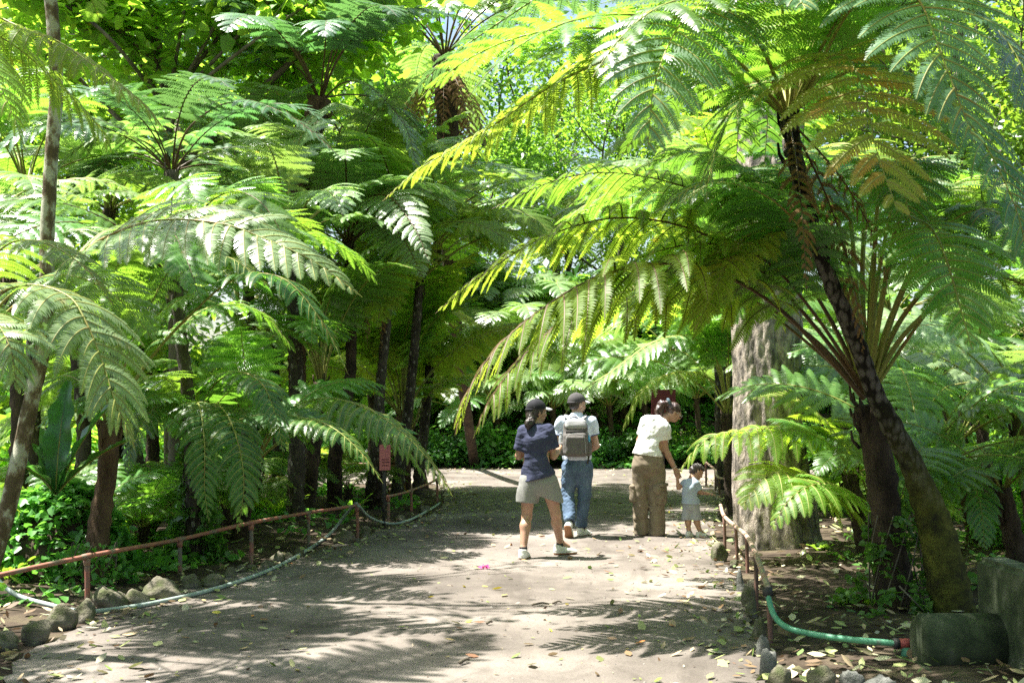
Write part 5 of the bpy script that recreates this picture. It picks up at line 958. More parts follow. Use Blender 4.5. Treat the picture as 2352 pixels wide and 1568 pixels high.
# ------------------------------------------------------------------ people: smooth distance-field bodies and clothes, meshed with surface nets
class Field:
    def __init__(s, lo, hi, h):
        s.lo = np.array(lo, float); s.h = h; s.n = np.ceil((np.array(hi)-s.lo)/h).astype(int)+1
        s.F = np.full(s.n, 0.3, np.float32)
    def block(s, lo, hi):
        a = np.clip(np.floor((np.array(lo)-s.lo)/s.h).astype(int), 0, s.n-1); b = np.clip(np.ceil((np.array(hi)-s.lo)/s.h).astype(int)+1, 1, s.n)
        g = [s.lo[i]+s.h*np.arange(a[i], b[i]) for i in range(3)]
        P = np.stack(np.meshgrid(*g, indexing='ij'), -1); return tuple(slice(a[i], b[i]) for i in range(3)), P
    def blend(s, sl, d, k):
        A = s.F[sl]
        if k < 0: s.F[sl] = np.maximum(A, d); return
        h = np.maximum(k-np.abs(A-d), 0)/max(k, 1e-6); s.F[sl] = np.minimum(A, d)-h*h*k*0.25
    def cone(s, a, b, ra, rb, k=0.02, ax=None, q=1.0):
        a, b = np.array(a, float), np.array(b, float); R = max(ra, rb)*max(1, q)+0.05+k
        sl, P = s.block(np.minimum(a, b)-R, np.maximum(a, b)+R)
        if P.size == 0: return
        if ax is not None:
            ax = nrm(ax); P = P+(P@ax)[..., None]*ax*(1/q-1); a = a+(a@ax)*ax*(1/q-1); b = b+(b@ax)*ax*(1/q-1)
        ab = b-a; t = np.clip(((P-a)@ab)/max(ab@ab, 1e-9), 0, 1); d = np.linalg.norm(P-a-t[..., None]*ab, axis=-1)-(ra+(rb-ra)*t)
        if ax is not None and q < 1: d = d*(0.5+0.5*q)
        s.blend(sl, d.astype(np.float32), k)
    def ell(s, c, r, R, k=0.02):
        """ellipsoid; R rows = local axes"""
        c = np.array(c, float); r = np.array(r, float); m = r.max()+0.05+k; sl, P = s.block(c-m, c+m)
        if P.size == 0: return
        L = (P-c)@np.array(R).T; k0 = np.linalg.norm(L/r, axis=-1); k1 = np.linalg.norm(L/(r*r), axis=-1); d = k0*(k0-1)/np.maximum(k1, 1e-6)
        s.blend(sl, d.astype(np.float32), k)
    def rbox(s, c, hs, R, rad, k=0.01):
        c = np.array(c, float); hs = np.array(hs, float); m = np.linalg.norm(hs)+0.05; sl, P = s.block(c-m, c+m)
        if P.size == 0: return
        L = np.abs((P-c)@np.array(R).T)-(hs-rad); d = np.linalg.norm(np.maximum(L, 0), axis=-1)+np.minimum(L.max(-1), 0)-rad
        s.blend(sl, d.astype(np.float32), k)
    def pts(s): return s.block(s.lo, s.lo+s.h*s.n)[1]
    def cut(s, p, n):
        """remove everything on the side n points to"""
        P = s.pts(); s.F = np.maximum(s.F, ((P-np.array(p))@nrm(n)).astype(np.float32)); return s
    def wrinkle(s, amp, f, seed=0, stretch=(1, 1, 1)):
        r = np.random.default_rng(seed); P = s.pts()*np.array(stretch); w = 0
        for k in range(5):
            v = r.normal(0, 1, 3)*f*(1+0.5*k); w = w+np.sin(P@v+r.uniform(0, 6)+1.3*np.sin(P@(r.normal(0, 1, 3)*f*0.7)))/(1+0.5*k)
        s.F = s.F+(w*amp*0.5).astype(np.float32); return s
    def copy(s): c = Field.__new__(Field); c.lo, c.h, c.n, c.F = s.lo, s.h, s.n, s.F.copy(); return c
    def mesh(s, name, mat, parent, org):
        F = np.pad(s.F, 1, constant_values=0.3); lo = s.lo-s.h; n = F.shape; I = F < 0
        cs = lambda A: [A[i:n[0]-1+i, j:n[1]-1+j, k:n[2]-1+k] for i in (0, 1) for j in (0, 1) for k in (0, 1)]
        cI = cs(I); sm = sum(c.astype(np.int8) for c in cI); act = (sm > 0) & (sm < 8); idx = -np.ones(act.shape, int); ii = np.argwhere(act); idx[act] = np.arange(len(ii))
        cF = [c[act] for c in cs(F)]; offs = [(i, j, k) for i in (0, 1) for j in (0, 1) for k in (0, 1)]
        acc = np.zeros((len(ii), 3)); cnt = np.zeros(len(ii))
        for a in range(8):
            for b in range(a+1, 8):
                df = np.array(offs[b])-np.array(offs[a])
                if np.abs(df).sum() != 1: continue
                fa, fb = cF[a], cF[b]; x = (fa < 0) != (fb < 0); t = np.where(x, fa/np.where(fa-fb == 0, 1, fa-fb), 0)
                acc += np.where(x[:, None], np.array(offs[a])+t[:, None]*df, 0); cnt += x
        V = lo+s.h*(ii+acc/cnt[:, None]); Q = []
        for ax in range(3):
            o1, o2 = [a for a in range(3) if a != ax]
            A = np.take(I, range(0, n[ax]-1), ax); B = np.take(I, range(1, n[ax]), ax)
            sl = [slice(1, -1)]*3; sl[ax] = slice(None); e = np.argwhere((A != B)[tuple(sl)]); e[:, o1] += 1; e[:, o2] += 1
            if len(e) == 0: continue
            ins = A[tuple(e.T)]
            def c(d1, d2): g = e.copy(); g[:, o1] -= d1; g[:, o2] -= d2; return idx[tuple(g.T)]
            q = np.stack([c(1, 1), c(0, 1), c(0, 0), c(1, 0)], 1); flip = ins if ax != 1 else ~ins
            q[~flip] = q[~flip][:, ::-1]; Q.append(q)
        Q = np.vstack(Q); Q = Q[(Q >= 0).all(1)]
        # one relaxation pass keeps shapes but hides the grid
        for it in range(2):
            A = np.zeros_like(V); W_ = np.zeros(len(V))
            for a, b in ((0, 1), (1, 2), (2, 3), (3, 0)):
                np.add.at(A, Q[:, a], V[Q[:, b]]); np.add.at(A, Q[:, b], V[Q[:, a]]); np.add.at(W_, Q[:, a], 1); np.add.at(W_, Q[:, b], 1)
            V = V*0.5+0.5*A/np.maximum(W_, 1)[:, None]
        mb = MB(); mb.add(V-np.array(org), Q); return mb.build(name, M[mat] if isinstance(mat, str) else mat, parent)
def frame(f, up):
    u = nrm(up); f = nrm(np.array(f)-u*np.dot(f, u)); r = np.cross(f, u); return r, f, u       # right, forward, up
def hand(F, w, d, n, curl=0.5, sc=1.0, side=1, spread=0.0):
    """w wrist, d towards knuckles, n palm normal; thumb on side*(d x n)"""
    d = nrm(d); n = nrm(np.array(n)-d*np.dot(n, d)); s_ = np.cross(d, n)*side; k = 0.006*sc
    F.cone(w-d*0.01*sc, w+d*0.055*sc, 0.024*sc, 0.034*sc, 0.012*sc, n, 0.5); F.cone(w+d*0.05*sc-s_*0.02*sc, w+d*0.07*sc+s_*0.025*sc, 0.020*sc, 0.020*sc, 0.012*sc, n, 0.65)
    for i, (of, L) in enumerate(((0.030, 0.074), (0.010, 0.082), (-0.011, 0.076), (-0.031, 0.060))):
        p = w+(d*(0.082-0.004*abs(i-1))+s_*of)*sc; a = curl*0.5
        for j, (fr, r1, r2) in enumerate(((0.42, 0.0092, 0.0085), (0.32, 0.0085, 0.0078), (0.26, 0.0078, 0.0068))):
            dd = nrm(d*math.cos(a)+n*math.sin(a)+s_*of*spread*6); q = p+dd*L*fr*sc; F.cone(p, q, r1*sc, r2*sc, k); p = q; a += curl
    p = w+(d*0.022+s_*0.028)*sc; dd = nrm(d*0.65+s_*0.7+n*0.25); q = p+dd*0.036*sc; F.cone(p, q, 0.012*sc, 0.010*sc, 0.010*sc); dd = nrm(d*0.85+s_*0.25+n*0.45); F.cone(q, q+dd*0.032*sc, 0.0098*sc, 0.008*sc, k)
def head(F, c, f, up, s=1.0, ears=True):
    r, f, u = frame(f, up); R = np.array([r, f, u]); P = lambda x, y, z: np.array(c)+(r*x+f*y+u*z)*s
    F.ell(P(0, -0.012, 0.028), np.array([0.073, 0.092, 0.088])*s, R, 0.02)
    F.ell(P(0, 0.022, -0.025), np.array([0.060, 0.068, 0.078])*s, R, 0.03*s)
    F.ell(P(0, 0.045, -0.078), np.array([0.036, 0.038, 0.030])*s, R, 0.035*s)          # chin
    F.cone(P(0, 0.084, 0.008), P(0, 0.106, -0.030), 0.009*s, 0.0125*s, 0.012*s)         # nose
    F.cone(P(-0.010, 0.096, -0.034), P(0.010, 0.096, -0.034), 0.008*s, 0.008*s, 0.008*s)
    F.cone(P(-0.016, 0.082, -0.058), P(0.016, 0.082, -0.058), 0.008*s, 0.008*s, 0.008*s); F.cone(P(-0.014, 0.080, -0.067), P(0.014, 0.080, -0.067), 0.008*s, 0.008*s, 0.008*s)
    F.cone(P(-0.036, 0.074, 0.022), P(0.036, 0.074, 0.022), 0.013*s, 0.013*s, 0.02*s)   # brow
    for sg in (-1, 1):
        F.ell(P(sg*0.040, 0.062, -0.030), np.array([0.020, 0.020, 0.020])*s, R, 0.02*s)
        F.ell(P(sg*0.074, -0.006, -0.012), np.array([0.010, 0.020, 0.031])*s, R, 0.010*s)
    return P, R
def eyes(P, R, s, parent, org):
    for sg in (-1, 1):
        c = P(sg*0.031, 0.079, 0.0)-org; r_ = 0.0125*s; e = parent
        for nm, mt, rr, off in (('eye', 'eye_white', r_, 0), ('iris', 'iris', r_*0.55, r_*0.62)):
            n = 8; t = np.linspace(0, PI, n); z = np.cos(t)*rr; mb = MB(); mb.tube(np.stack([c+R[1]*(off+z_) for z_ in z]), np.maximum(np.sin(t)*rr, 1e-4), 10, caps=False); e = mb.build(nm, M[mt], e)
def eyebrow(P, s, parent, org, mat='hair_black'):
    for sg in (-1, 1):
        mb = MB(); mb.tube(spline([P(sg*0.012, 0.092, 0.024)-org, P(sg*0.032, 0.088, 0.030)-org, P(sg*0.050, 0.072, 0.022)-org], 8), 0.0035*s, 6); mb.build('eyebrow', M[mat], parent)
    mb = MB(); mb.tube(spline([P(-0.021, 0.083, -0.0625)-org, P(0, 0.0925, -0.0625)-org, P(0.021, 0.083, -0.0625)-org], 8), 0.004*s, 6); mb.build('lips', M['lips'], parent)
def cloth(name, c0, c1, sc=14, bump=0.35, weave=350, rough=0.9):
    m = surf(name, [(0.3, c0), (0.7, c1)], scale=sc, rough=rough, bump=bump, bscale=weave, bdist=0.003, spec=0.2); return m
def skinmat(name, c):
    m, nt, nd = newmat(name); L = nt.links.new; out = nd('ShaderNodeOutputMaterial'); pb = nd('ShaderNodeBsdfPrincipled'); L(pb.outputs[0], out.inputs[0])
    tc = nd('ShaderNodeTexCoord'); nz = nd('ShaderNodeTexNoise', i_Scale=16.0, i_Detail=4.0); L(tc.outputs['Object'], nz.inputs['Vector'])
    r = ramp(nd, [(0.3, tuple(x*0.82 for x in c)), (0.7, c)]); L(nz.outputs['Fac'], r.inputs[0]); L(r.outputs[0], pb.inputs['Base Color'])
    pb.inputs['Roughness'].default_value = 0.5; pb.inputs['Subsurface Weight'].default_value = 0.12; pb.inputs['Subsurface Radius'].default_value = (0.02, 0.007, 0.004); pb.inputs['Subsurface Scale'].default_value = 1.0
    return m
M['skin'] = skinmat('skin', (0.42, 0.245, 0.165)); M['skin_pale'] = skinmat('skin_light', (0.48, 0.29, 0.21)); M['lips'] = skinmat('lip', (0.38, 0.13, 0.11))
M['eye_white'] = surf('eye_white', [(0.3, (0.7, 0.68, 0.64)), (0.7, (0.75, 0.73, 0.7))], rough=0.2, bump=0); M['iris'] = surf('dark_iris', [(0.3, (0.02, 0.01, 0.008)), (0.7, (0.04, 0.02, 0.01))], rough=0.15, bump=0)
M['hair_black'] = surf('black_hair', [(0.3, (0.012, 0.009, 0.008)), (0.7, (0.045, 0.03, 0.024))], scale=30, rough=0.38, bump=1.0, bscale=90, stretch=(1, 1, 0.3), spec=0.6, bdist=0.006)
M['hair_brown'] = surf('brown_hair', [(0.3, (0.025, 0.013, 0.010)), (0.7, (0.07, 0.032, 0.026))], scale=30, rough=0.36, bump=1.0, bscale=90, stretch=(1, 1, 0.3), spec=0.6, bdist=0.006)
M['navy'] = cloth('navy_cotton', (0.035, 0.040, 0.075), (0.060, 0.066, 0.115)); M['grey_short'] = cloth('sage_grey_jersey', (0.20, 0.20, 0.185), (0.265, 0.262, 0.245), sc=60)
M['denim'] = surf('washed_denim', [(0.34, (0.045, 0.075, 0.12)), (0.55, (0.085, 0.13, 0.20)), (0.72, (0.17, 0.23, 0.31))], scale=7, rough=0.85, bump=0.3, bscale=400, bdist=0.003, stretch=(1, 1, 0.5))
M['stitch'] = cloth('ochre_stitch', (0.32, 0.19, 0.07), (0.38, 0.23, 0.09)); M['polo'] = cloth('pale_blue_polo', (0.52, 0.58, 0.70), (0.60, 0.66, 0.76)); M['trim'] = cloth('navy_trim', (0.05, 0.07, 0.14), (0.07, 0.09, 0.17))
M['bag'] = cloth('heather_grey_bag', (0.085, 0.078, 0.072), (0.16, 0.148, 0.138), sc=90); M['bag_dark'] = cloth('dark_webbing', (0.03, 0.03, 0.03), (0.06, 0.055, 0.05)); M['bag_light'] = cloth('light_grey_nylon', (0.27, 0.27, 0.27), (0.35, 0.345, 0.34), sc=70)
M['white_tee'] = cloth('off_white_tee', (0.62, 0.62, 0.58), (0.70, 0.70, 0.66)); M['khaki'] = cloth('olive_khaki', (0.16, 0.128, 0.088), (0.22, 0.18, 0.13), sc=20); M['child_blue'] = cloth('pale_blue_grey_knit', (0.27, 0.34, 0.41), (0.35, 0.41, 0.48), sc=50)
M['child_grey'] = cloth('grey_knit', (0.27, 0.29, 0.31), (0.34, 0.36, 0.385), sc=50); M['cap_black'] = cloth('black_cap', (0.014, 0.014, 0.017), (0.03, 0.03, 0.035)); M['cap_grey'] = cloth('charcoal_cap', (0.055, 0.05, 0.052), (0.09, 0.085, 0.085)); M['brim_light'] = cloth('pale_brim', (0.36, 0.36, 0.36), (0.45, 0.44, 0.43))
M['shoe_white'] = surf('white_shoe', [(0.4, (0.58, 0.57, 0.52)), (0.6, (0.74, 0.73, 0.69))], scale=30, rough=0.6, bump=0.3, bscale=160, bdist=0.003); M['sole_white'] = surf('white_sole', [(0.3, (0.62, 0.60, 0.55)), (0.7, (0.7, 0.68, 0.63))], rough=0.6, bump=0)
M['gum'] = surf('gum_sole', [(0.3, (0.24, 0.12, 0.06)), (0.7, (0.34, 0.17, 0.09))], scale=20, rough=0.7, bump=0.2); M['sock'] = cloth('dark_sock', (0.02, 0.02, 0.025), (0.05, 0.05, 0.055)); M['sandal'] = cloth('pink_beige_sandal', (0.42, 0.31, 0.29), (0.5, 0.38, 0.36))
M['scrunchie'] = cloth('teal_scrunchie', (0.03, 0.05, 0.06), (0.12, 0.17, 0.20), sc=60); M['frame_gold'] = surf('spectacle_frame', [(0.3, (0.5, 0.45, 0.35)), (0.7, (0.6, 0.55, 0.45))], rough=0.3, bump=0, metal=0.5)
M['lens_dark'] = surf('smoke_lens', [(0.3, (0.03, 0.03, 0.03)), (0.7, (0.05, 0.045, 0.04))], rough=0.08, bump=0, spec=0.8)
def glassy(name, col, tr):
    m, nt, nd = newmat(name); out = nd('ShaderNodeOutputMaterial'); pb = nd('ShaderNodeBsdfPrincipled'); nt.links.new(pb.outputs[0], out.inputs[0]); pb.inputs['Base Color'].default_value = rgb(col); pb.inputs['Transmission Weight'].default_value = tr; pb.inputs['Roughness'].default_value = 0.12; return m
M['bottle_clear'] = glassy('clear_plastic', (0.85, 0.92, 0.97), 0.7); M['bottle_blue'] = glassy('blue_plastic', (0.05, 0.42, 0.72), 0.35); M['bottle_cap'] = surf('cap_white', [(0.3, (0.6, 0.65, 0.7)), (0.7, (0.7, 0.75, 0.8))], rough=0.4, bump=0)
def leg_skin(F, hip, knee, ank, f, s=1.0, th=0.085, kn=0.056, cf=0.056, an=0.036):
    F.cone(hip, knee, th*s, kn*s, 0.03*s)
    m = knee+(ank-knee)*0.30-nrm(f)*0.018*s; F.cone(knee, m, kn*0.92*s, cf*s, 0.03*s); F.cone(m, ank, cf*s, an*s, 0.03*s)
def arm_skin(F, sh, el, wr, s=1.0, a=0.046, e=0.037, w_=0.026):
    F.cone(sh, el, a*s, e*s, 0.02*s); m = el+(wr-el)*0.25; F.cone(el, m, e*s, e*0.98*s, 0.02*s); F.cone(m, wr, e*0.98*s, w_*s, 0.02*s)
def shoe(nm, ank, f, up, L, parent, org, upper='shoe_white', sole='sole_white', heel=None, s=1.0, low=0.0):
    """ank: ankle centre; f: toe direction (may point down when the heel is lifted)"""
    r, f, u = frame(f, up); R = np.array([r, f, u]); P = lambda x, y, z: np.array(ank)+(r*x+f*y+u*z)
    F = Field(np.array(ank)-L*1.1, np.array(ank)+L*1.1, 0.006*s+0.0005); hb = -0.085*s
    F.cone(P(0, -0.025*s, 0.00-low), P(0, -0.03*s, -0.05*s), 0.040*s, 0.040*s, 0.02, None)
    F.cone(P(0, -0.03*s, -0.050*s), P(0, L*0.45, -0.058*s), 0.038*s, 0.040*s, 0.02, u, 0.8); F.cone(P(0, L*0.3, -0.055*s), P(0, L*0.66, -0.064*s), 0.046*s, 0.034*s, 0.02, u, 0.55)
    F.cone(P(0, 0.0, -0.02*s), P(0, L*0.35, -0.05*s), 0.036*s, 0.034*s, 0.03); F.cut(P(0, -0.02*s, 0.010*s-low), u+0.12*f); Fs = F.copy(); F.cut(P(0, 0, hb+0.022*s), -u)
    o = F.mesh(nm, upper, parent, org)
    S2 = Field(np.array(ank)-L*1.1, np.array(ank)+L*1.1, 0.006*s+0.0005)
    S2.cone(P(0, -0.03*s, hb+0.02*s), P(0, L*0.12, hb+0.02*s), 0.045*s, 0.042*s, 0.02); S2.cone(P(0, L*0.1, hb+0.02*s), P(0, L*0.42, hb+0.02*s), 0.040*s, 0.050*s, 0.02); S2.cone(P(0, L*0.42, hb+0.02*s), P(0, L*0.66, hb+0.02*s), 0.050*s, 0.036*s, 0.02)
    S3 = S2.copy(); S2.cut(P(0, 0, hb+0.026*s), u); S2.cut(P(0, 0, hb+(0.012 if heel else 0.002)*s), -u); so_ = S2.mesh('sole', sole, o, org)
    if heel: S3.cut(P(0, 0, hb+0.012*s), u); S3.cut(P(0, 0, hb-0.002), -u); S3.mesh('tread', heel, o, org)
    # lacing
    mb = MB()
    for k in range(4):
        y = L*(0.12+0.09*k); z = -0.012*s-0.010*s*k-0.0035; mb.tube([P(-0.022*s, y, z-0.012*s)-org, P(0, y+0.004, z)-org, P(0.022*s, y, z-0.012*s)-org], 0.0032, 5)
    mb.build('laces', M['sole_white' if upper != 'shoe_white' else 'bag_light'], o)
    return o, P
def cap(c, f, up, s, parent, org, mat, brim, tilt=0.12):
    r, f, u = frame(f, up); P = lambda x, y, z: np.array(c)+(r*x+f*y+u*z)*s; R = np.array([r, f, u])
    F = Field(P(0, 0, 0)-0.24, P(0, 0, 0)+0.24, 0.006); F.ell(P(0, -0.012, 0.030), np.array([0.086, 0.106, 0.100])*s, R, 0.0); F.cut(P(0, 0, 0.022), -u+f*tilt)
    F.cone(P(0, -0.012, 0.128), P(0, -0.012, 0.131), 0.010, 0.009, 0.004); o = F.mesh('cap', mat, parent, org)
    n, m = 14, 7; V = []
    for i in range(n):
        a = -1.0+2.0*i/(n-1)
        for j in range(m):
            t = j/(m-1); x = 0.082*math.sin(a)*(1-0.05*t); y = 0.080*math.cos(a)+0.012+t*0.078*max(0.0, math.cos(a*1.15))**0.6; z = 0.036-0.020*t*t-0.022*(x/0.08)**2
            V.append(P(x, y, z)-org)
    V = np.array(V); up_ = V+u*0.004; i = (np.arange(n-1)[:, None]*m+np.arange(m-1)[None]).ravel(); k = n*m
    q1 = np.stack([i, i+1, i+m+1, i+m], 1); mb = MB()
    ed = [j for j in range(m)]+[j*m+m-1 for j in range(1, n)]+[(n-1)*m+j for j in range(m-2, -1, -1)]+[j*m for j in range(n-2, 0, -1)]; ed = np.array(ed); e2 = np.roll(ed, -1)
    mb.add(np.vstack([V, up_]), np.vstack([q1[:, ::-1], q1+k, np.stack([ed, e2, e2+k, ed+k], 1)])); mb.build('brim', M[brim], o)
    mb = MB(); a = np.linspace(2.2, 4.08, 14); mb.tube(np.array([P(0.088*math.sin(x), -0.012+0.106*math.cos(x), 0.020-0.0*x)-org for x in a]), 0.006, 6, flat=2.0); mb.build('strap', M[mat], o)
    return o
def v3(*a): return np.array(a, float)

# ---- woman in navy shirt
def K1(cx, cy, Y): return W(1148.4+cx*0.25388, 903.4+cy*0.25388, Y)
Y0 = 12.05
def woman_navy():
    J = lambda x, y, d=0.0: K1(x, y, Y0+d)
    org = J(340, 1400); org[2] = 0.0; root = thing('person', 'woman in navy shirt, grey shorts and black cap walking away, head turned right', 'person', org, group=None)
    f = nrm(v3(0.35, 0.94, 0)); rt = np.cross(f, v3(0, 0, 1)); up = v3(0, 0, 1)
    hc = J(335, 165, 0.05); hf = nrm(v3(0.92, 0.38, -0.05))
    neck = J(325, 285, 0.02); shL, shR = J(215, 345, 0.02), J(435, 335, -0.02)
    elL, elR = J(168, 565, 0.06), J(485, 565, 0.02); wrL, wrR = J(205, 560, 0.28), J(545, 485, 0.24)
    pel = J(335, 790); chest = J(320, 430); hipL, hipR = J(255, 830), J(440, 830); knL, knR = J(243, 1110, 0.02), J(505, 1090, 0.03)
    anL, anR = J(212, 1402, -0.12), J(545, 1345, 0.22)
    F = Field(org+v3(-0.45, -0.40, -0.05), org+v3(0.50, 0.62, 1.75), 0.0058)
    P, R = head(F, hc, hf, up+0.06*hf); F.cone(hc-v3(0, 0, 0.06), neck-v3(0, 0, 0.03), 0.052, 0.058, 0.03)
    F.cone(neck-v3(0, 0, 0.06), chest, 0.07, 0.13, 0.05, f, 0.72); F.cone(chest, pel, 0.13, 0.155, 0.05, f, 0.72); F.cone(shL, shR, 0.050, 0.050, 0.05)
    arm_skin(F, shL, elL, wrL); arm_skin(F, shR, elR, wrR); leg_skin(F, hipL, knL, anL, f, th=0.088, kn=0.053, cf=0.054, an=0.034); leg_skin(F, hipR, knR, anR, f, th=0.088, kn=0.053, cf=0.054, an=0.034)
    hand(F, wrL, v3(0.6, 0.7, 0.2), v3(0, 0.2, -1), 0.35, 0.92, 1); hand(F, wrR, v3(-0.45, 0.75, 0.45), v3(-0.6, 0, -0.8), 0.45, 0.92, -1)
    F.cone(anL, anL+v3(0, 0.08, -0.05), 0.036, 0.03, 0.02); F.cone(anR, anR+v3(0.08, 0.03, -0.05), 0.036, 0.03, 0.02)
    body = F.mesh('body', 'skin', root, org); eyes(P, R, 1, root, org); eyebrow(P, 1, root, org)
    # hair: mass under the cap and a low bun
    F = Field(hc-0.26, hc+0.22, 0.007); F.ell(P(0, -0.022, 0.02), (0.087, 0.098, 0.095), R, 0.02); F.ell(P(0, -0.055, -0.035), (0.076, 0.062, 0.075), R, 0.03)
    F.cone(P(0.02, -0.075, -0.06), J(285, 262, -0.06), 0.045, 0.035, 0.03); F.ell(J(258, 272, -0.07), (0.042, 0.042, 0.055), R, 0.015); F.cone(J(255, 285, -0.07), J(248, 315, -0.07), 0.028, 0.010, 0.02)
    F.cut(P(0, 0.050, 0), nrm(R[1]-0.30*R[2])); F.wrinkle(0.006, 70, 3); F.mesh('hair', 'hair_black', root, org)
    cap(hc+v3(0, 0, 0.004), hf, up-0.02*hf, 1.04, root, org, 'cap_black', 'brim_light')
    # shirt
    F = Field(org+v3(-0.45, -0.40, 0.6), org+v3(0.50, 0.62, 1.55), 0.0075)
    F.cone(neck-v3(0, 0, 0.035), chest, 0.075, 0.155, 0.06, f, 0.75); F.cone(chest, J(330, 640), 0.158, 0.150, 0.06, f, 0.78); F.cone(J(330, 640), J(350, 850), 0.155, 0.222, 0.06, f, 0.80); F.cone(shL, shR, 0.062, 0.062, 0.06)
    F.cone(shL, shL+(elL-shL)*0.82, 0.070, 0.078, 0.035); F.cone(shR, shR+(elR-shR)*0.76, 0.070, 0.080, 0.035)
    F.wrinkle(0.008, 13, 5, (1, 1, 1.6)); F.wrinkle(0.003, 42, 6, (1, 1, 1.6))
    P_ = F.pts(); hem = J(345, 790)
    tor = ((P_-J(345, 768))@nrm(v3(0.25, 0, -1.0))).astype(np.float32)
    F.F = np.maximum(F.F, np.where(np.ones_like(tor, bool), tor, tor))
    for sh, el, t in ((shL, elL, 0.76), (shR, elR, 0.70)):
        c = sh+(el-sh)*t; d = nrm(el-sh); near = np.linalg.norm(P_-(c+d*0.08), axis=-1) < 0.135; F.F = np.where(near, np.maximum(F.F, ((P_-c)@d)), F.F).astype(np.float32)
    P2 = np.linalg.norm(P_-(neck+v3(0, 0, 0.035)), axis=-1); F.F = np.maximum(F.F, (0.062-P2)).astype(np.float32)
    F.mesh('shirt', 'navy', root, org)
    # shorts
    F = Field(org+v3(-0.45, -0.40, 0.45), org+v3(0.50, 0.5, 1.05), 0.0075); F.cone(J(330, 700), J(345, 800), 0.15, 0.180, 0.04, f, 0.78); F.cone(J(268, 800), J(246, 990, 0.0), 0.118, 0.122, 0.035); F.cone(J(425, 800), J(470, 985, 0.02), 0.118, 0.122, 0.035)
    F.wrinkle(0.007, 16, 8, (1, 1, 0.7)); F.cut(J(246, 984), v3(-0.05, 0, -1)); P_ = F.pts(); r_ = P_[..., 0] > J(355, 900)[0]; cR = ((P_-J(470, 962))@nrm(v3(-0.32, 0, -1))); F.F = np.where(r_, np.maximum(F.F, cR), F.F).astype(np.float32)
    F.mesh('shorts', 'grey_short', root, org)
    for a, d, L in ((anL, v3(0.22, 0.95, 0.06), 0.20), (anR, v3(0.93, 0.32, -0.10), 0.20)):
        F = Field(a-0.12, a+0.12, 0.006); F.cone(a-v3(0, 0, 0.03), a+v3(0, 0, 0.018), 0.042, 0.041, 0.01); F.cut(a+v3(0, 0, 0.022), v3(0, 0, 1)); F.mesh('sock', 'sock', root, org)
        c = a.copy()
        if d[0] < 0.5: c[2] = 0.100
        else: c[2] = 0.108
        shoe('shoe', c, d, v3(0, 0, 1), L*1.22, root, org, 'shoe_white', 'sole_white', 'gum', s=1.05)
woman_navy()
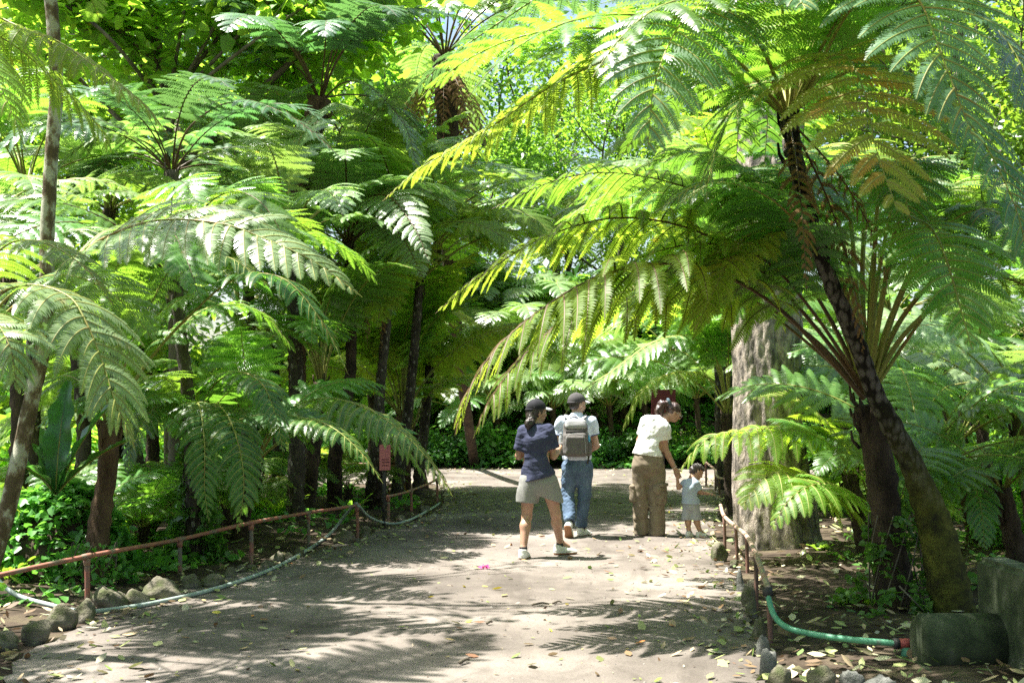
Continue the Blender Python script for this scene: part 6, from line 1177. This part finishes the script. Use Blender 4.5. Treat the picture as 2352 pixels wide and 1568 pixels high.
# ---- man with the backpack
Y1m = 14.05
def man_pack():
    J = lambda x, y, d=0.0: K1(x, y, Y1m+d)
    org = J(690, 1290); org[2] = 0; root = thing('person', 'man in pale blue polo, jeans and charcoal cap walking away, looking right', 'person', org)
    f = nrm(v3(0.08, 1, 0)); up = v3(0, 0, 1); hc = J(700, 100, 0.06); hf = nrm(v3(0.86, 0.5, -0.03))
    neck = J(692, 200, 0.02); shL, shR = J(560, 262, 0.02), J(822, 262, 0.02); elL, elR = J(527, 470, 0.05), J(868, 470, 0.04); wrL, wrR = J(585, 520, 0.26), J(815, 515, 0.25)
    pel = J(700, 620); chest = J(690, 340); hipL, hipR = J(635, 680), J(765, 680); knL, knR = J(612, 900, 0.05), J(765, 900, 0.05); anL, anR = J(632, 1165, -0.18), J(738, 1205, 0.10)
    F = Field(org+v3(-0.45, -0.45, -0.05), org+v3(0.45, 0.6, 1.85), 0.0058)
    P, R = head(F, hc, hf, up, 1.06); F.cone(hc-v3(0, 0, 0.06), neck-v3(0, 0, 0.03), 0.062, 0.068, 0.03)
    F.cone(neck-v3(0, 0, 0.07), chest, 0.08, 0.15, 0.05, f, 0.72); F.cone(chest, pel, 0.15, 0.14, 0.05, f, 0.75); F.cone(shL, shR, 0.06, 0.06, 0.05)
    arm_skin(F, shL, elL, wrL, 1.12); arm_skin(F, shR, elR, wrR, 1.12); leg_skin(F, hipL, knL, anL, f, 1.0, 0.075, 0.048, 0.040, 0.034); leg_skin(F, hipR, knR, anR, f, 1.0, 0.075, 0.048, 0.040, 0.034)
    hand(F, wrL, v3(0.8, 0.5, 0.1), v3(0, -0.3, -1), 0.5, 1.05, 1); hand(F, wrR, v3(-0.85, 0.45, 0.1), v3(0, -0.3, -1), 0.5, 1.05, -1)
    F.cone(anL, anL+v3(0, 0.02, -0.05), 0.036, 0.03, 0.02); F.cone(anR, anR+v3(0.03, 0.05, -0.04), 0.036, 0.03, 0.02)
    F.mesh('body', 'skin_pale', root, org); eyes(P, R, 1, root, org); eyebrow(P, 1.06, root, org)
    F = Field(hc-0.2, hc+0.2, 0.006); F.ell(P(0, -0.018, 0.020), np.array([0.077, 0.092, 0.086])*1.06, R, 0.02); F.ell(P(0, -0.045, -0.02), np.array([0.066, 0.056, 0.052])*1.06, R, 0.02); F.cut(P(0, 0.03, 0), nrm(R[1]-0.2*R[2])); F.cut(P(0, 0, -0.055), -R[2]); F.mesh('hair', 'hair_black', root, org)
    F = Field(hc-0.2, hc+0.2, 0.006); F.ell(P(0, 0.047, -0.080), np.array([0.043, 0.044, 0.034])*1.06, R, 0.0); F.cone(P(0.060, 0.02, -0.035), P(0.044, 0.05, -0.078), 0.012, 0.014, 0.02); F.cone(P(-0.060, 0.02, -0.035), P(-0.044, 0.05, -0.078), 0.012, 0.014, 0.02); F.cut(P(0, 0.04, -0.072), R[2]-0.2*R[1]); F.mesh('beard', 'hair_black', root, org)
    cap(hc+v3(0, 0, 0.006), hf, up-0.02*hf, 1.10, root, org, 'cap_grey', 'brim_light')
    # polo
    F = Field(org+v3(-0.45, -0.40, 0.75), org+v3(0.45, 0.6, 1.65), 0.0075); F.cone(neck-v3(0, 0, 0.04), chest, 0.085, 0.172, 0.06, f, 0.75); F.cone(chest, J(695, 590), 0.172, 0.176, 0.06, f, 0.78); F.cone(shL, shR, 0.072, 0.072, 0.06)
    F.cone(shL, shL+(elL-shL)*0.66, 0.080, 0.070, 0.035); F.cone(shR, shR+(elR-shR)*0.66, 0.080, 0.070, 0.035); F.wrinkle(0.007, 14, 11, (1, 1, 1.4)); F.wrinkle(0.003, 45, 12)
    P_ = F.pts(); F.cut(J(695, 602), v3(0, 0, -1))
    for sh, el in ((shL, elL), (shR, elR)):
        c = sh+(el-sh)*0.56; d = nrm(el-sh); near = np.linalg.norm(P_-(c+d*0.08), axis=-1) < 0.125; F.F = np.where(near, np.maximum(F.F, ((P_-c)@d)), F.F).astype(np.float32)
    F.F = np.maximum(F.F, 0.070-np.linalg.norm(P_-(neck+v3(0, 0, 0.045)), axis=-1)).astype(np.float32)
    pol = F.mesh('shirt', 'polo', root, org)
    T = F.copy(); T.F = T.F-0.003; B = np.full(T.F.shape, 9, np.float32)
    for sh, el in ((shL, elL), (shR, elR)):
        c = sh+(el-sh)*0.535; d = nrm(el-sh); near = np.linalg.norm(P_-c, axis=-1) < 0.11; B = np.where(near, np.abs((P_-c)@d)-0.009, B)
    T.F = np.maximum(T.F, B).astype(np.float32); T.mesh('cuff_trim', 'trim', pol, org)
    F = Field(neck-0.14, neck+0.14, 0.006); F.cone(neck-v3(0, 0, 0.02), neck+v3(0.004, 0.005, 0.022), 0.085, 0.074, 0.01); F.cut(neck+v3(0, 0, 0.028), v3(0, 0.25, 1)); F.cut(neck-v3(0, 0, 0.03), v3(0, 0, -1)); F.mesh('collar', 'polo', pol, org)
    mb = MB(); q = J(668, 186, 0)-org; mb.box([q[0], -0.076, q[2]-0.012], [0.045, 0.006, 0.010]); mb.build('back_print', M['trim'], pol)
    # jeans
    F = Field(org+v3(-0.45, -0.50, 0.0), org+v3(0.45, 0.5, 1.12), 0.0075); F.cone(J(697, 590), J(700, 660), 0.165, 0.178, 0.04, f, 0.76)
    F.cone(J(640, 690), knL, 0.113, 0.080, 0.035); F.cone(knL, anL+v3(0, 0, 0.02), 0.080, 0.072, 0.03); F.cone(J(760, 690), knR, 0.113, 0.080, 0.035); F.cone(knR, anR+v3(0, 0, 0.02), 0.080, 0.070, 0.03); F.cone(J(640, 660, -0.05), J(760, 660, -0.05), 0.085, 0.085, 0.04)
    F.wrinkle(0.007, 15, 21, (1, 1, 1.5)); F.wrinkle(0.004, 40, 22, (1, 1, 1.8)); F.cut(J(700, 572), v3(0, 0, 1)); P_ = F.pts()
    for a, k in ((anL, knL), (anR, knR)):
        d = nrm(a-k); c = a-d*0.005; near = np.linalg.norm(P_-(c+d*0.06), axis=-1) < 0.11; F.F = np.where(near, np.maximum(F.F, (P_-c)@d), F.F).astype(np.float32)
    jn = F.mesh('jeans', 'denim', root, org)
    for (a, b_, c_, d_) in ((572, 645, 635, 750), (742, 822, 640, 750)):
        lo, hi = J(a, d_), J(b_, c_); T = F.copy(); P_ = T.pts(); cz = (lo+hi)/2; hs = np.abs(hi-lo)/2; bx = np.maximum(np.abs(P_[..., 0]-cz[0])-hs[0]*(1-0.12*(P_[..., 2] < cz[2])), np.abs(P_[..., 2]-cz[2])-hs[2]); bx = np.maximum(bx, P_[..., 1]-Y1m); T.F = np.maximum(T.F-0.0045, bx).astype(np.float32); T.mesh('pocket', 'denim', jn, org)
        T2 = F.copy(); T2.F = np.maximum(F.F-0.0065, np.maximum(np.abs(bx+0.006)-0.0022, -(bx+0.5))).astype(np.float32); T2.F = np.maximum(T2.F, P_[..., 1]-Y1m).astype(np.float32)
    for (x0, x1) in ((690, 706),):
        T = F.copy(); P_ = T.pts(); c = J(698, 590); T.F = np.maximum(T.F-0.008, np.maximum(np.abs(P_[..., 0]-c[0])-0.008, np.abs(P_[..., 2]-c[2])-0.025)).astype(np.float32); T.mesh('belt_loop', 'denim', jn, org)
    T = F.copy(); P_ = T.pts(); T.F = np.maximum(T.F-0.0035, np.abs(P_[..., 2]-J(700, 590)[2])-0.019).astype(np.float32); T.mesh('waistband', 'denim', jn, org)
    for a in (anL, anR):
        F = Field(a-0.14, a+0.14, 0.006); F.cone(a-v3(0, 0, 0.05), a+v3(0, 0, 0.03), 0.045, 0.044, 0.01); F.mesh('sock', 'sock', root, org)
    shoe('shoe', v3(anL[0]-0.005, anL[1]-0.005, anL[2]-0.035), v3(0.15, 0.62, -0.75), v3(0.25, 0.75, 0.6), 0.235, root, org, 'shoe_white', 'sole_white', 'gum', s=1.08)
    c = anR.copy(); c[2] = 0.095; shoe('shoe', c, v3(0.62, 0.75, 0.0), v3(0, 0, 1), 0.255, root, org, 'shoe_white', 'sole_white', 'gum', s=1.08)
    # backpack
    bo = J(682, 400, -0.17); b2 = thing('backpack', 'grey backpack with a light grey flap, worn by the man in the charcoal cap', 'backpack', bo); R3 = np.array([[1, 0, 0], [0, 1, 0], [0, 0, 1.0]])
    mk = lambda: Field(bo+v3(-0.28, -0.20, -0.34), bo+v3(0.28, 0.26, 0.38), 0.007)
    F = mk(); F.rbox(J(682, 410, -0.17), (0.148, 0.085, 0.205), R3, 0.055); F.rbox(J(682, 460, -0.20), (0.142, 0.10, 0.145), R3, 0.05, 0.04); F.wrinkle(0.004, 22, 31); F.mesh('bag_body', 'bag', b2, bo)
    F = mk(); F.rbox(J(684, 278, -0.17), (0.128, 0.092, 0.062), R3, 0.05); F.cone(J(610, 300, -0.24), J(755, 300, -0.24), 0.022, 0.022, 0.05); F.wrinkle(0.003, 30, 32); F.mesh('flap', 'bag_light', b2, bo)
    F = mk(); F.rbox(J(682, 470, -0.285), (0.122, 0.035, 0.118), R3, 0.03); F.wrinkle(0.003, 25, 33); fp = F.mesh('front_pocket', 'bag', b2, bo)
    mb = MB(); zc_ = [J(598, 540, -0.315), J(595, 440, -0.322), J(612, 385, -0.322), J(650, 366, -0.322), J(715, 366, -0.322), J(753, 385, -0.322), J(770, 440, -0.322), J(775, 540, -0.315)]; mb.tube(spline(np.array(zc_)-bo, 40), 0.0045, 6); mb.build('zip', M['bag_light'], fp)
    mb = MB(); mb.box(J(684, 345, -0.262)-bo, [0.235, 0.02, 0.032]); mb.build('band', M['bag_dark'], b2)
    for sx in (560, 803):
        F = mk(); F.rbox(J(sx, 500, -0.15), (0.035, 0.065, 0.085), R3, 0.03); F.wrinkle(0.003, 25, sx); F.mesh('side_pocket', 'bag', b2, bo)
    for sx, s2 in ((572, 630), (795, 735)):
        mb = MB(); pth = spline(np.array([J(s2, 235, -0.10), J((sx+s2)/2, 212, -0.05), J((sx+s2)/2, 200, 0.03), J(sx, 235, 0.12), J(sx, 330, 0.17)])-bo, 24); mb.tube(pth, 0.030, 10, flat=0.35); mb.tube(pth+v3(0, -0.001, -0.004), 0.034, 10, flat=0.22, mat=1)
        mb.build('strap', [M['bag_light'], M['bag_dark']], b2)
    mb = MB(); mb.tube(spline(np.array([J(622, 248, -0.14), J(640, 222, -0.15), J(670, 212, -0.15), J(700, 222, -0.15), J(712, 262, -0.17)])-bo, 20), 0.008, 8); mb.build('handle', M['bag_dark'], b2)
    mb = MB(); mb.tube(spline(np.array([J(805, 520, -0.12), J(802, 580, -0.17), J(790, 636, -0.15)])-bo, 10), 0.011, 8, flat=0.4); mb.build('strap_end', M['bag_dark'], b2)
    for nm, x, mt, lab in (('bottle', 552, 'bottle_clear', 'clear plastic bottle in the left side pocket of the backpack'), ('bottle', 797, 'bottle_blue', 'blue bottle in the right side pocket of the backpack')):
        o_ = J(x, 500, -0.15); t = thing(nm, lab, 'bottle', o_); h = 0.03; mb = MB(); z = np.array([-0.06, -0.055, 0.0, 0.10, 0.125, 0.150, 0.158]); r_ = np.array([0.024, 0.028, 0.028, 0.028, 0.024, 0.012, 0.012]); mb.tube(np.stack([0*z, 0*z, z+0.02], 1), r_, 18); mb.build('body', M[mt], t)
        mb = MB(); mb.tube([[0, 0, 0.178], [0, 0, 0.196]], 0.0145, 14); mb.build('cap', M['bottle_cap'], t)
man_pack()
# ---- stooping woman and child
def K2(cx, cy, Y): return W(1424.0+cx*0.24402, 888.1+cy*0.24402, Y)
Y2w, Y3c = 14.1, 13.98
def specs(P, R, root, org):
    mb = MB(); ml = MB()
    for sg in (-1, 1):
        c = P(sg*0.034, 0.103, -0.004); a = np.linspace(0, 2*PI, 17); ring = np.array([c+R[0]*0.026*math.cos(t)+R[2]*0.020*math.sin(t)-org for t in a]); mb.tube(ring, 0.0022, 6, caps=False)
        ml.add(np.vstack([[c-org], ring]), [[0, i+1, i+2] for i in range(16)]); mb.tube(spline([P(sg*0.060, 0.100, 0.002)-org, P(sg*0.076, 0.05, 0.004)-org, P(sg*0.080, -0.004, 0.000)-org], 8), 0.0028, 6)
    mb.tube([P(-0.008, 0.104, 0)-org, P(0.008, 0.104, 0)-org], 0.002, 6); o = mb.build('glasses', M['frame_gold'], root); ml.build('lens', M['lens_dark'], o)
def woman_white():
    J = lambda x, y, d=0.0: K2(x, y, Y2w+d)
    org = J(280, 1390); org[2] = 0; root = thing('person', 'woman in white shirt and olive cargo trousers stooping to hold a child\'s hand', 'person', org)
    f = nrm(v3(0.55, 0.83, 0)); up = v3(0, 0, 1); hc = J(505, 240, 0.08); hf = nrm(v3(0.86, 0.16, -0.48)); hu = nrm(v3(0.48, 0.1, 0.87))
    neck = J(400, 318, 0.06); shL, shR = J(245, 375, 0.16), J(405, 395, -0.08); elR, wrR = J(425, 590, -0.03), J(518, 770, 0.0); elL, wrL = J(185, 500, 0.30), J(240, 610, 0.42)
    pel = J(268, 680); chest = J(320, 420, 0.02); hipL, hipR = J(195, 730, 0.04), J(335, 730, -0.03); knL, knR = J(195, 1020, 0.06), J(345, 1010, 0.02); anL, anR = J(200, 1330, 0.06), J(355, 1335, 0.0)
    F = Field(org+v3(-0.45, -0.45, -0.05), org+v3(0.55, 0.75, 1.75), 0.0060)
    P, R = head(F, hc, hf, hu, 1.0); F.cone(hc-hu*0.06-hf*0.02, neck, 0.050, 0.056, 0.03)
    F.cone(neck, chest, 0.07, 0.13, 0.05, f, 0.75); F.cone(chest, pel, 0.135, 0.155, 0.05, f, 0.75); F.cone(shL, shR, 0.055, 0.055, 0.05)
    arm_skin(F, shR, elR, wrR, 1.12); arm_skin(F, shL, elL, wrL, 1.05); leg_skin(F, hipL, knL, anL, f, 1.0, 0.075, 0.05, 0.045); leg_skin(F, hipR, knR, anR, f, 1.0, 0.075, 0.05, 0.045)
    hand(F, wrR, J(548, 842, -0.01)-wrR, v3(0.3, 0.9, -0.1), 0.5, 0.95, 1); hand(F, wrL, v3(0.2, 0.5, -0.8), v3(0.5, 0.3, 0), 0.4, 0.95, 1)
    for a in (anL, anR): F.cone(a, a+f*0.10+v3(0, 0, -0.065), 0.036, 0.034, 0.02); F.cone(a+v3(0, 0, -0.04), a+f*0.16+v3(0, 0, -0.075), 0.034, 0.028, 0.02)
    F.mesh('body', 'skin', root, org); eyes(P, R, 1, root, org); eyebrow(P, 1, root, org); specs(P, R, root, org)
    F = Field(hc-0.36, hc+0.24, 0.007); F.ell(P(0, -0.020, 0.032), (0.083, 0.098, 0.092), R, 0.02); F.cut(P(0, 0.052, 0.0), nrm(R[1]-0.55*R[2])); F.cut(P(0, 0.0, -0.050), -R[2]+0.6*R[1])
    t0 = J(455, 150, 0.05); F.cone(P(0, -0.09, 0.045), t0, 0.04, 0.032, 0.02); F.cone(t0, J(400, 165, 0.05), 0.030, 0.042, 0.02); F.cone(J(400, 165, 0.05), J(355, 225, 0.04), 0.042, 0.038, 0.02); F.cone(J(355, 225, 0.04), J(345, 285, 0.0), 0.034, 0.016, 0.02); F.cone(J(400, 200, 0.05), J(390, 280, 0.0), 0.030, 0.012, 0.02); F.cone(J(380, 130, 0.05), J(340, 190, 0.05), 0.014, 0.006, 0.02)
    F.wrinkle(0.005, 60, 41, (1, 1, 0.5)); F.mesh('hair', 'hair_brown', root, org)
    mb = MB(); a = np.linspace(0, 2*PI, 20); c = J(460, 140, 0.05)-org; ax = nrm(v3(1, 0, 0.35)); bx = v3(0, 1, 0); cx = np.cross(ax, bx); mb.tube(np.array([c+(bx*math.cos(t)+cx*math.sin(t))*0.032 for t in a]), 0.018, 10, rough=0.12); mb.build('scrunchie', M['scrunchie'], root)
    # tee
    F = Field(org+v3(-0.45, -0.40, 0.75), org+v3(0.50, 0.7, 1.60), 0.0075); lo = J(265, 640, 0.0)
    F.cone(neck-v3(0.02, 0, 0.03), chest, 0.085, 0.165, 0.07, f, 0.82); F.cone(chest, lo, 0.168, 0.192, 0.06, f, 0.85); F.cone(shL, shR, 0.075, 0.075, 0.06); F.cone(J(270, 340, 0.05), J(330, 360, 0.0), 0.10, 0.11, 0.06); F.cone(J(395, 430, 0.12), J(400, 500, 0.12), 0.085, 0.075, 0.06)
    F.cone(shR, shR+(elR-shR)*0.62, 0.088, 0.085, 0.035); F.cone(shL, shL+(elL-shL)*0.7, 0.080, 0.075, 0.035); F.wrinkle(0.009, 12, 51, (1, 1, 1.8)); F.wrinkle(0.004, 38, 52, (1, 1, 1.5)); P_ = F.pts(); F.cut(J(265, 645), v3(-0.12, 0, -1))
    for sh, el, t in ((shR, elR, 0.50), (shL, elL, 0.55)):
        c = sh+(el-sh)*t; d = nrm(el-sh); near = np.linalg.norm(P_-(c+d*0.09), axis=-1) < 0.13; F.F = np.where(near, np.maximum(F.F, (P_-c)@d), F.F).astype(np.float32)
    nd_ = nrm(hc-neck); F.F = np.maximum(F.F, 0.064-np.linalg.norm(P_-(neck+nd_*0.055), axis=-1)).astype(np.float32); F.mesh('shirt', 'white_tee', root, org)
    # trousers
    F = Field(org+v3(-0.45, -0.45, -0.02), org+v3(0.50, 0.6, 1.10), 0.0075); F.cone(J(268, 625), J(268, 720), 0.178, 0.192, 0.04, f, 0.85); F.cone(J(200, 760, 0.03), J(192, 1000, 0.05), 0.118, 0.098, 0.03); F.cone(J(192, 1000, 0.05), J(200, 1370, 0.06), 0.098, 0.094, 0.03); F.cone(J(335, 760, -0.02), J(345, 1000, 0.0), 0.120, 0.100, 0.03); F.cone(J(345, 1000, 0.0), J(352, 1370, 0.0), 0.098, 0.094, 0.03)
    F.wrinkle(0.008, 14, 61, (1, 1, 0.8)); F.wrinkle(0.005, 36, 62, (1, 1, 0.9)); F.cut(J(268, 622), v3(0, 0, 1)); F.cut(v3(0, 0, 0.022), v3(0, 0, -1)); tr = F.mesh('trousers', 'khaki', root, org)
    R3 = np.array([nrm(v3(0.83, -0.55, 0)), f, [0, 0, 1]])
    T = Field(org+v3(-0.1, -0.4, 0.35), org+v3(0.4, 0.4, 0.85), 0.007); T.rbox(J(382, 1010, -0.05), (0.062, 0.085, 0.115), R3, 0.04); T.cone(J(345, 960, -0.10), J(410, 1090, -0.06), 0.05, 0.03, 0.03); T.wrinkle(0.010, 30, 63); T.mesh('cargo_pocket', 'khaki', tr, org)
    T = Field(org+v3(-0.1, -0.4, 0.35), org+v3(0.4, 0.4, 0.85), 0.007); T.rbox(J(384, 922, -0.055), (0.068, 0.092, 0.022), R3, 0.012); T.wrinkle(0.004, 30, 64); T.mesh('pocket_flap', 'khaki', tr, org)
    T = Field(org+v3(-0.4, -0.4, 0.35), org+v3(0.1, 0.4, 0.85), 0.007); T.rbox(J(140, 1000, 0.05), (0.045, 0.085, 0.11), R3, 0.03); T.wrinkle(0.006, 30, 65); T.mesh('cargo_pocket', 'khaki', tr, org)
    for a in (anL, anR):
        F = Field(a+v3(-0.15, -0.15, -0.15), a+v3(0.3, 0.35, 0.05), 0.006); c = v3(a[0], a[1], 0.022); F.cone(c-f*0.05, c+f*0.17, 0.040, 0.046, 0.02, up, 0.5); o = F.mesh('sandal', 'sandal', root, org)
    mb = MB(); a = np.linspace(0, 2*PI, 18); d = nrm(wrR-elR); bx = nrm(np.cross(d, v3(0, 1, 0))); cx = np.cross(d, bx); c = wrR-d*0.02-org; mb.tube(np.array([c+(bx*math.cos(t)+cx*math.sin(t))*0.032 for t in a]), 0.005, 6, caps=False); mb.build('bracelet', M['frame_gold'], root)
    return wrR
woman_white()
def child():
    J = lambda x, y, d=0.0: K2(x, y, Y3c+d)
    org = J(690, 1400); org[2] = 0; root = thing('person', 'small child in pale blue-grey shirt and shorts reaching toward the plants', 'person', org)
    f = nrm(v3(0.80, 0.6, 0)); up = v3(0, 0, 1); s = 0.84; hc = J(722, 800, 0.03); hf = nrm(v3(0.80, 0.25, -0.50)); hu = nrm(v3(0.45, 0.1, 0.88))
    neck = J(685, 862, 0.02); shL, shR = J(612, 905, 0.06), J(715, 915, -0.04); elR, wrR = J(752, 992, -0.03), J(838, 1004, 0.0); elL, wrL = J(552, 950, 0.06), J(540, 868, 0.05)
    pel = J(668, 1090); chest = J(662, 960); hipL, hipR = J(640, 1120, 0.02), J(700, 1120, -0.02); knL, knR = J(646, 1240, 0.03), J(722, 1240, 0.0); anL, anR = J(648, 1352, 0.02), J(752, 1355, 0.0)
    F = Field(org+v3(-0.28, -0.25, -0.03), org+v3(0.34, 0.32, 0.98), 0.0045)
    P, R = head(F, hc, hf, hu, s); F.cone(hc-hu*0.05-hf*0.015, neck-v3(0, 0, 0.01), 0.032, 0.036, 0.02)
    F.cone(neck, chest, 0.05, 0.082, 0.04, f, 0.85); F.cone(chest, pel, 0.085, 0.088, 0.04, f, 0.88); F.cone(shL, shR, 0.032, 0.032, 0.03)
    arm_skin(F, shL, elL, wrL, 0.66); arm_skin(F, shR, elR, wrR, 0.66); leg_skin(F, hipL, knL, anL, f, 0.62, th=0.095, kn=0.062, cf=0.060, an=0.042); leg_skin(F, hipR, knR, anR, f, 0.62, th=0.095, kn=0.062, cf=0.060, an=0.042)
    hand(F, wrR, v3(1, 0.1, -0.1), v3(0, 0.2, -1), 0.35, 0.56, -1); hand(F, wrL, J(543, 828, 0.02)-wrL, v3(-0.2, -0.9, 0), 0.7, 0.56, 1)
    for a, d in ((anL, v3(0.6, 0.8, 0)), (anR, v3(0.95, 0.3, 0))): F.cone(a, a+nrm(d)*0.05-v3(0, 0, 0.03), 0.024, 0.022, 0.015)
    F.mesh('body', 'skin', root, org); eyes(P, R, s, root, org); eyebrow(P, s, root, org)
    F = Field(hc-0.15, hc+0.17, 0.005); F.ell(P(0, -0.018, 0.034), np.array([0.083, 0.098, 0.092])*s, R, 0.02); F.ell(P(0, 0.050, 0.072), np.array([0.060, 0.042, 0.035])*s, R, 0.02); F.ell(P(0, -0.055, -0.02), np.array([0.062, 0.05, 0.055])*s, R, 0.02)
    Q = F.pts(); fc = np.maximum((Q-P(0, 0.045, 0))@R[1], (P(0, 0, 0.048)-Q)@R[2]); F.F = np.maximum(F.F, np.minimum(0.02, -np.maximum(-fc, -9)) if False else F.F)
    low = (Q-P(0, 0, 0.045))@R[2] < 0; F.F = np.where(low, np.maximum(F.F, (Q-P(0, 0.012, 0))@R[1]), F.F).astype(np.float32); F.cut(P(0, 0, -0.055), -R[2]); F.wrinkle(0.010, 75, 71); F.mesh('hair', 'hair_black', root, org)
    F = Field(org+v3(-0.25, -0.25, 0.3), org+v3(0.30, 0.30, 0.86), 0.0055); F.cone(neck-v3(0, 0, 0.015), chest, 0.058, 0.105, 0.04, f, 0.85); F.cone(chest, J(668, 1110), 0.106, 0.120, 0.04, f, 0.88); F.cone(shL, shR, 0.045, 0.045, 0.04); F.cone(shR, shR+(elR-shR)*0.8, 0.048, 0.050, 0.02); F.cone(shL, shL+(elL-shL)*0.55, 0.044, 0.042, 0.02)
    F.wrinkle(0.006, 24, 72); P_ = F.pts(); F.cut(J(668, 1098), v3(0, 0, -1))
    for sh, el, t in ((shR, elR, 0.72), (shL, elL, 0.5)):
        c = sh+(el-sh)*t; d = nrm(el-sh); near = np.linalg.norm(P_-(c+d*0.05), axis=-1) < 0.075; F.F = np.where(near, np.maximum(F.F, (P_-c)@d), F.F).astype(np.float32)
    F.F = np.maximum(F.F, 0.043-np.linalg.norm(P_-(neck+v3(0.01, 0, 0.03)), axis=-1)).astype(np.float32); F.mesh('shirt', 'child_blue', root, org)
    F = Field(org+v3(-0.25, -0.25, 0.12), org+v3(0.30, 0.30, 0.6), 0.0055); F.cone(J(668, 1060), J(668, 1110), 0.094, 0.100, 0.03, f, 0.88); F.cone(J(640, 1120, 0.02), J(628, 1262, 0.03), 0.060, 0.066, 0.02); F.cone(J(700, 1120, -0.02), J(716, 1262, 0.0), 0.060, 0.066, 0.02); F.wrinkle(0.004, 40, 73, (1, 1, 0.2)); F.cut(J(668, 1252), v3(0, 0, -1)); F.mesh('shorts', 'child_grey', root, org)
    for a, d in ((anL, v3(0.55, 0.83, 0)), (anR, v3(0.97, 0.25, 0))):
        F = Field(a-0.08, a+0.08, 0.005); F.cone(a-v3(0, 0, 0.02), a+v3(0, 0, 0.004), 0.029, 0.028, 0.01); F.mesh('sock', 'child_blue', root, org)
        c = a.copy(); c[2] = 0.066; o, PS = shoe('shoe', c, d, v3(0, 0, 1), 0.150, root, org, 'shoe_white', 'sole_white', None, s=0.72)
        if d[0] > 0.8:
            mb = MB()
            for k in (0, 1): mb.tube([PS(0.0345, 0.030+k*0.017, -0.050)-org, PS(0.0290, 0.036+k*0.017, -0.022)-org], 0.0045, 6)
            mb.build('emblem', M['cap_black'], o)
child()
# ------------------------------------------------------------------ camera, light, world
cam = bpy.data.cameras.new('camera'); co = bpy.data.objects.new('camera', cam); C.objects.link(co)
co.location = (0, 0, CAMH); co.rotation_euler = (PI/2+_th, 0, 0); cam.sensor_width = 36; cam.lens = FPX/2352*36; cam.clip_end = 2000; cam.clip_start = 0.05
cam.dof.use_dof = True; cam.dof.focus_distance = 13.5; cam.dof.aperture_fstop = 5.6
S.camera = co
SUN = nrm(np.array([-0.37, 0.08, 0.93])); el = math.asin(SUN[2]); az = math.atan2(SUN[0], SUN[1])
sl = bpy.data.lights.new('sun', 'SUN'); sl.energy = 5.0; sl.angle = math.radians(0.53); sl.color = (1, 0.965, 0.90)
so = bpy.data.objects.new('sun', sl); C.objects.link(so); so.rotation_euler = Vector(tuple(SUN)).to_track_quat('Z', 'Y').to_euler(); so.location = (0, 0, 30)
w = bpy.data.worlds.new('World'); S.world = w; w.use_nodes = True; nt = w.node_tree; nt.nodes.clear()
sk = nt.nodes.new('ShaderNodeTexSky'); sk.sky_type = 'NISHITA'; sk.sun_disc = False; sk.sun_elevation = el; sk.sun_rotation = az; sk.dust_density = 2.5; sk.air_density = 1.3
bg = nt.nodes.new('ShaderNodeBackground'); bg.inputs[1].default_value = 0.06; ow = nt.nodes.new('ShaderNodeOutputWorld')
nt.links.new(sk.outputs[0], bg.inputs[0]); nt.links.new(bg.outputs[0], ow.inputs[0])
S.view_settings.view_transform = 'Standard'; S.view_settings.look = 'None'; S.view_settings.exposure = 2.05; S.view_settings.gamma = 1
cy = S.cycles; cy.max_bounces = 7; cy.diffuse_bounces = 4; cy.transmission_bounces = 6; cy.glossy_bounces = 2; cy.use_denoising = False; cy.sample_clamp_indirect = 6
